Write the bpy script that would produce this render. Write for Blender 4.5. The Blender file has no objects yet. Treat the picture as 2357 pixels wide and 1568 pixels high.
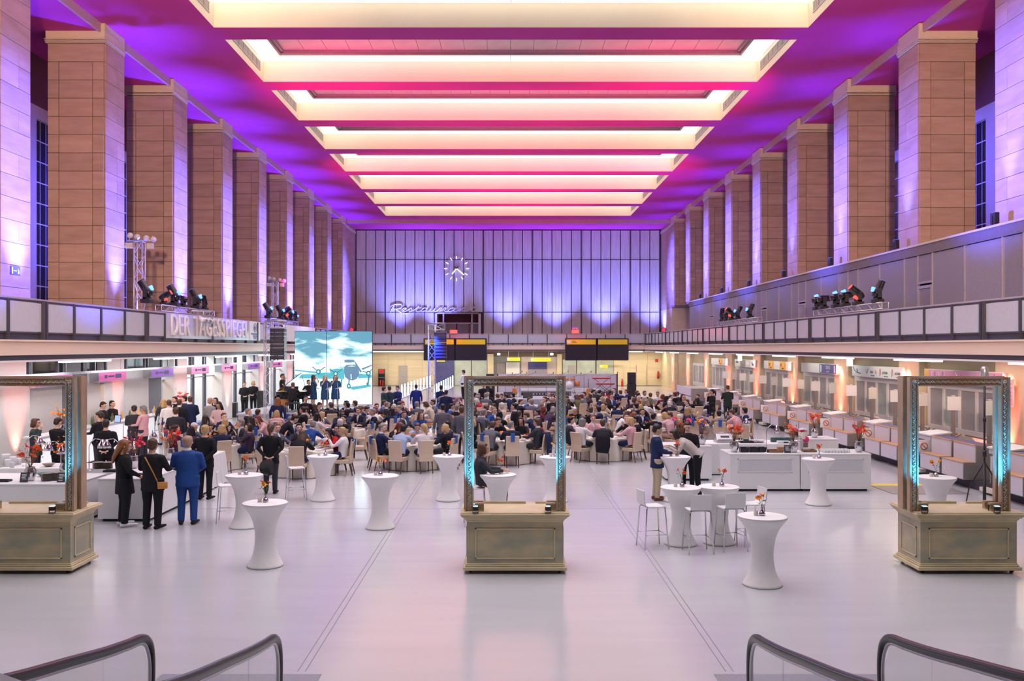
import bpy, bmesh, math, random
from mathutils import Vector, Matrix, Euler
random.seed(11)
sc = bpy.context.scene
COL = sc.collection
PI = math.pi
# ---------------------------------------------------------------- camera
F_PX, VX, VY, H = 2100.0, 1165.0, 800.0, 3.8
cam_d = bpy.data.cameras.new('camera')
cam_d.sensor_width = 36.0
cam_d.lens = 36.0 * F_PX / 2357.0
cam_d.shift_x = (1178.5 - VX) / 2357.0
cam_d.shift_y = (VY - 784.0) / 2357.0
cam_d.clip_end = 300
cam = bpy.data.objects.new('camera', cam_d)
COL.objects.link(cam)
cam.location = (0, 0, H)
cam.rotation_euler = (PI / 2, 0, 0)
sc.camera = cam
# ---------------------------------------------------------------- world, exposure
w = bpy.data.worlds.new('world'); sc.world = w; w.use_nodes = True
w.node_tree.nodes['Background'].inputs[0].default_value = (0.75, 0.72, 0.9, 1)
w.node_tree.nodes['Background'].inputs[1].default_value = 0.03
sc.view_settings.view_transform = 'Standard'
sc.view_settings.look = 'None'
sc.view_settings.exposure = 0.0
sc.view_settings.gamma = 1.0
sc.view_settings.use_curve_mapping = False
try:
    sc.cycles.max_bounces = 5; sc.cycles.diffuse_bounces = 2; sc.cycles.glossy_bounces = 2; sc.cycles.use_adaptive_sampling = True; sc.cycles.adaptive_threshold = 0.08
    sc.cycles.transmission_bounces = 4; sc.cycles.transparent_max_bounces = 8
    sc.cycles.sample_clamp_indirect = 4.0
    sc.cycles.use_denoising = True
    sc.cycles.caustics_reflective = False; sc.cycles.caustics_refractive = False
except Exception:
    pass

def PX(px, D): return (px - VX) * D / F_PX
def PZ(py, D): return H - (py - VY) * D / F_PX
def DF(py, z=0.0): return (H - z) * F_PX / (py - VY)

XL, XR = -14.75, 15.16          # inner faces of the stone piers
GL, GR = -12.4, 12.8            # edges of the side galleries
S = 6.94                        # bay
ZC = 15.7                       # main ceiling
COFFER_STRENGTH = 1.9

def lamp(kind, name, loc, target, power, color, size=0.1, angle=60, blend=0.4, sy=None):
    d = bpy.data.lights.new(name, kind)
    d.energy = power; d.color = color
    if kind == 'SPOT':
        d.spot_size = math.radians(angle); d.spot_blend = blend; d.shadow_soft_size = size
    if kind == 'AREA':
        d.shape = 'RECTANGLE' if sy else 'SQUARE'; d.size = size
        if sy: d.size_y = sy
    if kind == 'POINT':
        d.shadow_soft_size = size
    o = bpy.data.objects.new(name, d); COL.objects.link(o)
    o.location = loc
    if target is not None:
        v = Vector(target) - Vector(loc)
        o.rotation_euler = v.to_track_quat('-Z', 'Y').to_euler()
    return o

BLUE = (0.10, 0.12, 1.0); REDL = (1.0, 0.0, 0.16); MAG = (1.0, 0.0, 0.30); CORAL = (1.0, 0.17, 0.12); CYAN = (0.02, 0.42, 1.0)
PIER_FAR = [21.26 + S * i for i in range(10)]
# blue uplights: one at the foot of every stone pier, grazing its inner face
UP_BLUE = 5200
for i, yf in enumerate(PIER_FAR):
    ym = yf - 0.83
    lamp('SPOT', 'pier_uplight', (XL + 1.0, ym, 4.4), (XL - 0.1, ym, 10.4), 15000, BLUE, 0.1, 46, 1.0)
    lamp('SPOT', 'pier_uplight', (XR - 0.55, ym, 7.9), (XR + 0.05, ym, 13.6), 3000, BLUE, 0.15, 48, 1.0)
    # moving heads across the hall paint the inner faces
    lamp('SPOT', 'pier_beam', (GR + 0.3, ym + 4.0, 5.8), (XL, ym, 8.6), 210000, (0.09, 0.10, 1.0), 0.2, 19, 1.0)
    lamp('SPOT', 'pier_beam', (GL - 0.3, ym + 4.0, 5.8), (XR, ym, 10.4), 240000, (0.09, 0.10, 1.0), 0.2, 17, 1.0)
    # wide blue wash that lands on the ceiling next to each pier
    lamp('SPOT', 'ceiling_wash', (XL + 1.3, ym, 4.6), (XL + 2.2, ym + 1.0, 15.7), 2000, (0.06, 0.04, 1.0), 0.1, 25, 0.9)
    lamp('SPOT', 'ceiling_wash', (XR - 1.0, ym, 7.6), (XR - 2.6, ym + 0.8, 15.7), 1700, (0.06, 0.03, 1.0), 0.1, 40, 0.8)
# added area lamps under the coffers, aimed straight down to brighten the floor
for i in range(11):
    y0 = 7.5 + S * i
    o = lamp('AREA', 'coffer_lamp', (0.18, y0 + 2.8, 16.6), (0.18, y0 + 2.8, 0), 490, (0.93, 0.94, 1.0), 20.0, sy=3.6)
    o.data.spread = math.radians(112)
# red and magenta moving heads washing the main ceiling
for (x, y, z, tx, ty, p, c, a) in [
        (-13.0, 33.5, 6.6, -5, 44, 14500, REDL, 56), (-13.0, 51.0, 6.6, -5, 64, 14500, REDL, 56),
        (13.4, 34.5, 6.6, 6, 44, 14000, REDL, 56), (13.4, 50.0, 6.6, 6, 64, 14000, MAG, 56),
        (-12.9, 36.0, 6.6, -6, 25, 12000, MAG, 56), (13.4, 36.0, 6.6, 6, 25, 12000, REDL, 56),
        (-1.8, 84.5, 5.3, 0, 70, 9000, REDL, 52), (6.5, 84.5, 5.3, 3, 70, 9000, REDL, 52)]:
    lamp('SPOT', 'moving_head_beam', (x, y, z), (tx, ty, 15.7), p * 1.0, c, 0.15, a, 1.0)
# blue floods at the foot of the corrugated end wall
for px in (812, 921, 1006, 1166, 1278, 1390, 1502):
    x = PX(px, 89.4)
    lamp('SPOT', 'endwall_uplight', (x, 88.3, 4.1), (x, 89.9, 10.5), 1700, BLUE, 0.1, 56, 1.0)
    lamp('SPOT', 'endwall_wash', (x, 86.9, 4.6), (x, 89.7, 12.0), 5200, (0.20, 0.23, 1.0), 0.2, 85, 1.0)
# coral uplights on the lower piers (right aisle and bar side)
for i, yf in enumerate(PIER_FAR):
    ym = yf - 0.83
    lamp('SPOT', 'lower_pier_downlight', (XR - 0.35, ym, 3.3), (XR + 0.15, ym, 0.6), 600, CORAL, 0.05, 70, 0.9)
    lamp('SPOT', 'lower_pier_uplight', (XR - 0.3, ym, 0.25), (XR + 0.15, ym, 3.0), 800, CORAL, 0.05, 45, 0.9)
    lamp('SPOT', 'lower_pier_uplight', (XL + 0.35, ym, 0.25), (XL - 0.1, ym, 2.6), 500, CORAL, 0.05, 50, 0.9)
# fluorescent runs under the galleries
for y in range(18, 90, 8):
    lamp('AREA', 'aisle_light', (GR + 1.6, y, 3.38), (GR + 1.6, y, 0), 36, (1.0, 0.90, 0.70), 0.25, sy=6.5)
    lamp('AREA', 'aisle_light', (GL - 1.3, y, 3.38), (GL - 1.3, y, 0), 70, (1.0, 0.97, 0.97), 0.25, sy=6.5)
for x in (-10, -4, 2, 8, 13.5):
    lamp('AREA', 'rear_light', (x, 87.4, 3.38), (x, 87.4, 0), 150, (1.0, 0.86, 0.58), 5.0, sy=0.4)
# added unseen warm spots, one per row of piers, to brighten near faces
for x, tx_ in ((-1.6, XL - 1.0), (1.8, XR + 1.0)):
    lamp('SPOT', 'entrance_flood', (x, -3.0, 7.5), (tx_, 40, 10.4), 36000, (1.0, 0.62, 0.42), 0.4, 34, 0.8)
# rooms behind the left shop front
for y in range(42, 84, 7):
    lamp('AREA', 'shop_light', (-16.4, y, 3.4), (-16.4, y, 0), 330, (0.93, 1.0, 0.97), 1.2, sy=5.5)
# stage lights
lamp('SPOT', 'stage_spot', (-9.5, 36.5, 6.3), (-9.0, 47, 1.5), 900, (0.85, 0.95, 1.0), 0.2, 40, 0.6)
lamp('SPOT', 'stage_spot', (-13.0, 36.5, 5.0), (-5, 56, 1.0), 400, (1.0, 0.95, 0.9), 0.2, 45, 0.6)
lamp('SPOT', 'stage_spot_blue', (-3.7, 45.5, 4.4), (-4.2, 48.5, 1.0), 1500, (0.02, 0.06, 1.0), 0.2, 75, 0.8)

# ---------------------------------------------------------------- materials
MATS = {}
def nt(name):
    m = bpy.data.materials.new(name); m.use_nodes = True
    n = m.node_tree; b = n.nodes['Principled BSDF']
    MATS[name] = m
    return m, n, b
def setb(b, rough=0.5, metal=0.0, spec=0.5, alpha=1.0, trans=0.0, coat=0.0, sheen=0.0):
    b.inputs['Roughness'].default_value = rough; b.inputs['Metallic'].default_value = metal
    b.inputs['Specular IOR Level'].default_value = spec
    if trans: b.inputs['Transmission Weight'].default_value = trans
    if alpha < 1: b.inputs['Alpha'].default_value = alpha
    if coat: b.inputs['Coat Weight'].default_value = coat
def noisemat(name, c1, c2, scale=4, rough=0.5, metal=0.0, spec=0.5, bump=0.0, stretch=(1, 1, 1), detail=4, rand=0.0, alpha=1.0, trans=0.0, lo=0.3, hi=0.7, coat=0.0, objc='Object'):
    m, n, b = nt(name); setb(b, rough, metal, spec, alpha, trans, coat)
    N = n.nodes; L = n.links
    tc = N.new('ShaderNodeTexCoord'); mp = N.new('ShaderNodeMapping'); mp.inputs['Scale'].default_value = stretch
    no = N.new('ShaderNodeTexNoise'); no.inputs['Scale'].default_value = scale; no.inputs['Detail'].default_value = detail
    cr = N.new('ShaderNodeValToRGB'); cr.color_ramp.elements[0].color = (*c1, 1); cr.color_ramp.elements[1].color = (*c2, 1)
    cr.color_ramp.elements[0].position = lo; cr.color_ramp.elements[1].position = hi
    L.new(tc.outputs[objc], mp.inputs[0]); L.new(mp.outputs[0], no.inputs['Vector']); L.new(no.outputs['Fac'], cr.inputs[0])
    out = cr.outputs[0]
    if rand:
        oi = N.new('ShaderNodeObjectInfo'); hs = N.new('ShaderNodeHueSaturation'); mr = N.new('ShaderNodeMapRange')
        mr.inputs['To Min'].default_value = 1 - rand; mr.inputs['To Max'].default_value = 1 + rand
        L.new(oi.outputs['Random'], mr.inputs['Value']); L.new(mr.outputs[0], hs.inputs['Value']); L.new(out, hs.inputs['Color']); out = hs.outputs[0]
        # shift the pattern from piece to piece
        ad = N.new('ShaderNodeVectorMath'); ad.operation = 'ADD'; sm = N.new('ShaderNodeVectorMath'); sm.operation = 'SCALE'
        cx = N.new('ShaderNodeCombineXYZ'); L.new(oi.outputs['Random'], cx.inputs[0]); L.new(oi.outputs['Random'], cx.inputs[2])
        sm.inputs['Scale'].default_value = 57.0
        L.new(cx.outputs[0], sm.inputs[0]); L.new(tc.outputs[objc], ad.inputs[0]); L.new(sm.outputs[0], ad.inputs[1]); L.new(ad.outputs[0], mp.inputs[0])
    L.new(out, b.inputs['Base Color'])
    if bump:
        bp = N.new('ShaderNodeBump'); bp.inputs['Strength'].default_value = bump; bp.inputs['Distance'].default_value = 0.01
        L.new(no.outputs['Fac'], bp.inputs['Height']); L.new(bp.outputs[0], b.inputs['Normal'])
    return m
def flat(name, c, rough=0.5, metal=0.0, spec=0.5, var=0.06, scale=6, **k):
    c2 = tuple(min(1, x * (1 + var)) for x in c); c1 = tuple(x * (1 - var) for x in c)
    return noisemat(name, c1, c2, scale, rough, metal, spec, **k)
def emat(name, c, strength):
    m, n, b = nt(name); b.inputs['Base Color'].default_value = (*[x * .8 for x in c], 1)
    b.inputs['Emission Color'].default_value = (*c, 1); b.inputs['Emission Strength'].default_value = strength
    return m
def objcolor(name, rough=0.7, spec=0.3, var=0.12, scale=30, bump=0.0, stretch=(1, 1, 1)):
    m, n, b = nt(name); setb(b, rough, 0, spec)
    N = n.nodes; L = n.links
    oi = N.new('ShaderNodeObjectInfo'); no = N.new('ShaderNodeTexNoise'); no.inputs['Scale'].default_value = scale
    tc = N.new('ShaderNodeTexCoord'); mp = N.new('ShaderNodeMapping'); mp.inputs['Scale'].default_value = stretch
    hs = N.new('ShaderNodeHueSaturation'); mr = N.new('ShaderNodeMapRange')
    mr.inputs['To Min'].default_value = 1 - var; mr.inputs['To Max'].default_value = 1 + var
    L.new(tc.outputs['Object'], mp.inputs[0]); L.new(mp.outputs[0], no.inputs['Vector']); L.new(no.outputs['Fac'], mr.inputs['Value'])
    L.new(mr.outputs[0], hs.inputs['Value']); L.new(oi.outputs['Color'], hs.inputs['Color']); L.new(hs.outputs[0], b.inputs['Base Color'])
    return m
# setting
noisemat('floor', (0.555, 0.555, 0.585), (0.595, 0.59, 0.625), 1.2, rough=0.17, spec=0.65, bump=0.0, stretch=(0.35, 2.2, 1), detail=6)
flat('joint', (0.22, 0.21, 0.26), 0.5)
flat('plate', (0.30, 0.30, 0.36), 0.45, var=.1, scale=40)
noisemat('ceiling_paint', (0.56, 0.045, 0.32), (0.62, 0.055, 0.36), 0.6, rough=0.75, spec=0.25)  # reddish ceiling colour with the stage lights' magenta put into it
flat('coffer_paint', (0.86, 0.76, 0.60), 0.6, var=.03, scale=.5)
emat('coffer_glow', (1.0, 0.93, 0.80), COFFER_STRENGTH)
flat('coffer_glass', (0.66, 0.56, 0.58), 0.35, var=.08, scale=1.5)
flat('grey_frame', (0.36, 0.34, 0.36), 0.5)
flat('grille', (0.20, 0.17, 0.16), 0.6)
noisemat('stone', (0.42, 0.28, 0.20), (0.53, 0.37, 0.275), 1.3, rough=0.62, spec=0.3, bump=0.15, stretch=(0.6, 0.6, 3.0), detail=8, rand=0.09)
noisemat('stone_core', (0.21, 0.14, 0.11), (0.25, 0.17, 0.13), 1.3, rough=0.8)
noisemat('stone_pale', (0.74, 0.62, 0.46), (0.84, 0.72, 0.54), 0.9, rough=0.5, spec=0.3, stretch=(0.5, 0.5, 3.0), detail=8, rand=0.03)
flat('maroon', (0.16, 0.05, 0.06), 0.8)
flat('plaster', (0.62, 0.52, 0.50), 0.7, var=.03)
flat('step_mould', (0.58, 0.36, 0.34), 0.6)
flat('fascia', (0.80, 0.66, 0.56), 0.55, var=.02, scale=.8)
flat('window_pane', (0.02, 0.02, 0.03), 0.15)
flat('muntin', (0.52, 0.46, 0.47), 0.5)
noisemat('corrugated', (0.60, 0.55, 0.52), (0.72, 0.66, 0.62), 2.0, rough=0.55, stretch=(2, 2, 0.3), rand=0.05)
flat('dark_steel', (0.05, 0.05, 0.075), 0.45, spec=.4)
flat('deep_gap', (0.02, 0.02, 0.03), 0.8)
flat('rail_steel', (0.62, 0.58, 0.62), 0.3, metal=.6)
flat('rail_glass', (0.52, 0.55, 0.66), 0.22, var=.03, spec=.5)
noisemat('pattern_glass', (0.22, 0.21, 0.26), (0.30, 0.29, 0.34), 35, rough=0.28, bump=0.25, rand=0.12)
flat('partition_band', (0.16, 0.14, 0.17), 0.5)
flat('shop_glass_green', (0.50, 0.56, 0.54), 0.12, var=.15, scale=1.2)
flat('white_wall', (0.80, 0.78, 0.78), 0.6, var=.02)
flat('grey_wall', (0.20, 0.20, 0.22), 0.5)
# objects
flat('white_lam', (0.84, 0.82, 0.84), 0.4, var=.01)
flat('white_inset', (0.66, 0.66, 0.70), 0.35, var=.02)
flat('white_fabric', (0.90, 0.86, 0.87), 0.75, var=.02, scale=8, spec=.2)
flat('cloth_cream', (0.82, 0.74, 0.66), 0.8, var=.03, spec=.2)
flat('cloth_white', (0.85, 0.83, 0.84), 0.8, var=.02, spec=.2)
flat('chair_cream', (0.66, 0.51, 0.37), 0.55, var=.04)
flat('dark_wood', (0.10, 0.045, 0.035), 0.4)
flat('blue_napkin', (0.02, 0.10, 0.38), 0.8)
flat('chrome', (0.62, 0.62, 0.66), 0.14, metal=1.0, var=.02)
flat('steel', (0.55, 0.55, 0.58), 0.35, metal=.8)
flat('truss', (0.62, 0.62, 0.70), 0.35, metal=.7)
flat('black_plastic', (0.018, 0.018, 0.022), 0.4)
flat('black_gloss', (0.01, 0.01, 0.012), 0.08, coat=.5)
flat('black_rubber', (0.02, 0.02, 0.022), 0.25, spec=.6)
noisemat('marble_paint', (0.36, 0.36, 0.26), (0.60, 0.50, 0.30), 1.6, rough=0.45, spec=0.4, detail=7, stretch=(1, 1, 1.8), lo=.35, hi=.6)
flat('podium_edge', (0.70, 0.58, 0.36), 0.45, var=.1, scale=3)
noisemat('gold_brown', (0.44, 0.29, 0.18), (0.56, 0.39, 0.25), 5, rough=0.35, metal=0.25, spec=.5)
noisemat('gold_relief', (0.60, 0.48, 0.36), (0.95, 0.86, 0.74), 60, rough=0.28, metal=0.4, lo=.4, hi=.6)
flat('counter_wood', (0.62, 0.36, 0.18), 0.5)
flat('lilac_lam', (0.68, 0.64, 0.74), 0.4, var=.02)
flat('counter_grey', (0.34, 0.31, 0.31), 0.35, metal=.3)
flat('plinth', (0.04, 0.035, 0.05), 0.6)
flat('cream_metal', (0.72, 0.68, 0.60), 0.45)
flat('pane_grey', (0.42, 0.40, 0.42), 0.3)
flat('yellow_sign', (0.90, 0.66, 0.02), 0.5, var=.02)
flat('orange_sign', (0.95, 0.45, 0.08), 0.5, var=.02)
flat('sign_white', (0.86, 0.84, 0.88), 0.4, var=.01)
flat('paper', (0.88, 0.88, 0.92), 0.6, var=.01)
flat('board_black', (0.018, 0.014, 0.028), 0.4)
flat('indigo', (0.10, 0.10, 0.30), 0.4)
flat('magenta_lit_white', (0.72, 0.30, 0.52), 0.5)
flat('red_paint', (0.62, 0.03, 0.03), 0.4)
flat('green_leaf', (0.06, 0.20, 0.05), 0.6, var=.3)
flat('twig', (0.34, 0.15, 0.07), 0.7)
flat('petal_orange', (1.0, 0.20, 0.03), 0.6)
flat('petal_red', (0.85, 0.03, 0.03), 0.6)
flat('petal_yellow', (1.0, 0.48, 0.04), 0.6)
flat('petal_pink', (0.85, 0.05, 0.25), 0.6)
flat('candle_glass', (0.70, 0.62, 0.58), 0.3)
flat('stoneware', (0.40, 0.33, 0.29), 0.6)
flat('teal_plate', (0.16, 0.32, 0.34), 0.5)
flat('tray_wood', (0.28, 0.15, 0.09), 0.6)
flat('slate', (0.05, 0.055, 0.06), 0.7)
flat('jam', (0.85, 0.85, 0.88), 0.2)
flat('tan_leather', (0.62, 0.26, 0.05), 0.5)
flat('guitar_wood', (0.70, 0.28, 0.08), 0.35)
flat('piano_gold', (0.60, 0.42, 0.16), 0.4)
flat('stage_grey', (0.34, 0.34, 0.38), 0.6)
flat('stage_pale', (0.62, 0.60, 0.66), 0.5)
flat('flightcase', (0.22, 0.06, 0.10), 0.5)
m = noisemat('glass_clear', (0.85, 0.9, 0.9), (0.9, 0.95, 0.95), 3, rough=0.03, spec=.5, alpha=0.13)
noisemat('esc_glass', (0.72, 0.78, 0.80), (0.75, 0.8, 0.82), 3, rough=0.03, spec=.5, alpha=0.16)
emat('tube_white', (1.0, 0.97, 0.9), 5.0)
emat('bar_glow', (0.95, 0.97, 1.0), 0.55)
emat('tube_blue', (0.38, 0.55, 1.0), 9.0)
noisemat('aisle_stone', (0.50, 0.39, 0.25), (0.60, 0.47, 0.31), 0.9, rough=0.5, stretch=(0.5, 0.5, 3.0), detail=8, rand=0.03)
emat('led_blue', (0.07, 0.20, 1.0), 4.0)
emat('led_red', (1.0, 0.04, 0.03), 3.5)
emat('led_red_dim', (1.0, 0.02, 0.05), 2.0)
emat('led_white', (1.0, 1.0, 1.0), 10.0)
emat('led_cyan', (0.3, 0.8, 1.0), 9.0)
emat('clock_white', (0.92, 1.0, 0.97), 1.1)
emat('tablet_blue', (0.25, 0.35, 0.95), 1.2)
emat('exit_glow', (0.75, 0.98, 1.0), 1.8)
emat('sign_pink', (0.62, 0.12, 0.36), 0.8)
emat('sign_violet', (0.34, 0.12, 0.55), 0.7)
emat('sign_pinkbright', (0.95, 0.25, 0.48), 1.0)
objcolor('fabric', 0.75, 0.25, 0.15, 25)
objcolor('skin', 0.5, 0.35, 0.08, 12)
objcolor('hair', 0.45, 0.4, 0.3, 60, stretch=(1, 1, .25))

# ---------------------------------------------------------------- mesh helpers
class MB:
    def __init__(s): s.v = []; s.f = []; s.sm = []; s.mi = []; s.cm = 0
    def add(s, vs, fs, smooth=False):
        o = len(s.v); s.v += [tuple(v) for v in vs]; s.f += [tuple(i + o for i in f) for f in fs]
        s.sm += [smooth] * len(fs); s.mi += [s.cm] * len(fs); return s
    def box(s, x0, x1, y0, y1, z0, z1):
        vs = [(x0, y0, z0), (x1, y0, z0), (x1, y1, z0), (x0, y1, z0), (x0, y0, z1), (x1, y0, z1), (x1, y1, z1), (x0, y1, z1)]
        return s.add(vs, [(0, 3, 2, 1), (4, 5, 6, 7), (0, 1, 5, 4), (1, 2, 6, 5), (2, 3, 7, 6), (3, 0, 4, 7)])
    def cbox(s, c, d, M=None):
        x, y, z = d[0] / 2, d[1] / 2, d[2] / 2
        vs = [Vector(p) for p in [(-x, -y, -z), (x, -y, -z), (x, y, -z), (-x, y, -z), (-x, -y, z), (x, -y, z), (x, y, z), (-x, y, z)]]
        if M is not None: vs = [M @ v for v in vs]
        c = Vector(c)
        return s.add([v + c for v in vs], [(0, 3, 2, 1), (4, 5, 6, 7), (0, 1, 5, 4), (1, 2, 6, 5), (2, 3, 7, 6), (3, 0, 4, 7)])
    def bbox(s, x0, x1, y0, y1, z0, z1, b=0.01):
        # box with chamfered edges
        bm = bmesh.new(); bmesh.ops.create_cube(bm, size=1)
        for v in bm.verts: v.co = Vector(((x0 + x1) / 2 + v.co.x * (x1 - x0), (y0 + y1) / 2 + v.co.y * (y1 - y0), (z0 + z1) / 2 + v.co.z * (z1 - z0)))
        bmesh.ops.bevel(bm, geom=bm.edges[:], offset=b, segments=1, affect='EDGES')
        bm.verts.index_update()
        s.add([v.co for v in bm.verts], [[v.index for v in f.verts] for f in bm.faces]); bm.free(); return s
    def tube(s, pts, r, n=8, cap=True, smooth=True, flatten=None):
        pts = [Vector(p) for p in pts]; rs = r if isinstance(r, (list, tuple)) else [r] * len(pts)
        rings = []; prev = None
        for i, p in enumerate(pts):
            t = (pts[min(i + 1, len(pts) - 1)] - pts[max(i - 1, 0)])
            t = t.normalized() if t.length > 1e-9 else Vector((0, 0, 1))
            if prev is None:
                a = Vector((1, 0, 0)) if abs(t.x) < .8 else Vector((0, 1, 0))
                u = (a - t * a.dot(t)).normalized()
            else:
                u = (prev - t * prev.dot(t)); u = u.normalized() if u.length > 1e-6 else t.orthogonal().normalized()
            prev = u; v = t.cross(u)
            rr = rs[i]; ra, rb = rr if isinstance(rr, (list, tuple)) else (rr, rr)
            rings.append([p + u * (math.cos(2 * PI * k / n) * ra) + v * (math.sin(2 * PI * k / n) * rb) for k in range(n)])
        vs = [q for ring in rings for q in ring]; fs = []
        for i in range(len(rings) - 1):
            for k in range(n):
                fs.append((i * n + k, i * n + (k + 1) % n, (i + 1) * n + (k + 1) % n, (i + 1) * n + k))
        if cap:
            fs.append(tuple(range(n - 1, -1, -1))); fs.append(tuple((len(rings) - 1) * n + k for k in range(n)))
        return s.add(vs, fs, smooth)
    def rings(s, rl, n=14, smooth=True, cap=True):
        # horizontal elliptical rings (cx, cy, cz, rx, ry)
        vs = []; fs = []
        for (cx, cy, cz, rx, ry) in rl:
            vs += [(cx + math.cos(2 * PI * k / n) * rx, cy + math.sin(2 * PI * k / n) * ry, cz) for k in range(n)]
        for i in range(len(rl) - 1):
            for k in range(n):
                fs.append((i * n + k, i * n + (k + 1) % n, (i + 1) * n + (k + 1) % n, (i + 1) * n + k))
        if cap:
            fs.append(tuple(range(n - 1, -1, -1))); fs.append(tuple((len(rl) - 1) * n + k for k in range(n)))
        return s.add(vs, fs, smooth)
    def lathe(s, prof, c=(0, 0, 0), n=24, smooth=True, cap=True):
        return s.rings([(c[0], c[1], c[2] + z, r, r) for (r, z) in prof], n, smooth, cap)
    def ell(s, c, r, n=12, m=8, M=None):
        vs = []; fs = []; c = Vector(c)
        for i in range(m + 1):
            th = PI * i / m
            for k in range(n):
                ph = 2 * PI * k / n
                v = Vector((r[0] * math.sin(th) * math.cos(ph), r[1] * math.sin(th) * math.sin(ph), -r[2] * math.cos(th)))
                if M is not None: v = M @ v
                vs.append(v + c)
        for i in range(m):
            for k in range(n):
                fs.append((i * n + k, i * n + (k + 1) % n, (i + 1) * n + (k + 1) % n, (i + 1) * n + k))
        return s.add(vs, fs, True)
    def quad(s, a, b, c, d): return s.add([a, b, c, d], [(0, 1, 2, 3)])
    def prism(s, poly, y0, y1):
        # polygon in XZ extruded along Y
        n = len(poly); vs = [(x, y0, z) for x, z in poly] + [(x, y1, z) for x, z in poly]
        fs = [tuple(range(n)), tuple(range(2 * n - 1, n - 1, -1))] + [((i + 1) % n, i, n + i, n + (i + 1) % n) for i in range(n)]
        return s.add(vs, fs)
    def prismx(s, poly, x0, x1):
        n = len(poly); vs = [(x0, y, z) for y, z in poly] + [(x1, y, z) for y, z in poly]
        fs = [tuple(range(n)), tuple(range(2 * n - 1, n - 1, -1))] + [((i + 1) % n, i, n + i, n + (i + 1) % n) for i in range(n)]
        return s.add(vs, fs)
    def mesh(s, name, mats):
        me = bpy.data.meshes.new(name); me.from_pydata(s.v, [], s.f); me.update()
        if not isinstance(mats, (list, tuple)): mats = [mats]
        for m in mats: me.materials.append(MATS[m])
        me.polygons.foreach_set('use_smooth', s.sm); me.polygons.foreach_set('material_index', s.mi)
        bm = bmesh.new(); bm.from_mesh(me); bmesh.ops.recalc_face_normals(bm, faces=bm.faces[:]); bm.to_mesh(me); bm.free()
        return me

def link(name, me, parent=None, loc=None, rz=0, color=None, M=None):
    o = bpy.data.objects.new(name, me); COL.objects.link(o)
    if parent is not None: o.parent = parent
    if M is not None: o.matrix_local = M
    else:
        if loc is not None: o.location = loc
        if rz: o.rotation_euler = (0, 0, rz)
    if color is not None: o.color = (*color, 1)
    return o
def part(name, mb, mat, parent=None, **k): return link(name, mb.mesh(name, mat), parent, **k)
def empty(name, loc=(0, 0, 0), rz=0):
    o = bpy.data.objects.new(name, None); COL.objects.link(o); o.location = loc; o.rotation_euler = (0, 0, rz); o.empty_display_size = .1
    return o
def tag(o, label, cat, group=None):
    o['label'] = label; o['category'] = cat
    if group: o['group'] = group
    return o
def struct(o, label=None):
    o['kind'] = 'structure'
    if label: o['label'] = label
    return o
def thing(name, label, cat, loc=(0, 0, 0), rz=0, group=None): return tag(empty(name, loc, rz), label, cat, group)
def dup(o, parent=None):
    c = o.copy(); COL.objects.link(c)
    if parent is not None: c.parent = parent; c.matrix_parent_inverse.identity()
    for ch in o.children: dup(ch, c)
    return c
TXT = []
def txt(s, size, mat, parent, loc, rot, ext=0.004, name='lettering', align='CENTER', sx=1.0):
    cu = bpy.data.curves.new(name, 'FONT'); cu.body = s; cu.size = size; cu.extrude = ext; cu.align_x = align; cu.align_y = 'CENTER'; cu.resolution_u = 2
    cu.materials.append(MATS[mat]); TXT.append(name); o = bpy.data.objects.new(name, cu); COL.objects.link(o); o.parent = parent
    o.location = loc; o.rotation_euler = rot; o.scale = (sx, 1, 1); TXT[-1] = o
    return o
RC = (PI / 2, 0, 0)              # lettering that faces the camera (-Y)
RL = (PI / 2, 0, PI / 2)         # on a left wall, facing +X
RR = (PI / 2, 0, -PI / 2)        # on a right wall, facing -X
# ================================================================ SETTING
YN, YB = -4.0, 89.7
fl = struct(part('floor', MB().box(-19.2, 19.6, YN, YB + 4, -0.2, 0), 'floor'), 'pale glossy lilac grey hall floor')
k = 0
for x in (-2.40, 2.62):
    for dx, wd in ((-0.045, .010), (0.045, .010)):
        k += 1
        part('floor_joint', MB().box(x + dx - wd / 2, x + dx + wd / 2, 10.7, YB, 0.0, 0.0015), 'joint', fl)
for y in (21.5, 42.3, 63.1):
    part('floor_joint', MB().box(-14, 14, y - .012, y + .012, 0.0, 0.0015), 'joint', fl)
# main ceiling with coffer openings
CX0, CX1 = -10.88, 11.25
COF = [(7.5 + S * i, 13.15 + S * i) for i in range(11)]
mb = MB()
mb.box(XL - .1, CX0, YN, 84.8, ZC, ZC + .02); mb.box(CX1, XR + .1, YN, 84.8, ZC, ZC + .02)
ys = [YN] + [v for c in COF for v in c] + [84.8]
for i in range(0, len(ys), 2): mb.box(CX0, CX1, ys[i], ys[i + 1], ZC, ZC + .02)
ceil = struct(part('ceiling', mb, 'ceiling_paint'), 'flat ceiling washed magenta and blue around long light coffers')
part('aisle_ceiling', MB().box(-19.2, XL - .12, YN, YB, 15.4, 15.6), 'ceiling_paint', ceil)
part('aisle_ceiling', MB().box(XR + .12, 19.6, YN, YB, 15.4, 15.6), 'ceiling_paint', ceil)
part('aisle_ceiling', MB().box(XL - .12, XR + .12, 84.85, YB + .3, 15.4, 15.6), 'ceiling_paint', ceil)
struct(part('trim_1', MB().box(XL - .18, XL - .1, YN, 84.8, 15.36, ZC), 'step_mould'), 'pale step moulding along the left edge of ceiling')
struct(part('trim_2', MB().box(XR + .1, XR + .18, YN, 84.8, 15.36, ZC), 'step_mould'), 'pale step moulding along the right edge of ceiling')
struct(part('trim_3', MB().box(XL - .18, XR + .18, 84.8, 84.88, 15.36, ZC), 'step_mould'), 'pale step moulding across the far end of ceiling')
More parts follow.
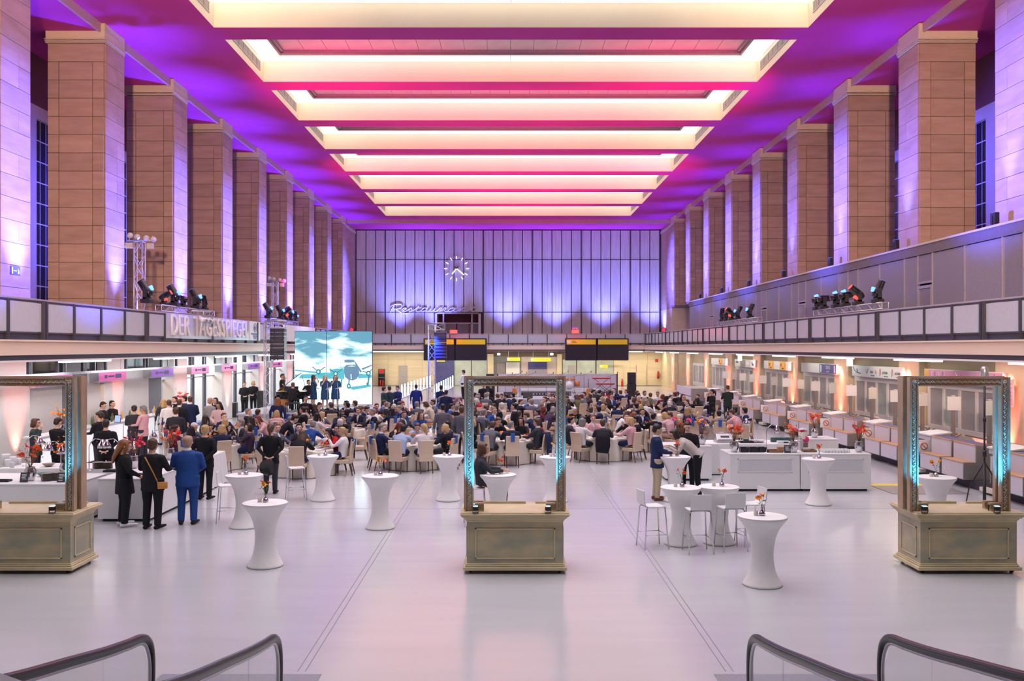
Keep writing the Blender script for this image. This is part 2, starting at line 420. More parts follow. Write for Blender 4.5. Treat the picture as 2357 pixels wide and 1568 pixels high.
struct(part('trim_4', MB().box(-19.2, 19.6, YN, 85, 17.2, 17.3), 'maroon'), 'roof above the light coffers')
# one coffer, then copies
L_ = COF[0][1] - COF[0][0]; ZT = 16.62
cof = empty('light_coffer')
mb = MB(); t = .06
mb.box(CX0 - t, CX1 + t, -t, -.002, ZC + .021, ZT + .02); mb.box(CX0 - t, CX1 + t, L_ + .002, L_ + t, ZC + .021, ZT + .02)
mb.box(CX0 - t, CX0 - .002, 0, L_, ZC + .021, ZT + .02); mb.box(CX1 + .002, CX1 + t, 0, L_, ZC + .021, ZT + .02)
part('side_wall', mb, 'coffer_paint', cof)
wd = .95; n = 12
W_ = CX1 - CX0
gl_m = MB().box(0, W_ / n - .02, L_ - wd, L_ - .03, ZT, ZT + .03).mesh('glow_panel', 'coffer_glow')
for i in range(n):
    link('glow_panel', gl_m, cof, (CX0 + W_ * i / n + .01, 0, 0)); link('glow_panel', gl_m, cof, (CX0 + W_ * i / n + .01, wd - L_, 0))
gs_m = MB().box(.03, wd, 0, (L_ - 2 * wd) / 3 - .02, ZT, ZT + .03).mesh('glow_panel', 'coffer_glow')
for i in range(3):
    for x in (CX0, CX1 - wd - .03): link('glow_panel', gs_m, cof, (x, wd + (L_ - 2 * wd) * i / 3 + .01, 0))
mb = MB()
for d0, z0 in ((wd, ZT - .03), (wd + .14, ZT + .06)):
    a = d0; b = d0 + .1
    mb.box(CX0 + a, CX1 - a, a, b, z0, z0 + .1); mb.box(CX0 + a, CX1 - a, L_ - b, L_ - a, z0, z0 + .1)
    mb.box(CX0 + a, CX0 + b, a, L_ - a, z0, z0 + .1); mb.box(CX1 - b, CX1 - a, a, L_ - a, z0, z0 + .1)
part('panel_frame', mb, 'grey_frame', cof)
nx = 20; cw = (W_ - 2 * wd - .3) / nx; cl = (L_ - 2 * wd - .3) / 2
gm = MB().box(.01, cw - .01, .01, cl - .01, ZT + .14, ZT + .18).mesh('glass_panel', 'coffer_glass')
for i in range(nx):
    for j in range(2): link('glass_panel', gm, cof, (CX0 + wd + .15 + cw * i, wd + .15 + cl * j, 0))
gm = MB()
for yy in range(7): gm.box(0, .02, .5 + yy * .66, 1.1 + yy * .66, 16.08, 16.42)
gmesh = gm.mesh('vent_grille', 'grille')
gb = MB()
for yy in range(7):
    for q in range(6): gb.box(0, .03, .5 + yy * .66 + .05 + q * .1, .5 + yy * .66 + .07 + q * .1, 16.08, 16.42)
    gb.box(0, .03, .47 + yy * .66, 1.13 + yy * .66, 16.42, 16.45); gb.box(0, .03, .47 + yy * .66, 1.13 + yy * .66, 16.05, 16.08)
gbm = gb.mesh('vent_blade', 'muntin')
for xx in (CX0 + .001, CX1 - .031):
    link('vent_grille', gmesh, cof, (xx + (.0 if xx < 0 else .01), 0, 0)); link('vent_blade', gbm, cof, (xx, 0, 0))
cof.location = (0, COF[0][0], 0)
ORD = ['first', 'second', 'third', 'fourth', 'fifth', 'sixth', 'seventh', 'eighth', 'ninth', 'tenth', 'eleventh', 'twelfth', 'thirteenth', 'fourteenth', 'fifteenth', 'sixteenth', 'seventeenth', 'eighteenth', 'nineteenth', 'twentieth']
for i, (y0, y1) in enumerate(COF):
    o = cof if i == 0 else dup(cof)
    o.location = (0, y0, 0); struct(o)
    tag(o, 'glowing rectangular ceiling coffer, %s counted from the end wall' % ORD[10 - i], 'ceiling light', 'ceiling light coffers')

# ---------------------------------------------------------------- stone piers
PD = 1.66; PW = 2.05; CH = .668
def slab(wx, wy, h, d): return MB().bbox(0, wx, 0, wy, 0, h, d).mesh('stone_slab', 'stone')
sl_n = slab(.41 - .02, .05, CH - .02, .006); sl_w = slab(1.24 - .026, .035, CH - .02, .006); sl_f = slab(PW - .006, .05, CH - .02, .006)
sl_i = slab(.05, PD - .006, CH - .014, .005); sl_i1 = slab(.05, .974, CH - .014, .005); sl_i2 = slab(.05, PD - .998, CH - .014, .005)
cap_mb = MB()
for z, e in ((14.97, .035), (15.03, .05), (15.09, .065)):
    cap_mb.box(-.05 - e, PW + e, -.05 - e, PD + e, z, z + .035)
cap_mb.box(-.07, PW + .05, -.07, PD + .05, 15.125, 15.4)
capL = cap_mb.mesh('capital', 'stone_pale')
for side in (0, 1):
    zlo = 4.0 if side == 0 else 7.45
    rr = random.Random(5 + side)
    for i, yf in enumerate(PIER_FAR):
        yn = yf - PD
        x0 = XL - PW if side == 0 else XR
        col = empty('pier', (x0, yn, 0)); struct(col)
        tag(col, 'square stone pier on the %s side, %s from the end wall' % (('left', 'right')[side], ORD[9 - i]), 'pier', 'tall stone piers along the %s side' % ('left', 'right')[side])
        part('core', MB().box(.0, PW, 0, PD, zlo, 15.4), 'stone_core', col)
        part('top_block', MB().box(*((PW - .9, PW + .04) if side == 0 else (-.04, .9)), -.04, PD + .04, 15.4, 15.69), 'stone_pale', col)
        part('lower_shaft', MB().bbox(-.03, PW + .03, -.03, PD + .03, 0, 3.6, .02), 'white_wall' if side == 0 else 'stone_pale', col)
        link('capital', capL, col)
        nC = int((14.95 - zlo) / CH) + 1
        for c in range(nC):
            z = 14.95 - (c + 1) * CH + .003
            if z < zlo - .4: continue
            if c == 0: link('stone_slab', sl_f, col, (.003, -.05, z))
            else:
                link('stone_slab', sl_n, col, (.003, -.05, z)); link('stone_slab', sl_w, col, (.413, -.035, z)); link('stone_slab', sl_n, col, (1.653 - .003, -.05, z))
            xi = PW if side == 0 else -.05
            r = rr.random()
            if r < .55: link('stone_slab', sl_i, col, (xi, .003, z))
            else:
                link('stone_slab', sl_i1, col, (xi, .003, z)); link('stone_slab', sl_i2, col, (xi, .989, z))
for side in (0, 1):
    x0, x1 = (XL - PW, XL - .06) if side == 0 else (XR + .06, XR + PW)
    o = empty('pier', (0, 0, 0)); struct(o)
    tag(o, 'broad stone corner pier beside the end wall, %s side' % ('left', 'right')[side], 'pier')
    part('core', MB().box(x0, x1, 83.8, YB, 4.0 if side == 0 else 7.4, 15.4), 'stone', o)
    part('lower_shaft', MB().box(x0, x1, 83.8, YB, 0, 4.0 if side == 0 else 7.4), 'stone_pale', o)
    xe = (x1, x1 + .06) if side == 0 else (x0 - .06, x0)
    for z in (14.97, 15.05, 15.13): part('capital', MB().box(*xe, 83.8, YB, z, z + .05), 'stone_pale', o)

# ---------------------------------------------------------------- outer side walls with tall windows
for side in (0, 1):
    xw = -18.63 if side == 0 else 19.03
    sgn = 1 if side == 0 else -1
    nm = ('wall_left', 'wall_right')[side]
    wl = struct(empty(nm), 'outer side wall with tall windows behind the piers')
    mb = MB(); xa, xb = (xw - .2, xw) if side == 0 else (xw, xw + .2)
    edges = [YN]
    wins = [(36.2 + S * i, 39.4 + S * i) for i in range(-4, 7)]
    for a, b in wins: edges += [a, b]
    edges.append(YB + .3)
    for i in range(0, len(edges), 2): mb.box(xa, xb, edges[i], edges[i + 1], 0, 13.4)
    for a, b in wins: mb.box(xa, xb, a, b, 12.9, 13.4); mb.box(xa, xb, a, b, 0, 4.6)
    part('plaster_wall', mb, 'plaster', wl)
    part('upper_band', MB().box(xa, xb, YN, YB + .3, 13.4, 15.5), 'maroon', wl)
    nv, nh = 7, 10; wz0, wz1 = 4.6, 12.9
    wy = 3.2 / nv; hz = (wz1 - wz0) / nh
    xp = xw - sgn * .12
    pane = MB().box(-.01, .01, .02, wy - .02, .02, hz - .02).mesh('pane', 'window_pane')
    fr = MB()
    for q in range(nv + 1): fr.box(-.03, .03, q * wy - .02, q * wy + .02, 0, wz1 - wz0)
    for q in range(nh + 1): fr.box(-.03, .03, 0, 3.2, q * hz - .02, q * hz + .02)
    frm = fr.mesh('muntin', 'muntin')
    for wi, (a, b) in enumerate(wins):
        if a > 62 or a < 13: # hidden bays: plain window
            o = struct(empty('window_%d' % (wi + 1 + side * 20), (xp, a, wz0))); link('muntin', frm, o)
            part('pane', MB().box(-.01, .01, 0, 3.2, 0, wz1 - wz0), 'window_pane', o); continue
        o = struct(empty('window_%d' % (wi + 1 + side * 20), (xp, a, wz0)), 'tall dark window with a pale grid of bars')
        link('muntin', frm, o)
        if 28 < a < 50:
            for q in range(nv):
                for r in range(nh): link('pane', pane, o, (0, q * wy, r * hz))
        else: part('pane', MB().box(-.01, .01, 0, 3.2, 0, wz1 - wz0), 'window_pane', o)
# rear wall (near side, behind the camera)
struct(part('wall_near', MB().box(-19.2, 19.6, YN - .2, YN, 0, 17), 'plaster'))

# ---------------------------------------------------------------- corrugated end wall
wb = struct(empty('wall_back'), 'end wall of tall corrugated panels between thin dark mullions')
EX0, EX1 = PX(820, YB), PX(1518, YB)
zr = [4.0, PZ(719, YB), PZ(598, YB), PZ(530.5, YB)]
nb = 31; bw = (EX1 - EX0) / nb
part('backing', MB().box(XL - .05, XR + .05, YB, YB + .1, PZ(719, YB), 15.6).box(XL - .05, PX(1000, YB), YB, YB + .1, 0, PZ(719, YB)).box(PX(1107, YB), XR + .05, YB, YB + .1, 0, PZ(719, YB)).box(PX(1000, YB), PX(1107, YB), YB, YB + .1, 0, 3.95), 'deep_gap', wb)
pm = []
for r in range(3):
    h = zr[r + 1] - zr[r] - .04; mb = MB(); nr = 9; g = (bw - .07) / nr
    prof = []
    for q in range(nr):
        x = q * g
        prof += [(x, 0), (x + g * .2, -.05), (x + g * .7, -.05), (x + g * .9, 0)]
    prof.append((bw - .07, 0))
    vs = [(x, y, 0) for x, y in prof] + [(x, y, h) for x, y in prof]; m_ = len(prof)
    mb.add(vs, [(j, j + 1, m_ + j + 1, m_ + j) for j in range(m_ - 1)])
    pm.append(mb.mesh('corrugated_panel', 'corrugated'))
for b in range(nb):
    for r in range(3):
        x = EX0 + b * bw
        if r == 0 and PX(1000, YB) - bw * .5 < x < PX(1107, YB) - bw * .5: continue
        link('corrugated_panel', pm[r], wb, (x + .035, YB - .03, zr[r] + .02))
mm = MB().box(-.025, .025, -.1, .0, 4.0, zr[3]).mesh('mullion', 'dark_steel')
mm2 = MB().box(-.06, .06, -.16, .0, 4.0, zr[3]).mesh('mullion', 'dark_steel')
for b in range(nb + 1):
    x = EX0 + b * bw
    if PX(1005, YB) < x < PX(1102, YB):
        part('mullion', MB().box(x - .025, x + .025, YB - .1, YB, zr[1], zr[3]), 'dark_steel', wb)
    else: link('mullion', mm2 if b % 5 == 3 or b in (0, nb) else mm, wb, (x, YB, 0))
for r in (1, 2): part('transom', MB().box(EX0, EX1, YB - .09, YB, zr[r] - .03, zr[r] + .03), 'dark_steel', wb)
# restaurant doorway in it
dx0, dx1 = PX(1000, YB), PX(1107, YB)
dr = struct(empty('door_1'), 'recessed restaurant entrance with glazed doors under the end wall clock')
part('reveal', MB().box(dx0, dx0 + .25, YB - .05, YB + 2.2, 4, zr[1]).box(dx1 - .25, dx1, YB - .05, YB + 2.2, 4, zr[1]).box(dx0, dx1, YB - .05, YB + 2.2, zr[1] - .12, zr[1]), 'plaster', dr)
part('back_panel', MB().box(dx0, dx1, YB + 2.2, YB + 2.3, 4, zr[1]), 'maroon', dr)
for (a, b, z0, z1) in [(1009, 1048, 4.2, 6.2), (1054, 1078, 4.1, 6.1), (1082, 1106, 4.2, 6.2)]:
    part('glass_leaf', MB().box(PX(a, YB + 2), PX(b, YB + 2), YB + 2.05, YB + 2.1, z0, z1), 'pane_grey', dr)
    part('leaf_frame', MB().box(PX(a, YB + 2) - .06, PX(a, YB + 2), YB + 1.98, YB + 2.1, 4, z1).box(PX(b, YB + 2), PX(b, YB + 2) + .06, YB + 1.98, YB + 2.1, 4, z1).box(PX(a, YB + 2), PX(b, YB + 2), YB + 1.98, YB + 2.1, z1, z1 + .1), 'muntin', dr)
for px in (1020, 1086): part('door_post', MB().box(PX(px, YB) - .07, PX(px, YB) + .07, YB + .3, YB + .4, 4, zr[1]), 'muntin', dr)
part('door_beam', MB().box(dx0, dx1, YB + .3, YB + .4, 6.15, 6.25), 'muntin', dr)
# ---------------------------------------------------------------- lower end wall
lw = struct(empty('wall_back_lower'), 'pale stone wall under the rear gallery')
part('ashlar_core', MB().box(-15.2, 19, YB - .02, YB + .0, 0, 3.5), 'stone_core', lw)
rr = random.Random(9)
for z0 in (0, .88, 1.76, 2.64):
    x = -15.0
    while x < 18.6:
        wdt = 1.7
        px0 = VX + x * F_PX / YB; px1 = VX + (x + wdt) * F_PX / YB
        if not ((995 < (px0 + px1) / 2 < 1420)):
            mname = 'ashlar_%d' % (z0 * 100)
            if mname not in bpy.data.meshes: MB().bbox(0, wdt - .008, 0, .05, 0, .872, .004).mesh(mname, 'stone_pale')
            link('stone_slab', bpy.data.meshes[mname], lw, (x, YB - .07, z0 + .004))
        x += wdt
def pxbox(px0, px1, py0, py1, D, th, mb=None):
    return (mb or MB()).box(PX(px0, D), PX(px1, D), D - th, D, PZ(py1, D), PZ(py0, D))
DW = YB - .08
part('glazed_bay', pxbox(1003, 1045, 828, 889, DW, .03), 'indigo', lw)
for a, b in ((1046, 1084), (1086, 1121)): part('frosted_panel', pxbox(a, b, 828, 888, DW, .06), 'shop_glass_green', lw)
part('pier_face', pxbox(1122, 1136, 815, 889, DW, .15), 'stone_pale', lw)
part('recess_wall', pxbox(1136, 1281, 820, 889, DW, .02), 'grey_wall', lw)
part('door_leaf', pxbox(1144, 1163, 836, 889, DW, .06), 'counter_grey', lw)
part('white_panel', pxbox(1165, 1196, 834, 889, DW, .06), 'sign_white', lw)
part('kiosk_wall', pxbox(1200, 1282, 822, 889, DW, .05), 'plaster', lw)
part('kiosk_window', pxbox(1215, 1259, 833, 850, DW, .08), 'indigo', lw)
part('kiosk_counter', pxbox(1215, 1259, 851, 862, DW, .12), 'steel', lw)
part('pier_face', pxbox(1282, 1293, 815, 889, DW, .15), 'stone_pale', lw)
for a, b in ((1295, 1326), (1328, 1370), (1373, 1412)): part('frosted_panel', pxbox(a, b, 828, 888, DW, .05), 'shop_glass_green', lw)
part('door_leaf', pxbox(1307, 1326, 841, 889, DW, .07), 'pane_grey', lw)
part('wall_recess', pxbox(1413, 1434, 815, 889, DW, .06), 'stone_pale', lw)
part('skirting', MB().box(-15.2, 16.2, YB - .16, YB - .06, 0, .08), 'counter_grey', lw)
d2 = struct(empty('door_2'), 'flush grey door in the pale rear wall beside the fire cabinet')
part('door_leaf', pxbox(918, 937, 843, 889, DW, .07), 'pane_grey', d2); part('door_frame', pxbox(917, 938, 842, 843, DW, .1), 'counter_grey', d2)
d3 = struct(empty('door_3'), 'flush pale door in the rear wall by the extinguisher')
part('door_leaf', pxbox(1465, 1487, 840, 889, DW, .07), 'stone_pale', d3); part('door_frame', MB().box(PX(1464.5, DW), PX(1465, DW), DW - .08, DW, 0, PZ(840, DW)).box(PX(1487, DW), PX(1487.5, DW), DW - .08, DW, 0, PZ(840, DW)), 'counter_grey', d3)

# ---------------------------------------------------------------- galleries
def gallery(side):
    gx = GL if side == 0 else GR; s = -1 if side == 0 else 1
    g = struct(empty('gallery_%s' % ('left', 'right')[side]), 'side gallery with cream fascia and panelled balustrade')
    a, b = sorted((gx, gx + s * 7))
    part('slab', MB().box(a, b, YN, 84.4, 3.62, 3.98), 'white_lam', g)
    f0, f1 = sorted((gx - s * .05, gx + s * .12))
    part('fascia', MB().box(f0, f1, YN, 84.4, 3.6, 3.95), 'fascia', g)
    part('ledge', MB().box(*sorted((gx - s * .12, gx + s * .12)), YN, 84.4, 3.95, 4.0), 'fascia', g)
    part('shadow_gap', MB().box(*sorted((gx + s * .02, gx + s * .12)), YN, 84.4, 3.47, 3.6), 'dark_steel', g)
    part('lower_lip', MB().box(*sorted((gx - s * .02, gx + s * .25)), YN, 84.4, 3.42, 3.47), 'white_lam', g)
    part('aisle_soffit', MB().box(*sorted((gx + s * .25, gx + s * 6.4)), YN, YB, 3.47, 3.52), 'white_lam', g)
    # fluorescent tubes under the edge
    tm = MB().box(-.06, .06, 0, 3.2, 3.36, 3.415).mesh('tube_light', 'tube_white')
    for y in range(12, 82, 7): link('tube_light', tm, g, (gx + s * .3, y + (1.5 if side else 0), 0))
    # balustrade
    part('top_rail', MB().bbox(gx - .04, gx + .04, YN, 84.4, 5.03, 5.08, .012), 'rail_steel', g)
    part('bottom_rail', MB().box(gx - .03, gx + .03, YN, 84.4, 4.16, 4.2).box(gx - .02, gx + .02, YN, 84.4, 4.98, 5.03), 'dark_steel', g)
    part('kick_panel', MB().box(gx + s * .02, gx + s * .05, YN, 84.4, 4.0, 4.16) if s > 0 else MB().box(gx - .05, gx - .02, YN, 84.4, 4.0, 4.16), 'dark_steel', g)
    pnl = MB().box(-.012, .012, .05, S / 4 - .05, 4.21, 4.97).mesh('glass_panel', 'rail_glass')
    thin = MB().box(-.06, .06, -.025, .025, 3.98, 5.03).mesh('post', 'dark_steel')
    thick = MB().box(-.09, .09, -.09, -.02, 3.98, 5.03).box(-.09, .09, .06, .13, 3.98, 5.03).box(-.05, .05, -.02, .06, 4.0, 5.0).mesh('post', 'dark_steel')
    y = 24.4 - 4 * S; i = 0
    while y < 84:
        link('post', thick if i % 4 == 0 else thin, g, (gx, y, 0))
        if y + S / 4 < 84.5: link('glass_panel', pnl, g, (gx, y, 0))
        y += S / 4; i += 1
    return g
gal_l = gallery(0); gal_r = gallery(1)
g = struct(empty('gallery_back'), 'rear gallery with balustrade in front of the corrugated wall')
GB = 84.4
part('slab', MB().box(XL, XR, GB, YB + 2.4, 3.62, 4.0), 'stone_pale', g)
part('fascia', MB().box(GL, GR, GB - .12, GB, 3.6, 3.97), 'fascia', g)
part('shadow_gap', MB().box(GL, GR, GB - .02, GB + .1, 3.5, 3.6), 'dark_steel', g)
part('aisle_soffit', MB().box(-15, 15.5, GB, YB, 3.45, 3.5), 'white_lam', g)
part('top_rail', MB().box(GL, GR, GB - .04, GB + .04, 5.03, 5.08), 'rail_steel', g)
part('bottom_rail', MB().box(GL, GR, GB - .03, GB + .03, 4.12, 4.2), 'dark_steel', g)
n = 14; bwid = (GR - GL) / n
pnl = MB().box(.05, bwid - .05, -.012, .012, 4.22, 5.0).mesh('glass_panel', 'rail_glass'); thin = MB().box(-.03, .03, -.06, .06, 3.9, 5.03).mesh('post', 'dark_steel')
for i in range(n): link('glass_panel', pnl, g, (GL + i * bwid, GB, 0)); link('post', thin, g, (GL + i * bwid, GB, 0))
for (a, b) in ((858, 975), (1125, 1296), (1449, 1480)):
    if a != 1125: part('tube_light', MB().box(PX(a, 84.2), PX(b, 84.2), GB + .05, GB + .12, 3.38, 3.45), 'tube_white', g)

# ---------------------------------------------------------------- glazed partition on the right gallery
gp = struct(empty('wall_partition'), 'long translucent glass partition with dark top band on the right gallery')
XP = 14.6
y1 = 72.6
part('top_band', MB().box(XP - .06, XP + .15, YN, y1, 7.05, 7.42), 'partition_band', gp)
part('roof_deck', MB().box(XP - .1, 19, YN, y1, 7.38, 7.45), 'plaster', gp)
part('end_face', MB().box(XP, 19, y1 - .05, y1, 4, 7.4), 'plaster', gp)
bounds = []
base = [0, 2.2, 3.3, 4.4, 6.6, 8.8]   # pane, door, pane, pane, pane
y = 26.8 - 4 * 6.6
pat = [2.2, 2.2, 1.1, 1.1]            # sums to 6.6
kk = 0
pmesh = {}
for wv in (2.2, 1.1): pmesh[wv] = MB().box(-.01, .01, .03, wv - .03, 4.1, 7.03).mesh('glass_pane', 'pattern_glass')
dtop = MB().box(-.01, .01, .03, 1.07, 6.1, 7.03).mesh('glass_pane', 'pattern_glass'); dlow = MB().box(-.02, .02, .1, 1.0, 4.1, 5.85).mesh('door_leaf', 'pattern_glass')
dfr = MB().box(-.05, .04, .03, .1, 4, 5.92).box(-.05, .04, 1.0, 1.07, 4, 5.92).box(-.05, .04, .03, 1.07, 5.86, 5.96).box(-.04, .03, .03, 1.07, 6.03, 6.1).mesh('door_frame', 'rail_steel')
mul = MB().box(-.04, .04, -.025, .025, 4.0, 7.05).mesh('mullion', 'rail_steel')
while y < y1 - 2.2:
    wv = pat[kk % 4]
    link('mullion', mul, gp, (XP, y, 0))
    if kk % 4 == 2:
        link('glass_pane', dtop, gp, (XP, y, 0)); link('door_leaf', dlow, gp, (XP, y, 0)); link('door_frame', dfr, gp, (XP, y, 0))
    else: link('glass_pane', pmesh[wv], gp, (XP, y, 0))
    y += wv; kk += 1
part('glass_pane', MB().box(XP - .01, XP + .01, y, y1, 4.1, 7.03), 'pattern_glass', gp)
part('backing', MB().box(XP + .5, XP + .52, YN, y1, 4, 7.3), 'grey_wall', gp)

# ---------------------------------------------------------------- lower right aisle wall
lr = struct(empty('wall_aisle_right'), 'pale stone wall behind the desks with framed office windows')
XA = 15.42
part('wall_core', MB().box(XA, XA + .2, YN, YB, 0, 3.5), 'aisle_stone', lr)
for i in range(-1, 8):
    yc = PIER_FAR[0] + S * i + S / 2 - .83
    fr = MB(); y0, y1_ = yc - 2.3, yc + 2.3
    fr.box(XA - .12, XA, y0, y1_, 2.35, 2.55).box(XA - .12, XA, y0, y1_, .75, 1.05)
    for q in range(5): fr.box(XA - .12, XA, y0 + q * 1.12, y0 + q * 1.12 + .12, 1.05, 2.35)
    part('office_window_frame', fr, 'sign_white', lr)
    for q in range(4): part('pane', MB().box(XA - .06, XA - .02, y0 + q * 1.12 + .12, y0 + q * 1.12 + 1.12, 1.05, 2.35), ('pane_grey', 'shop_glass_green')[(q + i) % 3 == 0], lr)
part('stone_corner', MB().box(15.5, 15.62, 76, YB, 0, 3.5), 'stone_pale', lr)
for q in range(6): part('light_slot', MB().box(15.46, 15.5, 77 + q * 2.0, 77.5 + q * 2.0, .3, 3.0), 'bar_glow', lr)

# ---------------------------------------------------------------- lower left shop front
sf = struct(empty('wall_shopfront_left'), 'glazed shop front with dark posts under the left gallery')
XS = -15.2
part('backing_wall', MB().box(-17.6, -17.5, YN, YB, 0, 3.5), 'white_wall', sf)
part('sill', MB().box(XS - .1, XS + .15, 39, 84, 0, .12), 'indigo', sf)
y = 39.0
dp = MB().box(-.08, .08, -.06, .06, 0, 3.5).mesh('post', 'dark_steel'); gpn = MB().box(-.01, .01, .08, 1.65, .12, 2.3).mesh('glass_panel', 'glass_clear')
while y < 84:
    link('post', dp, sf, (XS, y, 0)); link('glass_panel', gpn, sf, (XS, y, 0)); y += 1.735
part('transom', MB().box(XS - .05, XS + .05, 39, 84, 2.32, 2.38), 'rail_steel', sf)
for (ya, yb_, c) in ((8, 30.6, 'white_wall'), (32.4, 38.0, 'white_wall'), (30.6, 32.4, 'grey_wall'), (38.0, 39.4, 'grey_wall')):
    part('display_wall', MB().box(-15.15, -14.88, ya + .02, yb_ - .02, 0, 2.94 if c == 'white_wall' else 3.4), c, sf)
part('upper_glass', MB().box(-15.1, -15.0, 8, 39, 2.95, 3.4), 'window_pane', sf)
hm = MB().box(-14.25, -14.12, YN, 84, 2.92, 3.0)
part('hanging_beam', hm, 'stage_pale', sf)
dpm = MB().box(-14.22, -14.14, -.05, .05, 3.0, 3.47).mesh('drop_post', 'dark_steel')
for i in range(40): link('drop_post', dpm, sf, (0, 8 + i * 1.735, 0))
# landing plates at the escalators
part('trim_5', MB().box(-4.0, PX(740, 10.6), 6.0, 10.6, 0.0, .006), 'plate')['kind'] = 'structure'
part('trim_6', MB().box(PX(1643, 10.6), 4.3, 6.0, 10.6, 0.0, .006), 'plate')['kind'] = 'structure'
# ================================================================ PEOPLE
DG = None
def remesh(mb, name, mat, voxel, smooth=6):
    me = mb.mesh(name + '_raw', mat)
    o = bpy.data.objects.new('tmp', me); COL.objects.link(o)
    r = o.modifiers.new('r', 'REMESH'); r.mode = 'VOXEL'; r.voxel_size = voxel; r.use_smooth_shade = True
    s = o.modifiers.new('s', 'SMOOTH'); s.iterations = smooth; s.factor = .5
    if voxel >= .013:
        d = o.modifiers.new('d', 'DECIMATE'); d.ratio = .45
    dg = bpy.context.evaluated_depsgraph_get()
    out = bpy.data.meshes.new_from_object(o.evaluated_get(dg)); out.name = name
    bpy.data.objects.remove(o); bpy.data.meshes.remove(me)
    if not out.materials: out.materials.append(MATS[mat])
    return out
V = Vector
def headM(p, yaw=0, pitch=0, roll=0):
    return Matrix.Translation(p) @ Euler((-pitch, roll, yaw), 'XYZ').to_matrix().to_4x4()
def add_head(mb, M):
    R = M.to_3x3(); T = lambda *a: M @ V(a)
    mb.ell(T(0, -.008, .03), (.076, .098, .095), 14, 10, R)          # skull
    mb.ell(T(0, .022, -.045), (.058, .068, .068), 12, 8, R)          # jaw
    mb.ell(T(0, .060, -.085), (.024, .020, .020), 8, 6, R)           # chin
    mb.tube([T(0, .083, .012), T(0, .104, -.022), T(0, .098, -.034)], [.010, .016, .013], 8)   # nose
    mb.ell(T(0, .083, .030), (.052, .014, .012), 8, 6, R)            # brow
    for s in (-1, 1):
        mb.ell(T(s * .078, -.005, -.005), (.010, .020, .032), 8, 6, R)   # ear
        mb.ell(T(s * .034, .068, -.030), (.022, .018, .022), 8, 6, R)
    mb.tube([T(-.022, .084, -.060), T(0, .090, -.060), T(.022, .084, -.060)], [.006, .009, .006], 6)
def face_mesh():
    mb = MB()
    for s in (-1, 1):
        mb.ell((s * .031, .088, .006), (.012, .008, .006), 8, 6)
        mb.tube([(s * .016, .098, .026), (s * .034, .098, .030), (s * .050, .086, .024)], .004, 5)
    mb.tube([(-.020, .094, -.060), (0, .099, -.061), (.020, .094, -.060)], .0045, 5)
    return mb.mesh('facial_features', 'hair')
FACE = face_mesh()
def hair_mesh(style):
    mb = MB()
    if style in 'slupob':
        mb.ell((0, -.026, .046), (.086, .100, .092), 14, 10)
        mb.ell((0, .030, .098), (.062, .052, .030), 10, 6)
        mb.ell((0, -.055, -.015), (.076, .062, .075), 12, 8)
    if style == 'l':
        mb.rings([(0, -.075, -.36, .075, .022), (0, -.085, -.26, .098, .035), (0, -.075, -.12, .100, .050), (0, -.050, 0, .092, .070), (0, -.03, .07, .07, .07)], 14)
        for s in (-1, 1): mb.tube([(s * .072, .02, .06), (s * .086, .03, -.03), (s * .092, .035, -.13), (s * .085, .03, -.24)], [.018, .024, .024, .010], 8)
    if style == 'o':
        mb.rings([(0, -.055, -.125, .085, .060), (0, -.05, -.07, .102, .078), (0, -.03, .02, .096, .085), (0, -.02, .08, .07, .07)], 14)
        for s in (-1, 1): mb.tube([(s * .070, .03, .06), (s * .086, .03, -.02), (s * .084, .03, -.10)], [.018, .026, .014], 8)
    if style == 'u': mb.ell((0, -.118, .075), (.040, .038, .040), 10, 8)
    if style == 'p': mb.tube([(0, -.10, .06), (0, -.145, .04), (0, -.150, -.06), (0, -.125, -.17), (0, -.115, -.24)], [.022, .030, .032, .024, .006], 8)
    if style == 'b':   # thin fringe of hair round the back of a bald head
        mb.tube([(.076, .0, .01), (.070, -.06, .0), (.035, -.098, -.005), (-.035, -.098, -.005), (-.070, -.06, .0), (-.076, .0, .01)], [(.006, .02)] * 6, 6)
    return remesh(mb, 'hair', 'hair', .013, 3)
HAIR = {s: hair_mesh(s) for s in 'slupob'}
GLASSES = None
def hand(mb, w, d, side, curl=.35, up=V((0, 0, 1))):
    # wrist w, direction d; palm + four fingers + thumb leaving its side
    d = d.normalized(); sd = d.cross(up)
    if sd.length < .1: sd = d.cross(V((0, 1, 0)))
    sd = sd.normalized() * side; n = sd.cross(d).normalized()
    if n.z > 0: n = -n
    c = w + d * .045
    mb.tube([w - d * .02, w + d * .02, w + d * .06, w + d * .088], [(.026, .022), (.034, .017), (.040, .016), (.036, .014)], 8)
    for i, L in enumerate((.070, .080, .075, .058)):
        b = w + d * .082 - sd * (-.030 + i * .020)
        k = b + d * L * .5 + n * L * .5 * curl * .5
        mb.tube([b - d * .02, b, k, k + d * L * .45 + n * L * .5 * curl * 1.3], [.010, .010, .0092, .0075], 6)
    tb = w + d * .03 + sd * .030
    mb.tube([tb - sd * .012, tb + sd * .014 + d * .022, tb + sd * .022 + d * .056], [.012, .011, .0085], 6)
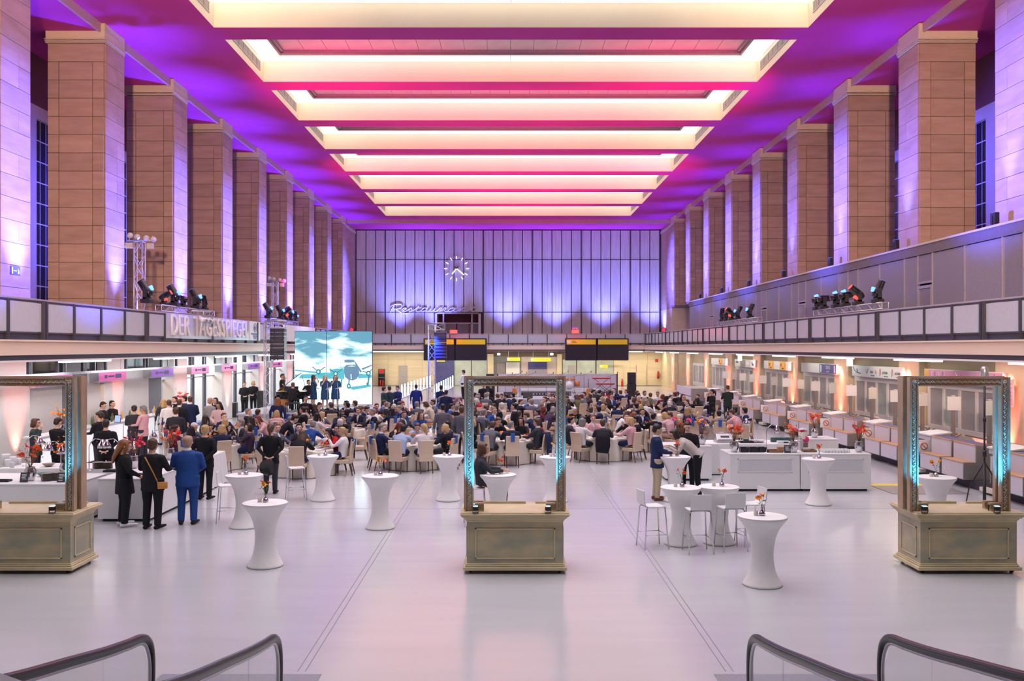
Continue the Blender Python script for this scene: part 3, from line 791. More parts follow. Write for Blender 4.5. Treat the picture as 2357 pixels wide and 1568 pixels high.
def build_pose(name, P):
    """P: joints. returns dict of meshes."""
    vx = P.get('voxel', .014)
    hip = V(P['hip']); ch = V(P['chest']); nk = V(P['neck']); hM = headM(V(P['head']), *P.get('hrot', (0, 0)))
    fem = P.get('fem', False)
    sw = .175 if fem else .195
    axis = V(P.get('sx', (1, 0, 0)))
    body = MB(); add_head(body, hM)
    body.tube([nk - V((0, 0, .05)), nk + (V(P['head']) - nk) * .35, V(P['head']) + V((0, -.01, -.02))], [(.062, .062), (.052, .054), (.05, .05)], 10)
    body.tube([hip, hip.lerp(ch, .35), ch, ch.lerp(nk, .6), nk], [(.155, .10), (.128, .088), (sw * .86, .105), (sw * .7, .085), (.055, .055)], 14)
    top = MB()
    k = 1.0
    tr = [(.198, .148) if P['hip'][2] > .8 else (.178, .125), (.155 if fem else .176, .118), (sw * .98, .128), (sw * .86, .108), (.085, .075)]
    hem = P.get('hem', .10)
    top.tube([hip - (ch - hip).normalized() * hem, hip.lerp(ch, .35), ch, ch.lerp(nk, .62), nk - V((0, 0, .015))], tr, 16)
    dress = P.get('dress')
    if dress: top.rings([(hip.x, hip.y, dress, .20, .16), (hip.x, hip.y, hip.z, .175, .13), (hip.x, hip.y, hip.z + .15, .14, .11)], 16)
    for s in (-1, 1):
        A = P['arms'][0 if s < 0 else 1]
        sh = ch.lerp(nk, .50) + V((s * (sw - .012), 0, .0)) + V(P.get('shoff', (0, 0, 0)))
        el, wr = V(A[0]), V(A[1]); hd = V(A[2]) if len(A) > 2 else (wr - el)
        body.tube([sh, sh.lerp(el, .5), el, el.lerp(wr, .4), wr], [.048, .044, .036, .036, .024], 8)
        hand(body, wr, hd, s, P.get('curl', .5), V(P.get('hup', (0, 0, 1))))
        e2 = el.lerp(wr, P.get('sleeve', .93))
        top.tube([sh + V((-s * .05, 0, .012)), sh, sh.lerp(el, .5), el, e2], [.062, .068, .058, .050, .036 if P.get('sleeve', .93) > .5 else .046], 10)
    leg = MB(); shoes = []
    for s in (-1, 1):
        Lg = P['legs'][0 if s < 0 else 1]; kn, an = V(Lg[0]), V(Lg[1]); hj = hip + V((s * .092, 0, -.02)); toe = V(Lg[2]) if len(Lg) > 2 else V((0, 1, 0))
        body.tube([hj, hj.lerp(kn, .5), kn, kn.lerp(an, .35), an, an - V((0, 0, .03))], [.085, .070, .052, .050, .036, .034], 8)
        body.tube([an + V((0, 0, -.03)), an + toe * .10 + V((0, 0, -.05))], [(.035, .035), (.038, .022)], 8)
        wd = 1.22 if P.get('wide') else 1.0
        leg.tube([hj + V((0, 0, .04)), hj.lerp(kn, .5), kn, kn.lerp(an, .5), an + V((0, 0, -.02))], [.105, .090 * wd, .068 * wd, .062 * wd, .056 * wd], 12)
        sm = MB(); f = an + V((0, 0, -.045))
        sm.tube([f - toe * .065, f - toe * .02, f + toe * .08, f + toe * .16, f + toe * .20], [(.030, .036), (.037, .040), (.042, .032), (.040, .026), (.022, .016)], 10)
        sm.tube([an + V((0, 0, .02)), f + V((0, 0, .0))], [.040, .040], 8)
        sole = f - V((0, 0, .0))
        shoes.append(sm.mesh('shoe', 'fabric'))
    leg.ell(hip + V((0, 0, .0)), (.155, .112, .10), 14, 8)
    col = MB(); d = (V(P['head']) - nk)
    col.tube([nk - V((0, 0, .03)), nk + V((0, .004, .028))], [(.074, .070), (.060, .060)], 12)
    fr = ch.lerp(nk, .55) + V((0, .085, 0)); low = ch.lerp(hip, .15) + V((0, .118, 0))
    col.tube([nk + V((0, .045, 0)), fr + V((0, .026, 0)), low + V((0, .022, 0))], [(.040, .012), (.036, .012), (.010, .01)], 8)
    R = {'body': remesh(body, 'person', 'skin', vx, 3), 'top': remesh(top, 'jacket', 'fabric', max(.016, vx), 4),
         'legs': None if P.get('bare') else remesh(leg, 'trousers', 'fabric', max(.016, vx), 4), 'shoes': shoes, 'shirt': col.mesh('shirt_collar', 'fabric'), 'head': hM}
    return R
st_legs = [((-.095, .01, .50), (-.10, -.02, .09), V((-.15, 1, 0)).normalized()), ((.095, .01, .50), (.10, -.02, .09), V((.15, 1, 0)).normalized())]
def standP(**k):
    P = dict(hip=(0, 0, .95), chest=(0, -.01, 1.27), neck=(0, -.02, 1.475), head=(0, .01, 1.615), legs=st_legs, voxel=.012,
             arms=[((-.25, -.03, 1.14), (-.26, .05, .88), (0, .2, -1)), ((.25, -.03, 1.14), (.26, .05, .88), (0, .2, -1))], hem=.20)
    P.update(k); return P
back_arms = [((-.27, -.08, 1.15), (-.08, -.20, .93), (1, 0, -.25)), ((.27, -.08, 1.15), (.08, -.22, .93), (-1, 0, -.25))]
front_arms = [((-.25, .02, 1.13), (-.07, .22, .98), (1, .25, -.2)), ((.25, .02, 1.13), (.07, .22, .98), (-1, .25, -.2))]
fwd_arms = [((-.24, .06, 1.13), (-.16, .30, 1.10), (.3, 1, 0)), ((.24, .06, 1.13), (.16, .30, 1.10), (-.3, 1, 0))]
face_arm = [((-.24, .02, 1.13), (-.10, .20, 1.05), (1, .3, 0)), ((.22, .10, 1.18), (.06, .14, 1.45), (-.3, 0, 1))]
POSES = {}
def pose(n, **k):
    POSES[n] = standP(**k)
pose('stand')
pose('stand_f', fem=True, neck=(0, -.02, 1.45), head=(0, .01, 1.585))
pose('back_hands', arms=back_arms)
pose('front_hands', arms=front_arms)
pose('busy', arms=fwd_arms, hrot=(0, .35))
pose('coat', fem=True, arms=front_arms, hem=.30, hrot=(-.2, .3), neck=(0, -.02, 1.45), head=(0, .01, 1.585))
pose('coat_look', fem=True, arms=fwd_arms, hem=.22, hrot=(.15, .15), neck=(0, -.02, 1.45), head=(0, .01, 1.585))
pose('face_touch', arms=face_arm, hrot=(-.2, .1))
pose('singer', fem=True, arms=face_arm, dress=.52, bare=True, sleeve=.25, neck=(0, -.02, 1.45), head=(0, .01, 1.585))
pose('lean', fem=True, chest=(0, .22, 1.17), neck=(0, .40, 1.30), head=(0, .50, 1.40), hrot=(.5, .3), hem=.07,
     arms=[((-.26, .40, 1.02), (-.16, .60, 1.14), (.5, 1, 0)), ((.26, .42, 1.02), (.10, .62, 1.14), (-.5, 1, 0))])
pose('bend', fem=True, chest=(0, .16, 1.20), neck=(0, .32, 1.37), head=(0, .42, 1.46), hrot=(0, .6), hem=.07,
     arms=[((-.26, .30, 1.00), (-.15, .50, .86), (.2, 1, -.3)), ((.26, .30, 1.00), (.15, .50, .86), (-.2, 1, -.3))])
def sitP(**k):
    P = dict(hip=(0, 0, .56), chest=(0, -.03, .89), neck=(0, -.01, 1.09), head=(0, .03, 1.225), voxel=.015, hem=.05,
             legs=[((-.13, .44, .53), (-.13, .42, .09), V((0, 1, 0))), ((.13, .44, .53), (.13, .40, .09), V((0, 1, 0)))],
             arms=[((-.27, .16, .80), (-.12, .40, .80), (.6, .8, 0)), ((.27, .16, .80), (.12, .40, .80), (-.6, .8, 0))])
    P.update(k); return P
POSES['sit'] = sitP()
POSES['sit_f'] = sitP(fem=True, neck=(0, -.01, 1.075), head=(0, .03, 1.205), hrot=(.35, .05))
POSES['sit_turn'] = sitP(hrot=(-.8, .0), arms=[((-.26, .20, .80), (-.05, .42, .82), (.9, .5, 0)), ((.26, .22, .82), (.10, .34, 1.05), (-.3, .2, 1))])
POSES['sit_lean'] = sitP(chest=(0, .10, .87), neck=(0, .22, 1.05), head=(0, .30, 1.165), hrot=(.2, .4), arms=[((-.28, .32, .80), (-.10, .50, .82), (.7, .7, 0)), ((.28, .32, .80), (.10, .50, .82), (-.7, .7, 0))])
POSES['sit_talk'] = sitP(fem=True, neck=(0, -.01, 1.075), head=(0, .03, 1.205), hrot=(.7, -.05), arms=[((-.26, .20, .80), (-.14, .32, 1.02), (0, .3, 1)), ((.27, .16, .80), (.12, .40, .80), (-.6, .8, 0))])
POSE = {n: build_pose(n, P) for n, P in POSES.items()}
HC = {'k': (.008, .007, .008), 'd': (.025, .014, .011), 'n': (.085, .042, .022), 'y': (.48, .32, .14), 'g': (.22, .21, .20), 'w': (.62, .60, .57), 'r': (.16, .03, .02), 'a': (.24, .09, .03), 's': (.42, .25, .18)}
HN = {'k': 'black-haired', 'd': 'dark-haired', 'n': 'brown-haired', 'y': 'blond', 'g': 'grey-haired', 'w': 'white-haired', 'r': 'red-haired', 'a': 'auburn-haired', 's': 'bald'}
GC = {'N': ((.012, .022, .075), 'navy'), 'K': ((.010, .010, .014), 'black'), 'G': ((.13, .13, .16), 'grey'), 'D': ((.035, .038, .05), 'dark grey'), 'W': ((.78, .74, .76), 'white'),
      'B': ((.02, .07, .28), 'blue'), 'L': ((.38, .46, .68), 'light blue'), 'C': ((.62, .52, .43), 'cream'), 'R': ((.50, .012, .015), 'red'), 'P': ((.72, .42, .46), 'pink'),
      'M': ((.12, .012, .03), 'burgundy'), 'T': ((.32, .26, .24), 'taupe'), 'O': ((.12, .11, .05), 'olive'), 'V': ((.015, .018, .035), 'dark waistcoat'), 'F': ((.05, .03, .06), 'patterned dark')}
WID, TALL = 1.14, 1.05
SKINS = [(.72, .44, .33), (.78, .50, .38), (.66, .39, .28), (.76, .48, .37), (.55, .32, .22)]
def person(ps, x, y, z, face, hs, hc, top, pants='D', label='', group=None, shirt=None, h=1.0, wx=1.0, shoe=(.012, .01, .01), topname='jacket', far=False, cat='person', skin=None):
    """face: heading in degrees, 0 = away from the camera, 90 = towards the left of the hall, 180 = towards the camera"""
    P = POSE[ps]
    sk = skin or random.choice(SKINS)
    b = link('person', P['body'], None, (x, y, z), math.radians(face), sk); b.scale = (h * WID * wx, h * WID * wx, h * TALL)
    tag(b, label, cat, group)
    link(topname, P['top'], b, color=top if isinstance(top, tuple) else GC[top][0])
    if P['legs'] and not far: link('trousers', P['legs'], b, color=pants if isinstance(pants, tuple) else GC[pants][0])
    if not far:
        for s in P['shoes']: link('shoe', s, b, color=shoe)
    link('hair', HAIR[hs], b, M=P['head'], color=HC[hc])
    f = ((face + 180) % 360) - 180
    if abs(f) > 60: link('facial_features', FACE, b, M=P['head'], color=(.06, .03, .025))['kind'] = 'stuff'
    if shirt: link('shirt_collar', P['shirt'], b, color=shirt)
    return b
# ================================================================ PODIUM PORTALS WITH GILT FRAMES
def frame_relief(mb, x0, x1, z0, z1, y, vertical):
    # a run of small scrolls standing proud of the moulding
    L = (z1 - z0) if vertical else (x1 - x0); n = int(L / .045)
    for i in range(n):
        t = (i + .5) * L / n; s = 1 if i % 2 else -1
        if vertical: c = ((x0 + x1) / 2, z0 + t); d = (s * .018, .02)
        else: c = (x0 + t, (z0 + z1) / 2); d = (.02, s * .018)
        pts = []
        for q in range(6):
            a = -1.9 + q * .95; u, v_ = math.cos(a) * .021 * s, math.sin(a) * .021
            pts.append((c[0] + (u if vertical else v_), y - .006 - .006 * math.cos(q), c[1] + (v_ if vertical else u)))
        mb.tube(pts, [.004, .008, .010, .010, .008, .006], 4)
        mb.tube([(c[0], y, c[1]), (c[0] - (d[0] if vertical else 0), y - .012, c[1] - (0 if vertical else d[1]))], .007, 4)
def member(x0, x1, z0, z1, y, side):
    """moulded frame member in the XZ plane at depth y; side says where its outer edge lies"""
    v = side in 'LR'
    w_ = (x1 - x0) if v else (z1 - z0)
    mb = MB()
    def strip(a, b, y0, y1):
        if side == 'L': mb.box(x0 + a, x0 + b, y0, y1, z0, z1)
        elif side == 'R': mb.box(x1 - b, x1 - a, y0, y1, z0, z1)
        elif side == 'T': mb.box(x0, x1, y0, y1, z1 - b, z1 - a)
        else: mb.box(x0, x1, y0, y1, z0 + a, z0 + b)
    strip(0, .03, y - .055, y + .05); strip(.03, w_ - .03, y - .02, y + .05); strip(.038, .05, y - .035, y); strip(w_ - .035, w_ - .012, y - .045, y + .05); strip(w_ - .055, w_ - .045, y - .03, y)
    return mb
def portal(cx, y0, label, width=1.86, fx=0):
    t = thing('podium', 'marble-painted wheeled podium box under ' + label, 'podium', (cx, y0, 0))
    w2, d = width / 2 - .06, 1.0
    part('body', MB().box(-w2 + .06, w2 - .06, .06, d - .06, .12, .93), 'marble_paint', t)
    mb = MB()  # raised panel mouldings
    for (a, b, z0, z1) in [(-w2 + .2, w2 - .2, .25, .76)]:
        mb.box(a, b, .045, .06, z0, z0 + .02).box(a, b, .045, .06, z1 - .02, z1).box(a, a + .02, .045, .06, z0, z1).box(b - .02, b, .045, .06, z0, z1)
    for s in (-1, 1):
        xx = s * (w2 - .06); x_a, x_b = sorted((xx, xx + s * .015))
        mb.box(x_a, x_b, .2, d - .2, .25, .27).box(x_a, x_b, .2, d - .2, .74, .76).box(x_a, x_b, .2, .22, .25, .76).box(x_a, x_b, d - .22, d - .2, .25, .76)
    part('panel_moulding', mb, 'podium_edge', t)
    mb = MB()
    for e, z0, z1 in ((.0, .06, .12), (.03, .12, .15), (.045, .15, .17)): mb.bbox(-w2 + e, w2 - e, e, d - e, z0, z1, .008)
    part('base_moulding', mb, 'podium_edge', t)
    mb = MB()
    for e, z0, z1 in ((.05, .87, .90), (.03, .90, .93), (.0, .93, .96), (-.03, .96, .99), (-.05, .99, 1.02)): mb.bbox(-w2 + e, w2 - e, e, d - e, z0, z1, .008)
    part('cornice', mb, 'podium_edge', t)
    part('top_board', MB().box(-w2 - .03, w2 + .03, -.03, d + .03, 1.02, 1.035), 'podium_edge', t)
    for sx in (-1, 1):
        for yy in (.12, d - .12):
            c = part('caster', MB().tube([(sx * (w2 - .12) - .018, yy, .045), (sx * (w2 - .12) + .018, yy, .045)], .045, 12).box(sx * (w2 - .12) - .03, sx * (w2 - .12) + .03, yy - .03, yy + .03, .085, .115), 'black_rubber', t)
    part('floor_batten', MB().box(-w2 + .2, .2, d - .12, d - .08, 1.035, 1.075).box(w2 - .5, w2 - .15, d - .12, d - .08, 1.035, 1.07), 'podium_edge', t)
    pm = []
    for k, (yy, ins, hh) in enumerate(((.16, .02, 3.30), (.38, .0, 3.31))):
        f = thing('gilt_frame', ('ornate gilt frame, front one, on ', 'plain-backed gilt frame, rear one, on ')[k] + label, 'frame', (cx + fx, y0, 0))
        x0, x1 = -w2 + ins, w2 - ins; wd_ = .165; zb = 1.036
        part('side_member', member(x0, x0 + wd_, zb, hh, yy, 'L'), 'gold_brown', f); part('side_member', member(x1 - wd_, x1, zb, hh, yy, 'R'), 'gold_brown', f)
        part('top_member', member(x0 + wd_, x1 - wd_, hh - wd_, hh - .001, yy, 'T'), 'gold_brown', f)
        for s in (-1, 1):
            a, b = ((x0 + wd_, x0 + wd_ + .16) if s < 0 else (x1 - wd_ - .16, x1 - wd_))
            part('bottom_stub', member(a, b, zb, zb + wd_ * .9, yy, 'B'), 'gold_brown', f)
        rl = MB()
        frame_relief(rl, x0 + .05, x0 + wd_ - .055, zb + .02, hh - .05, yy - .03, True); frame_relief(rl, x1 - wd_ + .055, x1 - .05, zb + .02, hh - .05, yy - .03, True)
        frame_relief(rl, x0 + .05, x1 - .05, hh - wd_ + .055, hh - .05, yy - .03, False)
        if k == 0: part('scroll_relief', rl, 'gold_relief', f)
        if k == 1: part('rear_box', MB().box(x0 + .005, x0 + .045, yy + .05, yy + .16, zb, hh - .005).box(x1 - .045, x1 - .005, yy + .05, yy + .16, zb, hh - .005).box(x0 + .046, x1 - .046, yy + .05, yy + .16, hh - .045, hh - .005), 'gold_brown', f)
        for s in (-1, 1):
            xx = s * (w2 - .33 + .12 * k)
            xx = (x0 + .19) if s < 0 else (x1 - .30)
            sp = thing('uplight', 'small black cyan spotlight at the %s foot of the %s gilt frame on %s' % (('left', 'right')[s > 0], ('front', 'rear')[k], label.replace('the ', '')[:40]), 'spotlight', (cx + fx + xx, y0 + yy - .19, 1.036))
            part('body', MB().bbox(-.045, .045, -.04, .05, .04, .11, .01), 'black_plastic', sp); part('bracket', MB().box(-.052, -.047, -.01, .01, 0, .09).box(.047, .052, -.01, .01, 0, .09).box(-.05, .05, -.02, .02, 0, .008), 'black_plastic', sp)
            part('lens', MB().box(-.035, .035, -.03, .04, .111, .114), 'led_cyan', sp)
            lamp('SPOT', 'frame_glow', (cx + fx + xx, y0 + yy - .19, 1.17), (cx + fx + (x0 + .06 if s < 0 else x1 - .06), y0 + yy - .0, 2.7), 800, CYAN, .03, 40, 1.0)
portal(PX(1185.5, 15.3), 15.27, 'the centre podium')
portal(PX(175, 15.3) - .92, 15.27, 'the left podium')
portal(PX(2104, 15.3) + .93, 15.27, 'the right podium', fx=-.12)

# ================================================================ HIGH TABLES, VASES, STOOLS
PROF = [(.0, 0), (.30, 0), (.315, .012), (.300, .04), (.255, .12), (.210, .22), (.180, .36), (.172, .50), (.182, .64), (.212, .78), (.262, .90), (.330, 1.0), (.378, 1.055), (.392, 1.085), (.388, 1.10), (.375, 1.108), (0, 1.108)]
cover_m = MB().lathe(PROF, n=40, cap=False).mesh('stretch_cover', 'white_fabric')
seam_m = MB().lathe([(.386, 1.098), (.392, 1.101), (.386, 1.104)], n=40, cap=False).mesh('table_edge', 'white_fabric')
vase_m = MB().lathe([(.0, 0), (.035, 0), (.05, .015), (.052, .035), (.038, .06), (.018, .08), (.014, .11), (.022, .135), (.0, .135)], n=16).mesh('vase', 'chrome')
candle_m = MB().lathe([(0, 0), (.033, 0), (.036, .01), (.036, .075), (.031, .075), (.031, .03), (0, .03)], n=14).mesh('candle_holder', 'candle_glass')
def bloom(mb, c, r, tilt, n=9):
    R = Euler(tilt).to_matrix(); c = V(c)
    for k in range(n):
        a = 2 * PI * k / n; u = V((math.cos(a), math.sin(a), 0)); v = V((-math.sin(a), math.cos(a), 0)); wv = r * PI / n
        pts = [u * r * .15, u * r * .6 + v * wv + V((0, 0, r * .18)), u * r + V((0, 0, r * .30)), u * r * .6 - v * wv + V((0, 0, r * .18))]
        mb.add([c + R @ p for p in pts], [(0, 1, 2, 3)])
def posy(kind, rr):
    """returns list of (part, mesh)"""
    out = []; st = MB(); lf = MB(); P1 = MB(); P2 = MB()
    if kind == 'small': n, hgt, sp, r = 4, .20, .09, .052
    elif kind == 'table': n, hgt, sp, r = 9, .18, .20, .055
    else: n, hgt, sp, r = 8, .40, .24, .08
    for i in range(n):
        a = rr.random() * 2 * PI; d = sp * (.35 + .65 * rr.random()); h_ = hgt * (.65 + .5 * rr.random())
        top = (math.cos(a) * d, math.sin(a) * d, h_)
        st.tube([(0, 0, -.02), (top[0] * .4, top[1] * .4, h_ * .55), top], .003, 4)
        bloom(P1 if i % 3 else P2, top, r * (.8 + .4 * rr.random()), (rr.uniform(-.9, .9), rr.uniform(-.9, .9), 0))
        bloom(P1 if i % 3 else P2, (top[0], top[1], top[2] + .004), r * .6, (rr.uniform(-.6, .6), rr.uniform(-.6, .6), .3), 7)
        P2.ell((top[0], top[1], top[2] + .006), (r * .22,) * 3, 6, 4)
    for i in range(n * 2):
        a = rr.random() * 2 * PI; d = sp * rr.random(); h_ = hgt * (.2 + .6 * rr.random()); c = V((math.cos(a) * d, math.sin(a) * d, h_)); R = Euler((rr.uniform(-1, 1), rr.uniform(-1, 1), a)).to_matrix()
        lf.add([c + R @ V(p) for p in [(0, 0, 0), (.025, .012, .004), (.055, 0, 0), (.025, -.012, .004)]], [(0, 1, 2, 3)])
    if kind == 'big':
        for i in range(16):
            a = rr.random() * 2 * PI; d = .10 + .22 * rr.random(); h_ = .35 + .3 * rr.random(); p = V((0, 0, 0)); pts = [p]
            for q in range(1, 5): pts.append(V((math.cos(a) * d * q / 4 + rr.uniform(-.02, .02), math.sin(a) * d * q / 4 + rr.uniform(-.02, .02), h_ * q / 4)))
            st.tube(pts, [.004, .004, .003, .002, .001], 4)
            for q in (2, 3, 4): bloom(P2, pts[q], .018, (rr.uniform(-1, 1), rr.uniform(-1, 1), 0), 5)
    return st, lf, P1, P2
def flowers(kind, seed, z, parent, c1='petal_orange', c2='petal_yellow'):
    rr = random.Random(seed); st, lf, p1, p2 = posy(kind, rr)
    part('stem', st, 'twig' if kind == 'big' else 'green_leaf', parent, loc=(0, 0, z)); part('foliage', lf, 'green_leaf', parent, loc=(0, 0, z)); part('blossom', p1, c1, parent, loc=(0, 0, z)); part('blossom', p2, c2, parent, loc=(0, 0, z))
HS = ['nearest left high table', 'second left high table', 'high table by the left stool', 'high table left of centre podium', 'far high table left of centre podium', 'high table inside the centre frame', 'high table behind the centre frame post', 'left paired high table', 'right paired high table', 'nearest right high table', 'high table before the right buffet', 'high table of the leaning couple', 'high table inside the right frame']
HT = [(-4.19, 15.87, 'nearest white high table on the left'), (-5.54, 19.3, 'white high table left of and behind the nearest left one'), (-4.56, 22.7, 'white high table beside the left white bar stool'), (-2.65, 19.2, 'white high table left of the centre podium, near one'),
      (-1.44, 22.7, 'white high table just left of the centre podium, far one'), (-.17, 19.4, 'white high table seen through the centre frame'), (1.21, 22.5, 'white high table behind the right post of the centre frame'), (3.37, 17.6, 'left one of two adjoining white high tables with stools'),
      (4.13, 17.7, 'right one of two adjoining white high tables with stools'), (4.10, 14.6, 'nearest white high table on the right'), (7.56, 22.1, 'white high table before the right buffet counter'), (4.18, 22.6, 'white high table with a couple leaning on it'), (8.96, 19.0, 'white high table seen through the right frame')]
for i, (x, y, lb) in enumerate(HT):
    t = thing('high_table', lb, 'table', (x, y, 0), .3 * i, 'white covered high tables'); link('stretch_cover', cover_m, t); link('table_edge', seam_m, t)
    v = thing('flower_vase', 'silver bud vase of orange gerberas on the ' + HS[i], 'vase', (x + .03 * (i % 3), y + .02, 1.108), .7 * i); link('vase', vase_m, v); flowers('small', i, .13, v, 'petal_orange', ('petal_yellow', 'petal_orange', 'petal_red')[i % 3])
    o = link('candle_holder', candle_m, None, (x - .10, y + .01, 1.108)); tag(o, 'frosted glass candle holder on the ' + HS[i], 'candle holder')
# bar stools
def stool(x, y, face, lb):
    t = thing('bar_stool', lb, 'stool', (x, y, 0), math.radians(face), 'white bar stools with chrome legs')
    if 'stool_seat' not in bpy.data.meshes:
        mb = MB()
        sec = [(.20, .795), (.17, .805), (.0, .80), (-.16, .805), (-.20, .83), (-.215, .90), (-.23, 1.10)]
        for (ya, za), (yb, zb) in zip(sec[:3], sec[1:4]): mb.prismx([(ya, za), (yb, zb), (yb, zb - .02), (ya, za - .02)], -.20, .20)
        mb.mesh('stool_seat', 'white_lam')
        mb = MB()
        for (ya, za), (yb, zb) in zip(sec[3:6], sec[4:7]): mb.prismx([(ya, za), (yb, zb), (yb - .02, zb), (ya - .02, za)], -.195, .195)
        mb.mesh('stool_back', 'white_lam')
        for s in (-1, 1):
            for f in (-1, 1): MB().tube([(s * .17, f * .16, .785), (s * .19, f * .18, .76), (s * .235, f * .235, 0)], .0125, 8).mesh('stool_leg_%d_%d' % (s, f), 'chrome')
        MB().tube([(-.21, .21, .27), (.21, .21, .27)], .006, 6).tube([(-.21, -.21, .27), (-.21, .21, .27)], .006, 6).tube([(.21, -.21, .27), (.21, .21, .27)], .006, 6).mesh('stool_rest', 'chrome')
        MB().tube([(-.17, .16, .785), (.17, .16, .785)], .009, 6).tube([(-.17, -.16, .785), (.17, -.16, .785)], .009, 6).mesh('stool_frame', 'chrome')
    M_ = bpy.data.meshes
    link('seat', M_['stool_seat'], t); link('backrest', M_['stool_back'], t); link('footrest', M_['stool_rest'], t); link('seat_frame', M_['stool_frame'], t)
    for s in (-1, 1):
        for f in (-1, 1): link('leg', M_['stool_leg_%d_%d' % (s, f)], t)
stool(2.78, 17.35, -78, 'white bar stool at the left end of the right high table group')
stool(3.56, 16.94, 4, 'white bar stool with its back to the camera, left of two')
stool(4.22, 17.15, 10, 'white bar stool with its back to the camera, right of two')
stool(4.72, 17.6, 100, 'white bar stool partly hidden behind the nearest right high table')
stool(-5.25, 22.8, -70, 'white bar stool at the left side near banquet tables')
stool(-6.05, 19.9, -80, 'white bar stool half hidden behind a left high table')
stool(-.66, 19.55, -85, 'white bar stool occupied by a person inside the centre frame')

# ================================================================ BANQUET TABLES, CHAIRS AND GUESTS
TABLES = [[(-9.2, 28.6), (-6, 27.2), (-2.9, 28.8), (0, 30.2), (3.3, 31.1)], [(-9.4, 32), (-6.1, 30.7), (-2.8, 32.7), (.1, 34.7), (5.3, 34), (8.2, 35.7)],
          [(-9, 35.9), (-6.1, 34.1), (-5.1, 37.1), (-1.2, 38.5), (2.6, 36.6), (5, 39.2)], [(-7.7, 39.8), (-4.3, 40.5), (1.7, 41.7), (7.2, 41.6)],
          [(-2.2, 43.4), (5.6, 44.4), (9, 44.8)], [(-.7, 47.3), (3.2, 46.8), (8, 48.2), (5.7, 51.7)]]
ROW = ['front', 'second', 'third', 'fourth', 'fifth', 'rearmost']
def cloth_mesh(R=.82, n=64):
    prof = [(R * .999, .755), (R + .012, .745), (R + .02, .70), (R + .02, .45), (R + .03, .2), (R + .04, .015)]
    vs = []; fs = []
    for j, (r, z) in enumerate(prof):
        amp = (0, 0, .012, .035, .05, .06)[j]
        for k in range(n):
            a = 2 * PI * k / n; rr_ = r + amp * math.cos(a * 11 + .4 * math.sin(3 * a)); vs.append((math.cos(a) * rr_, math.sin(a) * rr_, z))
    for j in range(len(prof) - 1):
        for k in range(n): fs.append((j * n + k, j * n + (k + 1) % n, (j + 1) * n + (k + 1) % n, (j + 1) * n + k))
    fs.append(tuple(range(n)))
    mb = MB(); mb.add(vs, fs, True); return mb.mesh('tablecloth', 'cloth_cream')
cloth_m = cloth_mesh(); top_m = MB().lathe([(0, .72), (.80, .72), (.80, .75), (0, .75)], n=32).mesh('tabletop', 'dark_wood')
ped_m = MB().lathe([(0, 0), (.25, 0), (.25, .03), (.05, .06), (.05, .72), (0, .72)], n=12).mesh('pedestal', 'dark_steel')
ch_seat = MB().bbox(-.22, .22, -.20, .24, .36, .48, .02).mesh('seat', 'chair_cream')
def chair_back():
    mb = MB(); mb.prismx([(-.20, .36), (-.20, .60), (-.235, .85), (-.275, 1.01), (-.325, 1.0), (-.285, .84), (-.255, .60), (-.26, .36)], -.215, .215); me = mb.mesh('backrest', 'chair_cream')
    bm = bmesh.new(); bm.from_mesh(me); bmesh.ops.bevel(bm, geom=bm.edges[:], offset=.012, segments=1, affect='EDGES'); bm.to_mesh(me); bm.free(); return me
ch_back = chair_back()
ch_leg = [MB().tube([(sx * .19, .20 if f else -.21, .37), (sx * .19, .21 if f else -.30, 0)], [(.022, .022), (.016, .016)], 4, smooth=False).mesh('leg', 'dark_wood') for sx in (-1, 1) for f in (0, 1)]
nap_m = MB().prismx([(-.30, .82), (-.275, .84), (-.297, 1.075), (-.345, 1.065), (-.345, .84), (-.35, .84), (-.36, 1.075), (-.30, 1.09), (-.27, 1.075), (-.255, .84)], -.06, .06).mesh('napkin', 'blue_napkin')
def chair(x, y, face, lb, far=False):
    t = thing('dining_chair', lb, 'chair', (x, y, 0), math.radians(face), 'cream high-backed dining chairs')
    link('seat', ch_seat, t); link('backrest', ch_back, t)
    if not far:
        for m_ in ch_leg: link('leg', m_, t)
    return t
coat_m = MB().tube([(-.02, -.385, .38), (.0, -.385, .60), (0, -.37, .85), (0, -.33, 1.035), (0, -.24, 1.03), (0, -.225, .80), (0, -.215, .56)], [(.20, .035), (.24, .04), (.235, .035), (.22, .028), (.21, .03), (.2, .02), (.17, .015)], 12).mesh('coat', 'fabric')
plate_m = MB().lathe([(0, 0), (.08, 0), (.135, .015), (.13, .018), (.08, .006), (0, .006)], n=18).mesh('plate', 'sign_white')
glass_m = MB().lathe([(0, 0), (.035, 0), (.004, .006), (.004, .08), (.02, .09), (.038, .125), (.036, .17), (.030, .20)], n=10, cap=False).mesh('wine_glass', 'glass_clear')
tumb_m = MB().lathe([(0, 0), (.03, 0), (.034, .10), (.030, .10), (.028, .01), (0, .01)], n=10).mesh('water_glass', 'glass_clear')
bot_m = MB().lathe([(0, 0), (.038, 0), (.038, .19), (.015, .24), (.014, .31), (0, .31)], n=10).mesh('bottle', 'green_leaf')
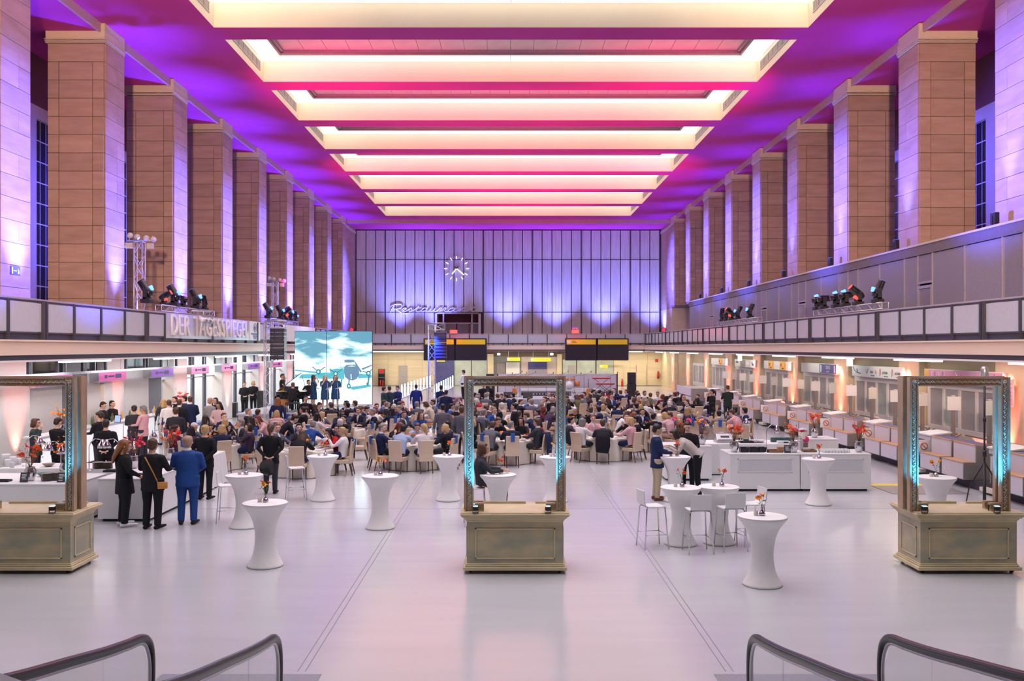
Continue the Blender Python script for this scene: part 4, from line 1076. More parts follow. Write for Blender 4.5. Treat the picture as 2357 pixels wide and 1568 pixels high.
G_RAW = """556,948sgK 599,951sdCt 610,937sgN 526,962bnN 514,966ldVt 506,973oyKt 436,984udMt 449,990lkFt 455,981swG 473,982sdK 515,992oyNt 556,984odFt 570,977sgD 576,969ldKt 610,961lrPt 628,954oyPt 660,940snB 699,947sdK 711,946sdTt 701,957lkWt 714,955oyPt 706,972sgB 721,976sgB 732,952skG 733,929sdG 743,937lnKt 761,931snK 763,936snD 767,943unMt 780,936skK 795,927skN 791,943snN 785,951snD 808,950bnVt 786,962skN 793,966skKt 777,976swG 829,931snN 821,934snG 853,941sdN 874,940sdK 866,948orWt 662,990saG 676,988skD 683,1004lnK 750,991lkRt 761,992odDt 770,992pyWt 876,981sdT 886,946lkNt 896,932sgD 908,933snN 907,939sgBt 920,936owFt 925,928lrKt 909,955snD 918,952sgK 916,986bgN 923,982lrKt 935,985skLt 963,976snLt 969,995pyWt 1005,981skN 1025,986oyKt 971,959lnBt 946,941skB 968,945sgKt 949,934sgG 965,930skG 983,930onCt 992,919snG 1003,924sgB 1016,921skK 1032,943onKt 1041,936bgG 1054,924sgK 1053,913sgWt 1027,963lyKt 993,961laCt 1100,913skK 1114,907skK 1107,916bgG 1103,920bgN 1129,915bnK 1122,920owRt 1108,925ogFt 1127,933sgP 1121,940snD 1130,945sgB 1137,939swCt 1107,951sgG 1146,935ldKt 1153,924owKt 1148,911skK 1173,913skN 1179,909snK 1202,910sgD 1189,924bnB 1213,932uyWt 1222,927sdK 1231,929sgG 1236,922snG 1265,916snG 1251,943orMt 1256,946ogFt 1275,941skD 1172,948snWt 1194,954snG 1204,953skN 1224,956snN 1147,959okKt 1131,957sgG 1130,967snKt 1108,975oyKt 1139,982snG 1155,982sgVt 1193,970lkKt 1213,975snD 1247,975ldRt 1313,914bnK 1326,899sgD 1350,902sdK 1364,910sdG 1340,916lnOt 1332,914lnFt 1350,927lnFt 1317,928bgD 1333,929unCt 1361,932skN 1322,941swKt 1352,945skN 1344,944sdG 1375,945bnK 1391,948snK 1369,915snG 1371,923lnKt 1384,917skN 1394,915skB 1393,903odRt 1401,905onCt 1415,900skN 1432,904snN 1376,905skK 1421,932snK 1407,938skN 1387,939oyCt 1429,951skK 1456,933saG 1450,926oyRt 1454,909snN 1463,910sdK 1471,902snN 1482,908skD 1474,918swWt 1465,922onFt 1498,911snO 1508,906skWt 1515,913orMt 1501,918bwN 1480,926snD 1491,928sgWt 1467,927orKt 1478,934oyKt 1484,941ukKt 1472,948skN 1513,959skK 1452,955lnWt 1480,961laKt 1321,972skD 1347,972ogWt 1370,965saP 1381,973snD 1399,970oyPt 1420,968uyKt 1438,970skK 1336,967lkPt 1518,926ogKt 1534,928bwK 1554,923swG 1540,909snK 1533,917lkKt 1550,913snK 1561,916skG 1569,911lkKt 1580,910skD 1595,918snN 1590,922lkKt 1580,926bnN 1571,929uyKt 1577,948lyNt 1553,945sgB 1557,960oyPt 1584,960snG 1640,948sgB 1656,953skT 1674,946skG 1697,951snPt 1710,948skN"""
guests = []
for tk in G_RAW.split():
    a, b = tk.split(','); k = 0
    while b[k].isdigit() or b[k] == '.': k += 1
    py = float(b[:k]); code = b[k:]; D = (H - 1.29) * F_PX / (py - VY); guests.append([PX(float(a), D), D, code])
TL = []
for r, row in enumerate(TABLES):
    for c, p in enumerate(sorted(row)): TL.append([p[0], p[1], '%s table in %s row' % (ORD[c], ROW[r]), [], r])
for g_ in guests:
    # nearest table that still has a free place
    for T in sorted(TL, key=lambda T: (T[0] - g_[0]) ** 2 + (T[1] - g_[1]) ** 2):
        if len(T[3]) < 8: T[3].append([math.atan2(g_[1] - T[1], g_[0] - T[0]), g_[2], g_]); break
SEAT = ['right', 'far-right', 'far', 'far-left', 'left', 'near-left', 'near', 'near-right']
SITF = ['sit_f', 'sit_talk', 'sit_lean', 'sit_f']; SITM = ['sit', 'sit_turn', 'sit_lean', 'sit']
rg = random.Random(4)
nap_n = 0
for T in TL:
    tx, ty, nm, ss, row = T
    far = row >= 3
    t = thing('banquet_table', 'round banquet table under cream cloth, ' + nm, 'table', (tx, ty, 0), .2 * tx, 'cream banquet tables'); link('tablecloth', cloth_m, t)
    if not far: link('tabletop', top_m, t); link('pedestal', ped_m, t)
    ss.sort(key=lambda s: s[0]); n = len(ss); gap = 2 * PI / max(n, 9) * .97
    for it in range(60):
        for i in range(n):
            j = (i + 1) % n; d = (ss[j][0] - ss[i][0]) % (2 * PI) if n > 1 else 9
            if d < gap: ss[i][0] -= (gap - d) * .5; ss[j][0] += (gap - d) * .5
    used = {}
    RS = 1.13
    for i, (a, code, g_) in enumerate(ss):
        x, y = tx + math.cos(a) * RS, ty + math.sin(a) * RS
        face = math.degrees(a) + 90
        hs, hc, gc, ist = code[0], code[1], code[2], len(code) > 3
        fem = hs in 'loup'
        ps = rg.choice(SITF if fem else SITM)
        q = int(round((a % (2 * PI)) / (PI / 4))) % 8
        seat = SEAT[q]; used[seat] = used.get(seat, 0) + 1
        if used[seat] > 1: seat = seat + ' inner'
        hn = 'bald' if hs == 'b' else HN[hc]; garm = 'outfit' if gc == 'F' else 'top' if ist else 'suit jacket'
        if gc == 'V': garm = 'and white sleeves'
        lb = '%s guest in %s %s, %s seat, %s' % (hn, GC[gc][1], garm, seat, nm)
        if len(lb.split()) > 16: lb = lb.replace(' from the left', '')
        shirt = (.75, .75, .80) if (not ist) else ((.75, .73, .75) if gc == 'V' else None)
        p = person(ps, x, y, 0, face + rg.uniform(-8, 8), hs, hc, gc, rg.choice('DKND'), lb, 'seated banquet guests', shirt, rg.uniform(.99, 1.06), topname='blouse' if ist else 'jacket', far=ty > 33)
        c = chair(x + math.cos(a) * .03, y + math.sin(a) * .03, face, 'cream dining chair under the %s guest, %s seat, %s' % (hn, seat, nm), far)
        if len(c['label'].split()) > 16: c['label'] = c['label'].replace(' from the left', '')
        if row < 3 and 'near' in seat or (row < 2 and rg.random() < .4):
            kk_ = rg.random()
            if kk_ < .35:
                o = link('napkin', nap_m, None, (x + math.cos(a) * .03, y + math.sin(a) * .03, 0), a + PI / 2); tag(o, 'blue napkin on the occupied chair, %s seat, %s' % (seat, nm), 'napkin', 'blue napkins over chair backs')
            elif kk_ < .55:
                o = link('coat', coat_m, None, (x + math.cos(a) * .03, y + math.sin(a) * .03, 0), a + PI / 2, color=GC[rg.choice('NDGK')][0]); tag(o, 'dark coat draped over the chair at %s seat, %s' % (seat, nm), 'coat', 'coats over chair backs')
    # empty chairs fill wide gaps of the near tables
    if n and row < 3:
        angs = [s[0] % (2 * PI) for s in ss]; angs.sort()
        for i in range(n):
            a0 = angs[i]; a1 = angs[(i + 1) % n] + (2 * PI if i == n - 1 else 0); m_ = min(1, int((a1 - a0) / .85) - 1)
            for q in range(m_):
                a = a0 + (a1 - a0) * (q + 1) / (m_ + 1)
                if tx + math.cos(a) * 1.2 < -10.6: continue
                nap_n += 1
                sd = SEAT[int(round((a % (2 * PI)) / (PI / 4))) % 8]
                c = chair(tx + math.cos(a) * 1.12, ty + math.sin(a) * 1.12, math.degrees(a) + 90, 'empty cream dining chair, %s side, %s' % (sd, nm))
                if q or used.get('e' + sd): c['label'] = 'vacant cream chair beside an empty one, %s side, %s' % (sd, nm)
                used['e' + sd] = 1
                if ty < 39:
                    o = link('napkin', nap_m, None, (tx + math.cos(a) * 1.12, ty + math.sin(a) * 1.12, 0), a + PI / 2); tag(o, 'blue napkin over the empty chair on the %s side, %s' % (sd, nm), 'napkin', 'blue napkins over chair backs')
                    if used.get('n' + sd): o['label'] = 'second blue napkin over an empty chair, %s side, %s' % (sd, nm)
                    used['n' + sd] = 1
    if row < 4:
        v = thing('centrepiece', 'orange and yellow flower centrepiece on banquet ' + nm, 'flowers', (tx, ty, .757), rg.uniform(0, 6)); link('vase', vase_m, v); flowers('table', int(tx * 31 + ty * 7), .10, v)
    if row < 3:
        for i in range(8):
            a = 2 * PI * i / 8 + .2
            o = link('plate', plate_m, None, (tx + math.cos(a) * .62, ty + math.sin(a) * .62, .757)); tag(o, 'white plate set on the cream cloth of ' + nm, 'plate', 'plates on ' + nm)
            o = link('wine_glass', glass_m, None, (tx + math.cos(a + .25) * .45, ty + math.sin(a + .25) * .45, .757)); tag(o, 'wine glass on the cream cloth of ' + nm, 'glass', 'wine glasses on ' + nm)
            if i % 2: o = link('water_glass', tumb_m, None, (tx + math.cos(a - .2) * .40, ty + math.sin(a - .2) * .40, .757)); tag(o, 'water tumbler on the cream cloth of ' + nm, 'glass', 'tumblers on ' + nm)
        o = link('bottle', bot_m, None, (tx + .2, ty - .12, .757)); tag(o, 'dark green bottle standing on ' + nm, 'bottle')

# ================================================================ STANDING PEOPLE
def SP(px, D, ps, face, hs, hc, top, lb, **k):
    return person(ps, PX(px, D), D, k.pop('z', 0), face, hs, hc, top, label=lb, **k)
WT = (.85, .85, .88)
w1 = SP(286, 19.4, 'coat', -55, 'l', 'a', 'K', 'person with long auburn curls in black coat and white sneakers', pants='K', shoe=WT, topname='coat', wx=1.16, h=1.02)
w2 = SP(351, 19.1, 'coat_look', -8, 'u', 'n', 'K', 'person with brown bun, black jacket and tan crossbody bag', pants='K', h=1.05, wx=1.08)
bag = thing('handbag', 'tan leather crossbody bag on the hip of black-jacketed person', 'bag', (PX(375, 19.0), 18.98, .93), .3)
part('pouch', MB().bbox(-.10, .10, -.04, .04, -.07, .07, .015), 'tan_leather', bag); part('flap', MB().bbox(-.10, .10, -.05, -.03, -.01, .075, .006), 'tan_leather', bag)
part('strap', MB().tube([(-.09, -.01, .06), (-.18, -.12, .30), (-.30, -.13, .55), (-.34, -.03, .60)], [(.012, .004)] * 4, 6), 'tan_leather', bag)
m3 = SP(432, 19.6, 'front_hands', 6, 'b', 's', 'B', 'bald person seen from behind in bright blue suit, brown shoes', pants='B', shirt=WT, h=1.04, wx=1.12, shoe=(.03, .015, .012))
SP(472, 22.8, 'back_hands', -8, 'u', 'y', 'K', 'blond person with bun, hands clasped behind black jacket and apron', pants='K', h=1.02)
SP(623, 23.7, 'back_hands', 5, 'p', 'n', 'K', 'waiting staff person with ponytail holding round tray behind back', pants='D', h=.99)
tr = part('serving_tray', MB().lathe([(0, 0), (.20, 0), (.215, .02), (.205, .02), (.195, .006), (0, .006)], n=28), 'black_rubber', None, loc=(PX(621, 23.6), 23.40, .72)); tr.rotation_euler = (PI / 2, 0, 0); tag(tr, 'round black tray held behind the back of ponytailed waiting staff', 'tray')
part('apron', MB().rings([(0, 0, .42, .20, .16), (0, 0, .8, .185, .15), (0, 0, 1.0, .165, .13)], 16), 'counter_grey', bpy.data.objects[tr.name].parent) if False else None
SP(1512, 22.7, 'busy', -85, 's', 'd', 'N', 'person in navy blazer and beige trousers at a high table', pants=(.50, .40, .28), shirt=WT, h=1.03, shoe=(.16, .05, .03))
SP(1606, 23.35, 'lean', 78, 'o', 'd', (.50, .44, .42), 'person in loose beige blouse leaning over a high table', pants='K', topname='blouse', h=1.05)
SP(1583, 24.2, 'busy', 165, 's', 'k', 'K', 'dark-haired person in black jacket facing the beige-bloused person', pants='K')
stl = person('sit', PX(1109, 19.5), 19.55, .33, -85, 'o', 'n', 'D', 'D', 'brown-haired person in dark jacket sitting on bar stool inside centre frame', topname='jacket')
# bar side
SP(82, 25.4, 'face_touch', -80, 'o', 'n', (.03, .055, .05), 'long-haired person in dark green shirt touching face, left bar', pants='D')
SP(133, 25.6, 'busy', -20, 's', 'd', 'K', 'dark-haired person in black shirt seen through the left frame', pants='K')
SP(237, 33.0, 'busy', -100, 's', 'd', 'K', 'bartender in black with glasses pouring a drink behind the bar', pants='K')
SP(258, 33.9, 'stand', -110, 'b', 'k', 'K', 'bald bearded bartender in black behind the white bar', pants='K')
SP(229, 28.0, 'busy', 70, 'p', 'd', 'K', 'ponytailed person in black facing the bar', pants='D')
SP(244, 25.0, 'back_hands', 10, 's', 'd', 'K', 'short-haired person in black behind chrome heat lamps', pants='K')
SP(309, 31.0, 'busy', 15, 's', 'd', 'D', 'person in black leather waistcoat with back turned at the bar', pants='F')
SP(330, 31.0, 'busy', 80, 's', 'g', 'P', 'grey-haired person in pink shirt and waistcoat at the bar', pants='D', topname='shirt')
SP(376, 35.5, 'stand_f', 40, 'l', 'y', 'D', 'blond curly-haired person in patterned trousers beside the bar', pants=(.4, .4, .42))
SP(389, 34.4, 'stand', 20, 's', 'n', 'W', 'brown-haired person in white shirt among the bar group', pants='B', topname='shirt')
SP(402, 36.6, 'stand', 150, 's', 'd', 'K', 'person with glasses in black facing the bar group', pants='K', shirt=WT)
SP(413, 34.8, 'stand', 0, 's', 'n', 'K', 'person in black suit with back turned in the bar group', pants='K', shirt=WT)
SP(404, 30.0, 'front_hands', 25, 's', 'n', 'D', 'brown-haired person in dark grey suit, nearest of the bar group', pants='K', shirt=WT)
SP(424, 37.0, 'stand', 120, 's', 'k', 'N', 'dark-haired person in navy suit facing left in the bar group', pants='N', shirt=WT)
SP(438, 35.6, 'front_hands', 15, 's', 'n', 'N', 'tall person in navy suit at the right end of bar group', pants='N', shirt=WT, h=1.04)
SP(484, 35.6, 'stand', -25, 'b', 's', (.28, .27, .29), 'bald person in light grey suit standing near the shop front', pants=(.28, .27, .29), shirt=WT)
SP(496, 36.4, 'stand_f', 170, 'l', 'k', 'K', 'black-haired person in black behind the pink cardigan wearer', pants='K')
SP(504, 33.6, 'coat', 175, 'l', 'k', (.72, .52, .54), 'long-haired person in pale pink cardigan facing the camera', pants='K', topname='cardigan')
SP(563, 52.0, 'front_hands', -160, 's', 'd', 'K', 'person in black with pale shoulder bag at shop front', pants='K')
SP(583, 53.5, 'front_hands', 178, 'o', 'y', 'K', 'blond person in black jacket waiting beside the truss tower', pants='K')
SP(644, 28.6, 'bend', -60, 'u', 'd', 'K', 'waiting staff person in black bending over the second front table', pants='D')
SP(639, 36.6, 'stand_f', 5, 'l', 'a', 'N', 'person with very long auburn hair and dark cap, standing', pants='N')
SP(704, 37.6, 'stand_f', -165, 'u', 'd', 'K', 'staff person in black apron facing camera below the piano', pants='D')
SP(884, 45.8, 'front_hands', -60, 's', 'k', (.02, .05, .05), 'person in dark green suit left of the blue-lit group', pants='K')
SP(896, 46.3, 'busy', 30, 's', 'k', (.02, .04, .07), 'person in dark teal suit with back turned, blue-lit group', pants='K')
SP(915, 47.0, 'busy', 150, 's', 'k', 'N', 'person in navy suit facing the pair beside the light tubes', pants='K')
SP(958, 48.6, 'stand', 0, 's', 'k', 'N', 'person in dark coat silhouetted between the light tubes', pants='N')
SP(1015, 47.6, 'stand', 10, 's', 'k', 'N', 'person in dark coat standing before the right light tubes', pants='N')
SP(1027, 42.5, 'stand', -5, 's', 'd', 'N', 'person in navy suit nearest the right light tubes', pants='N')
SP(1067, 57.5, 'busy', 60, 's', 'd', 'W', 'person in white shirt walking on the stage ramp', pants='K', z=.55, topname='shirt')
SP(1019, 31.9, 'stand', 8, 's', 'd', 'G', 'standing person in grey suit jacket with back turned, centre left', pants='D')
SP(1063, 30.6, 'stand', -15, 's', 'n', 'G', 'standing person in grey suit beside the left edge of centre frame', pants='D')
SP(1184, 32.4, 'front_hands', 75, 'u', 'k', 'K', 'standing person with bun in black jacket between tables', pants='K', shirt=WT)
SP(1273, 37.6, 'stand', 160, 's', 'k', 'K', 'bearded person in black turning round near the frame edge', pants='K')
SP(1113, 50.5, 'front_hands', 175, 's', 'k', 'K', 'staff person in black at the left of the stage', pants='K')
SP(1129, 51.0, 'front_hands', 130, 's', 'd', 'K', 'dark-haired staff person beside another at stage left', pants='K')
SP(1639, 43.0, 'face_touch', 100, 'p', 'k', 'K', 'ponytailed waiting staff person drinking beside the check-in desks', pants='D')
SP(1675, 46.0, 'busy', 5, 's', 'n', (.02, .035, .035), 'waiting staff person in dark green shirt and apron by the desks', pants='D', h=1.03)
SP(722, 46.6, 'singer', -70, 'l', 'd', (.02, .06, .13), 'singer in short navy dress, leftmost of three on stage', topname='dress', z=.6)
SP(748, 46.4, 'singer', -150, 'l', 'y', (.02, .07, .17), 'blond singer in navy dress, middle of three on stage', topname='dress', z=.6)
SP(772, 46.8, 'singer', -165, 'l', 'a', (.02, .08, .20), 'singer in navy dress, rightmost of three on stage', topname='dress', z=.6)
person('sit', PX(674, 44.9), 44.9, .66, 0, 's', 'n', 'K', 'K', 'pianist in dark shirt with back turned at grand piano')
person('sit_talk', PX(711, 47.6), 47.6, .72, -170, 's', 'd', 'K', 'K', 'seated musician in black behind the leftmost singer', far=True)
SP(650, 47.4, 'face_touch', -90, 's', 'd', 'K', 'double bass player in black beside the open piano lid', pants='K', z=.6)
# ================================================================ BUFFET COUNTERS AND WHAT STANDS ON THEM
def counter(x0, x1, y0, y1, z, lb, inset=True, side=None, group='white buffet counters'):
    t = thing('buffet_counter', lb, 'counter', (x0, y0, 0), group=group); w_ = x1 - x0; d = y1 - y0
    part('body', MB().box(0, w_, 0, d, .07, z - .03), 'white_lam', t)
    part('worktop', MB().bbox(-.01, w_ + .01, -.01, d + .01, z - .03, z, .005), 'white_lam', t)
    part('base_board', MB().box(-.004, w_ + .004, -.006, d + .004, .06, .16), 'white_lam', t)
    part('plinth', MB().box(.08, w_ - .08, .06, d - .06, 0, .07), 'plinth', t)
    if inset:
        part('front_panel', MB().box(.22, w_ - .22, -.008, .01, .52, .84), 'white_inset', t)
        part('panel_rim', MB().box(.20, w_ - .20, -.014, .0, .84, .86).box(.20, w_ - .20, -.014, 0, .50, .52).box(.20, .22, -.014, 0, .5, .86).box(w_ - .22, w_ - .20, -.014, 0, .5, .86), 'white_lam', t)
    return t
counter(-8.9, -7.77, 19.9, 21.9, .94, 'white buffet counter beside the three standing people, near unit', False)
counter(-8.9, -7.77, 21.93, 24.0, .94, 'white buffet counter behind the near left one', False)
counter(-12.4, -9.15, 19.25, 20.9, .92, 'white buffet counter seen through the left gilt frame', False)
counter(5.92, 7.76, 24.1, 25.2, .99, 'white buffet counter at the right, left unit with inset panel')
counter(7.78, 9.64, 24.1, 25.2, .99, 'white buffet counter at the right, right unit with grey inset')
counter(4.55, 5.86, 26.0, 27.1, .99, 'white buffet counter set back behind the beige blouse wearer', False)
counter(9.3, 10.2, 28.0, 29.0, .99, 'small white counter carrying one flower vase near the desks', False)
# bar
bar = thing('bar_counter', 'long backlit white bar counter with bartenders behind it', 'counter', (0, 0, 0))
for i in range(4):
    y = 26.6 + i * 2.9
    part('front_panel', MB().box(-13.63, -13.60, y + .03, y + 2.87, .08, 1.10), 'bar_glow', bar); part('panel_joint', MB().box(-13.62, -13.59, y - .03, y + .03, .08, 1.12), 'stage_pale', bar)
part('body', MB().box(-14.0, -13.64, 26.6, 38.2, .05, 1.12), 'white_lam', bar); part('worktop', MB().bbox(-14.06, -13.54, 26.5, 38.3, 1.14, 1.2, .01), 'white_lam', bar); part('plinth', MB().box(-13.95, -13.66, 26.7, 38.1, 0, .08), 'plinth', bar)
def clothtable(x0, x1, y0, y1, z, lb):
    t = thing('serving_table', lb, 'table', ((x0 + x1) / 2, (y0 + y1) / 2, 0)); a, b = (x1 - x0) / 2, (y1 - y0) / 2
    part('tabletop', MB().box(-a + .01, a - .01, -b + .01, b - .01, z - .04, z - .004), 'dark_wood', t)
    n = 60; per = []
    for k in range(n):
        s = k / n * 4; q = int(s); f = s - q
        x, y = [(-a + 2 * a * f, -b), (a, -b + 2 * b * f), (a - 2 * a * f, b), (-a, b - 2 * b * f)][q]; per.append((x, y))
    vs = []; fs = []
    for j, (e, zz) in enumerate(((0, z), (.012, z - .02), (.03, z - .3), (.05, .03))):
        for k, (x, y) in enumerate(per):
            am = (0, 0, .02, .04)[j] * math.cos(k * 1.9); m_ = max(abs(x), abs(y)); vs.append((x + (1 if x > 0 else -1) * (e + am) * (abs(abs(x) - a) < 1e-6), y + (1 if y > 0 else -1) * (e + am) * (abs(abs(y) - b) < 1e-6), zz))
    for j in range(3):
        for k in range(n): fs.append((j * n + k, j * n + (k + 1) % n, (j + 1) * n + (k + 1) % n, (j + 1) * n + k))
    fs.append(tuple(range(n))); part('tablecloth', MB().add(vs, fs, False), 'cloth_white', t); return t
clothtable(-12.2, -9.3, 21.9, 22.9, .90, 'serving table under white cloth behind the left gilt frame')
clothtable(-8.6, -7.9, 24.3, 25.6, .90, 'serving table under white cloth beyond the left buffet counters')
clothtable(5.9, 9.0, 27.2, 28.3, .93, 'serving table under white cloth behind the right buffet counters')
def big_vase(x, y, z, seed, lb, c1='petal_orange', c2='petal_red'):
    v = thing('flower_vase', lb, 'vase', (x, y, z))
    mb = MB(); prof = [(.055, 0), (.075, .03), (.105, .14), (.110, .22), (.085, .28), (.09, .30)]
    n = 24; vs = []; fs = []
    for j, (r, zz) in enumerate(prof):
        for k in range(n): a = 2 * PI * k / n; q = r * (1 + .10 * (k % 2)); vs.append((math.cos(a) * q, math.sin(a) * q, zz))
    for j in range(len(prof) - 1):
        for k in range(n): fs.append((j * n + k, j * n + (k + 1) % n, (j + 1) * n + (k + 1) % n, (j + 1) * n + k))
    fs.append(tuple(range(n))); mb.add(vs, fs, True); part('vase', mb, 'chrome', v); flowers('big', seed, .28, v, c1, c2)
for i, (px, D, z, lb, c1, c2) in enumerate([
        (70, 19.7, .92, 'ribbed silver vase of orange blooms at the left end of the buffet', 'petal_orange', 'petal_red'), (150, 20.4, .92, 'silver vase of orange orchids partly behind the left frame', 'petal_orange', 'petal_yellow'),
        (142, 27.4, 1.2, 'striped vase with tall orange arrangement on the left end of bar', 'petal_orange', 'petal_yellow'), (308, 21.6, .94, 'silver vase of red and pink blooms behind the tan bag wearer', 'petal_red', 'petal_pink'),
        (392, 23.2, .94, 'silver vase of red blooms beside the blue-suited person', 'petal_red', 'petal_orange'), (418, 37.6, 1.2, 'large orange arrangement at the far end of the bar', 'petal_orange', 'petal_pink'),
        (1690, 24.5, .99, 'silver ribbed vase at the left end of the right buffet counter', 'petal_red', 'petal_orange'), (1616, 26.4, .99, 'silver vase with tall orange and yellow blooms before seated guests', 'petal_orange', 'petal_yellow'),
        (1827, 24.4, .99, 'silver vase in the middle of the right buffet beside the dispenser', 'petal_red', 'petal_orange'), (1875, 28.4, .99, 'silver vase alone on the small back counter', 'petal_red', 'petal_orange'),
        (1977, 24.5, .99, 'silver vase at the right end of the right buffet counter', 'petal_red', 'petal_orange'), (1568, 26.4, .99, 'vase with pink bloom behind the dark-jacketed high table person', 'petal_pink', 'petal_orange')]):
    big_vase(PX(px, D), D, z, 40 + i, lb, c1, c2)
def heat_lamp(x, y, z, rz, lb):
    t = thing('heat_lamp', lb, 'lamp', (x, y, z), math.radians(rz))
    part('stand', MB().tube([(0, 0, 0), (0, 0, .55), (.04, 0, .66), (.14, 0, .74), (.26, 0, .72)], .011, 8), 'chrome', t); part('base', MB().lathe([(0, 0), (.09, 0), (.09, .012), (0, .015)], n=16), 'chrome', t)
    part('shade', MB().lathe([(0, .20), (.035, .20), (.04, .15), (.09, .08), (.105, .0), (.10, .0), (.085, .075), (.03, .14)], (.30, 0, .52), 18, cap=False), 'chrome', t)
for i, (px, D, rz, lb) in enumerate([(150, 21.0, 175, 'chrome heat lamp bending left before the black-shirted person'), (60, 22.3, 20, 'chrome heat lamp low behind the left frame flowers'), (170, 20.2, 170, 'chrome heat lamp nearest the post of the left frame'),
        (205, 21.2, 0, 'chrome heat lamp, left one of a facing pair'), (275, 21.2, 180, 'chrome heat lamp, right one of a facing pair'), (375, 23.4, 160, 'chrome heat lamp beside the tan bag wearer'), (1764, 24.4, 10, 'chrome heat lamp arching right on the right buffet'), (1741, 27.6, 180, 'chrome heat lamp arching left at the back buffet table')]):
    zz = .94 if px < 1700 else .99
    if px == 60: zz = .9
    if px in (150, 170): zz = .92
    if px == 1741: zz = .93
    heat_lamp(PX(px, D), min(D, 20.8) if px in (150, 170) else D, zz, rz, lb)
pl_m = MB().lathe([(0, 0), (.08, 0), (.125, .012), (.13, .016), (.08, .006), (0, .006)], n=20).mesh('plate', 'stoneware')
pt_m = MB().lathe([(0, 0), (.06, 0), (.09, .012), (.095, .02), (.06, .008), (0, .008)], n=16).mesh('plate', 'teal_plate')
def stack(x, y, z, n, me, st, lb, grp):
    for i in range(n):
        o = link('plate', me, None, (x + random.uniform(-.004, .004), y + random.uniform(-.004, .004), z + i * st), i); tag(o, lb, 'plate', grp)
stack(PX(109, 19.7), 19.7, .92, 10, pl_m, .017, 'brown stoneware plate in the left stack behind the frame opening', 'left stack of stoneware plates')
stack(PX(134, 19.8), 19.8, .92, 10, pl_m, .017, 'brown stoneware plate in the stack partly behind a slate sign', 'second stack of stoneware plates')
stack(PX(226, 21.5), 21.5, .94, 9, pl_m, .018, 'grey plate in the stack under the chrome lamp pair', 'stack of plates under the lamp pair')
stack(PX(247, 21.5), 21.5, .94, 9, pl_m, .018, 'grey plate in the right stack beside the auburn-haired person', 'right stack of plates under lamps')
for j, px in enumerate((1780, 1792, 1804, 1816)): stack(PX(px, 27.7), 27.7, .93, 7, pt_m, .02, 'teal plate in the %s stack on the back buffet table' % ORD[j], '%s teal plate stack' % ORD[j])
bowl_m = MB().lathe([(0, 0), (.06, 0), (.12, .05), (.15, .08), (.143, .08), (.11, .05), (.05, .012), (0, .012)], n=24)
for px, D, z, mt, lb in [(100, 20.4, .92, 'teal_plate', 'pale teal salad bowl on the left buffet'), (136, 20.3, .92, 'stoneware', 'wide shell-like stoneware bowl near the left frame post'), (112, 22.2, .9, 'stoneware', 'oval dark-lidded serving pan behind the teal bowl'), (1750, 27.5, .93, 'sign_white', 'white bowl on the back buffet table, left of the plates'), (1737, 27.5, .93, 'sign_white', 'small white bowl beside the black griddle')]:
    o = part('bowl', MB().lathe([(0, 0), (.06, 0), (.12, .05), (.15, .08), (.143, .08), (.11, .05), (.05, .012), (0, .012)], n=24), mt, None, loc=(PX(px, D), D, z)); tag(o, lb, 'bowl')
def slate_sign(px, D, z, lines, lb, w_=.17, h_=.21):
    t = thing('menu_sign', lb, 'sign', (PX(px, D), D, z)); R = Matrix.Rotation(math.radians(-14), 3, 'X')
    part('board', MB().cbox((0, .03, h_ / 2), (w_, .008, h_), R), 'slate', t)
    for i, s in enumerate(lines): part('text_line', MB().box(-.055 + .01 * (i % 2), .03 + .02 * (len(s) % 3), -.001, .001, -.006, .006), 'paper', t, M=Matrix.Translation((0, .03 - .0065 + (h_ - .045 - i * .03 - h_ / 2) * .25, h_ - .045 - i * .03)) @ Matrix.Rotation(math.radians(-14), 4, 'X'))
    for i, s in enumerate([]): txt(s, .026, 'paper', t, (0, .03 - .008 - .003 + (h_ / 2 - .03 - i * .03 - h_ / 2 + .0) * .0 + (h_ - .045 - i * .03 - h_ / 2) * .25 * 1.0, h_ - .045 - i * .03), (PI / 2 - math.radians(14), 0, 0), .001)
slate_sign(54, 19.45, .92, ['Rotfleisch', 'mit mit einer', 'Sauce mit', 'Kartoffelgrün'], 'dark slate menu sign at the left end of the buffet')
slate_sign(140, 19.45, .92, ['Rohkost', 'Gurke', 'geröstetes Brot', 'Dattelmus', 'Koriander'], 'dark slate menu sign in front of the plate stacks')
slate_sign(1813, 24.25, .99, ['Falafel', 'Hummus', 'Granatapfel', 'Minze'], 'dark slate menu sign on the right buffet')
slate_sign(1845, 24.9, .99, [], 'small blank slate card behind the jars') if False else None
# black pans, boxes, dispensers on the right buffet
for i, px in enumerate((1712, 1733, 1753)):
    t = thing('food_bin', 'square black food bin, %s from the left on the right buffet' % ORD[i], 'container', (PX(px, 24.55), 24.55, .99)); part('bin', MB().box(-.10, .10, -.12, .12, 0, .012).box(-.10, -.09, -.12, .12, 0, .12).box(.09, .10, -.12, .12, 0, .12).box(-.10, .10, -.12, -.11, 0, .12).box(-.10, .10, .11, .12, 0, .12), 'black_plastic', t); part('rim', MB().box(-.115, .115, -.135, -.12, .11, .125).box(-.115, .115, .12, .135, .11, .125).box(-.115, -.10, -.135, .135, .11, .125).box(.10, .115, -.135, .135, .11, .125), 'black_plastic', t)
def tray_box(px, D, z, w_, d, mt, lb, nm='wooden_tray', h_=.06):
    t = thing(nm, lb, 'tray', (PX(px, D), D, z)); part('base', MB().box(-w_, w_, -d, d, 0, .012), mt, t); part('rim', MB().box(-w_, w_, -d, -d + .012, 0, h_).box(-w_, w_, d - .012, d, 0, h_).box(-w_, -w_ + .012, -d, d, 0, h_).box(w_ - .012, w_, -d, d, 0, h_), mt, t); return t
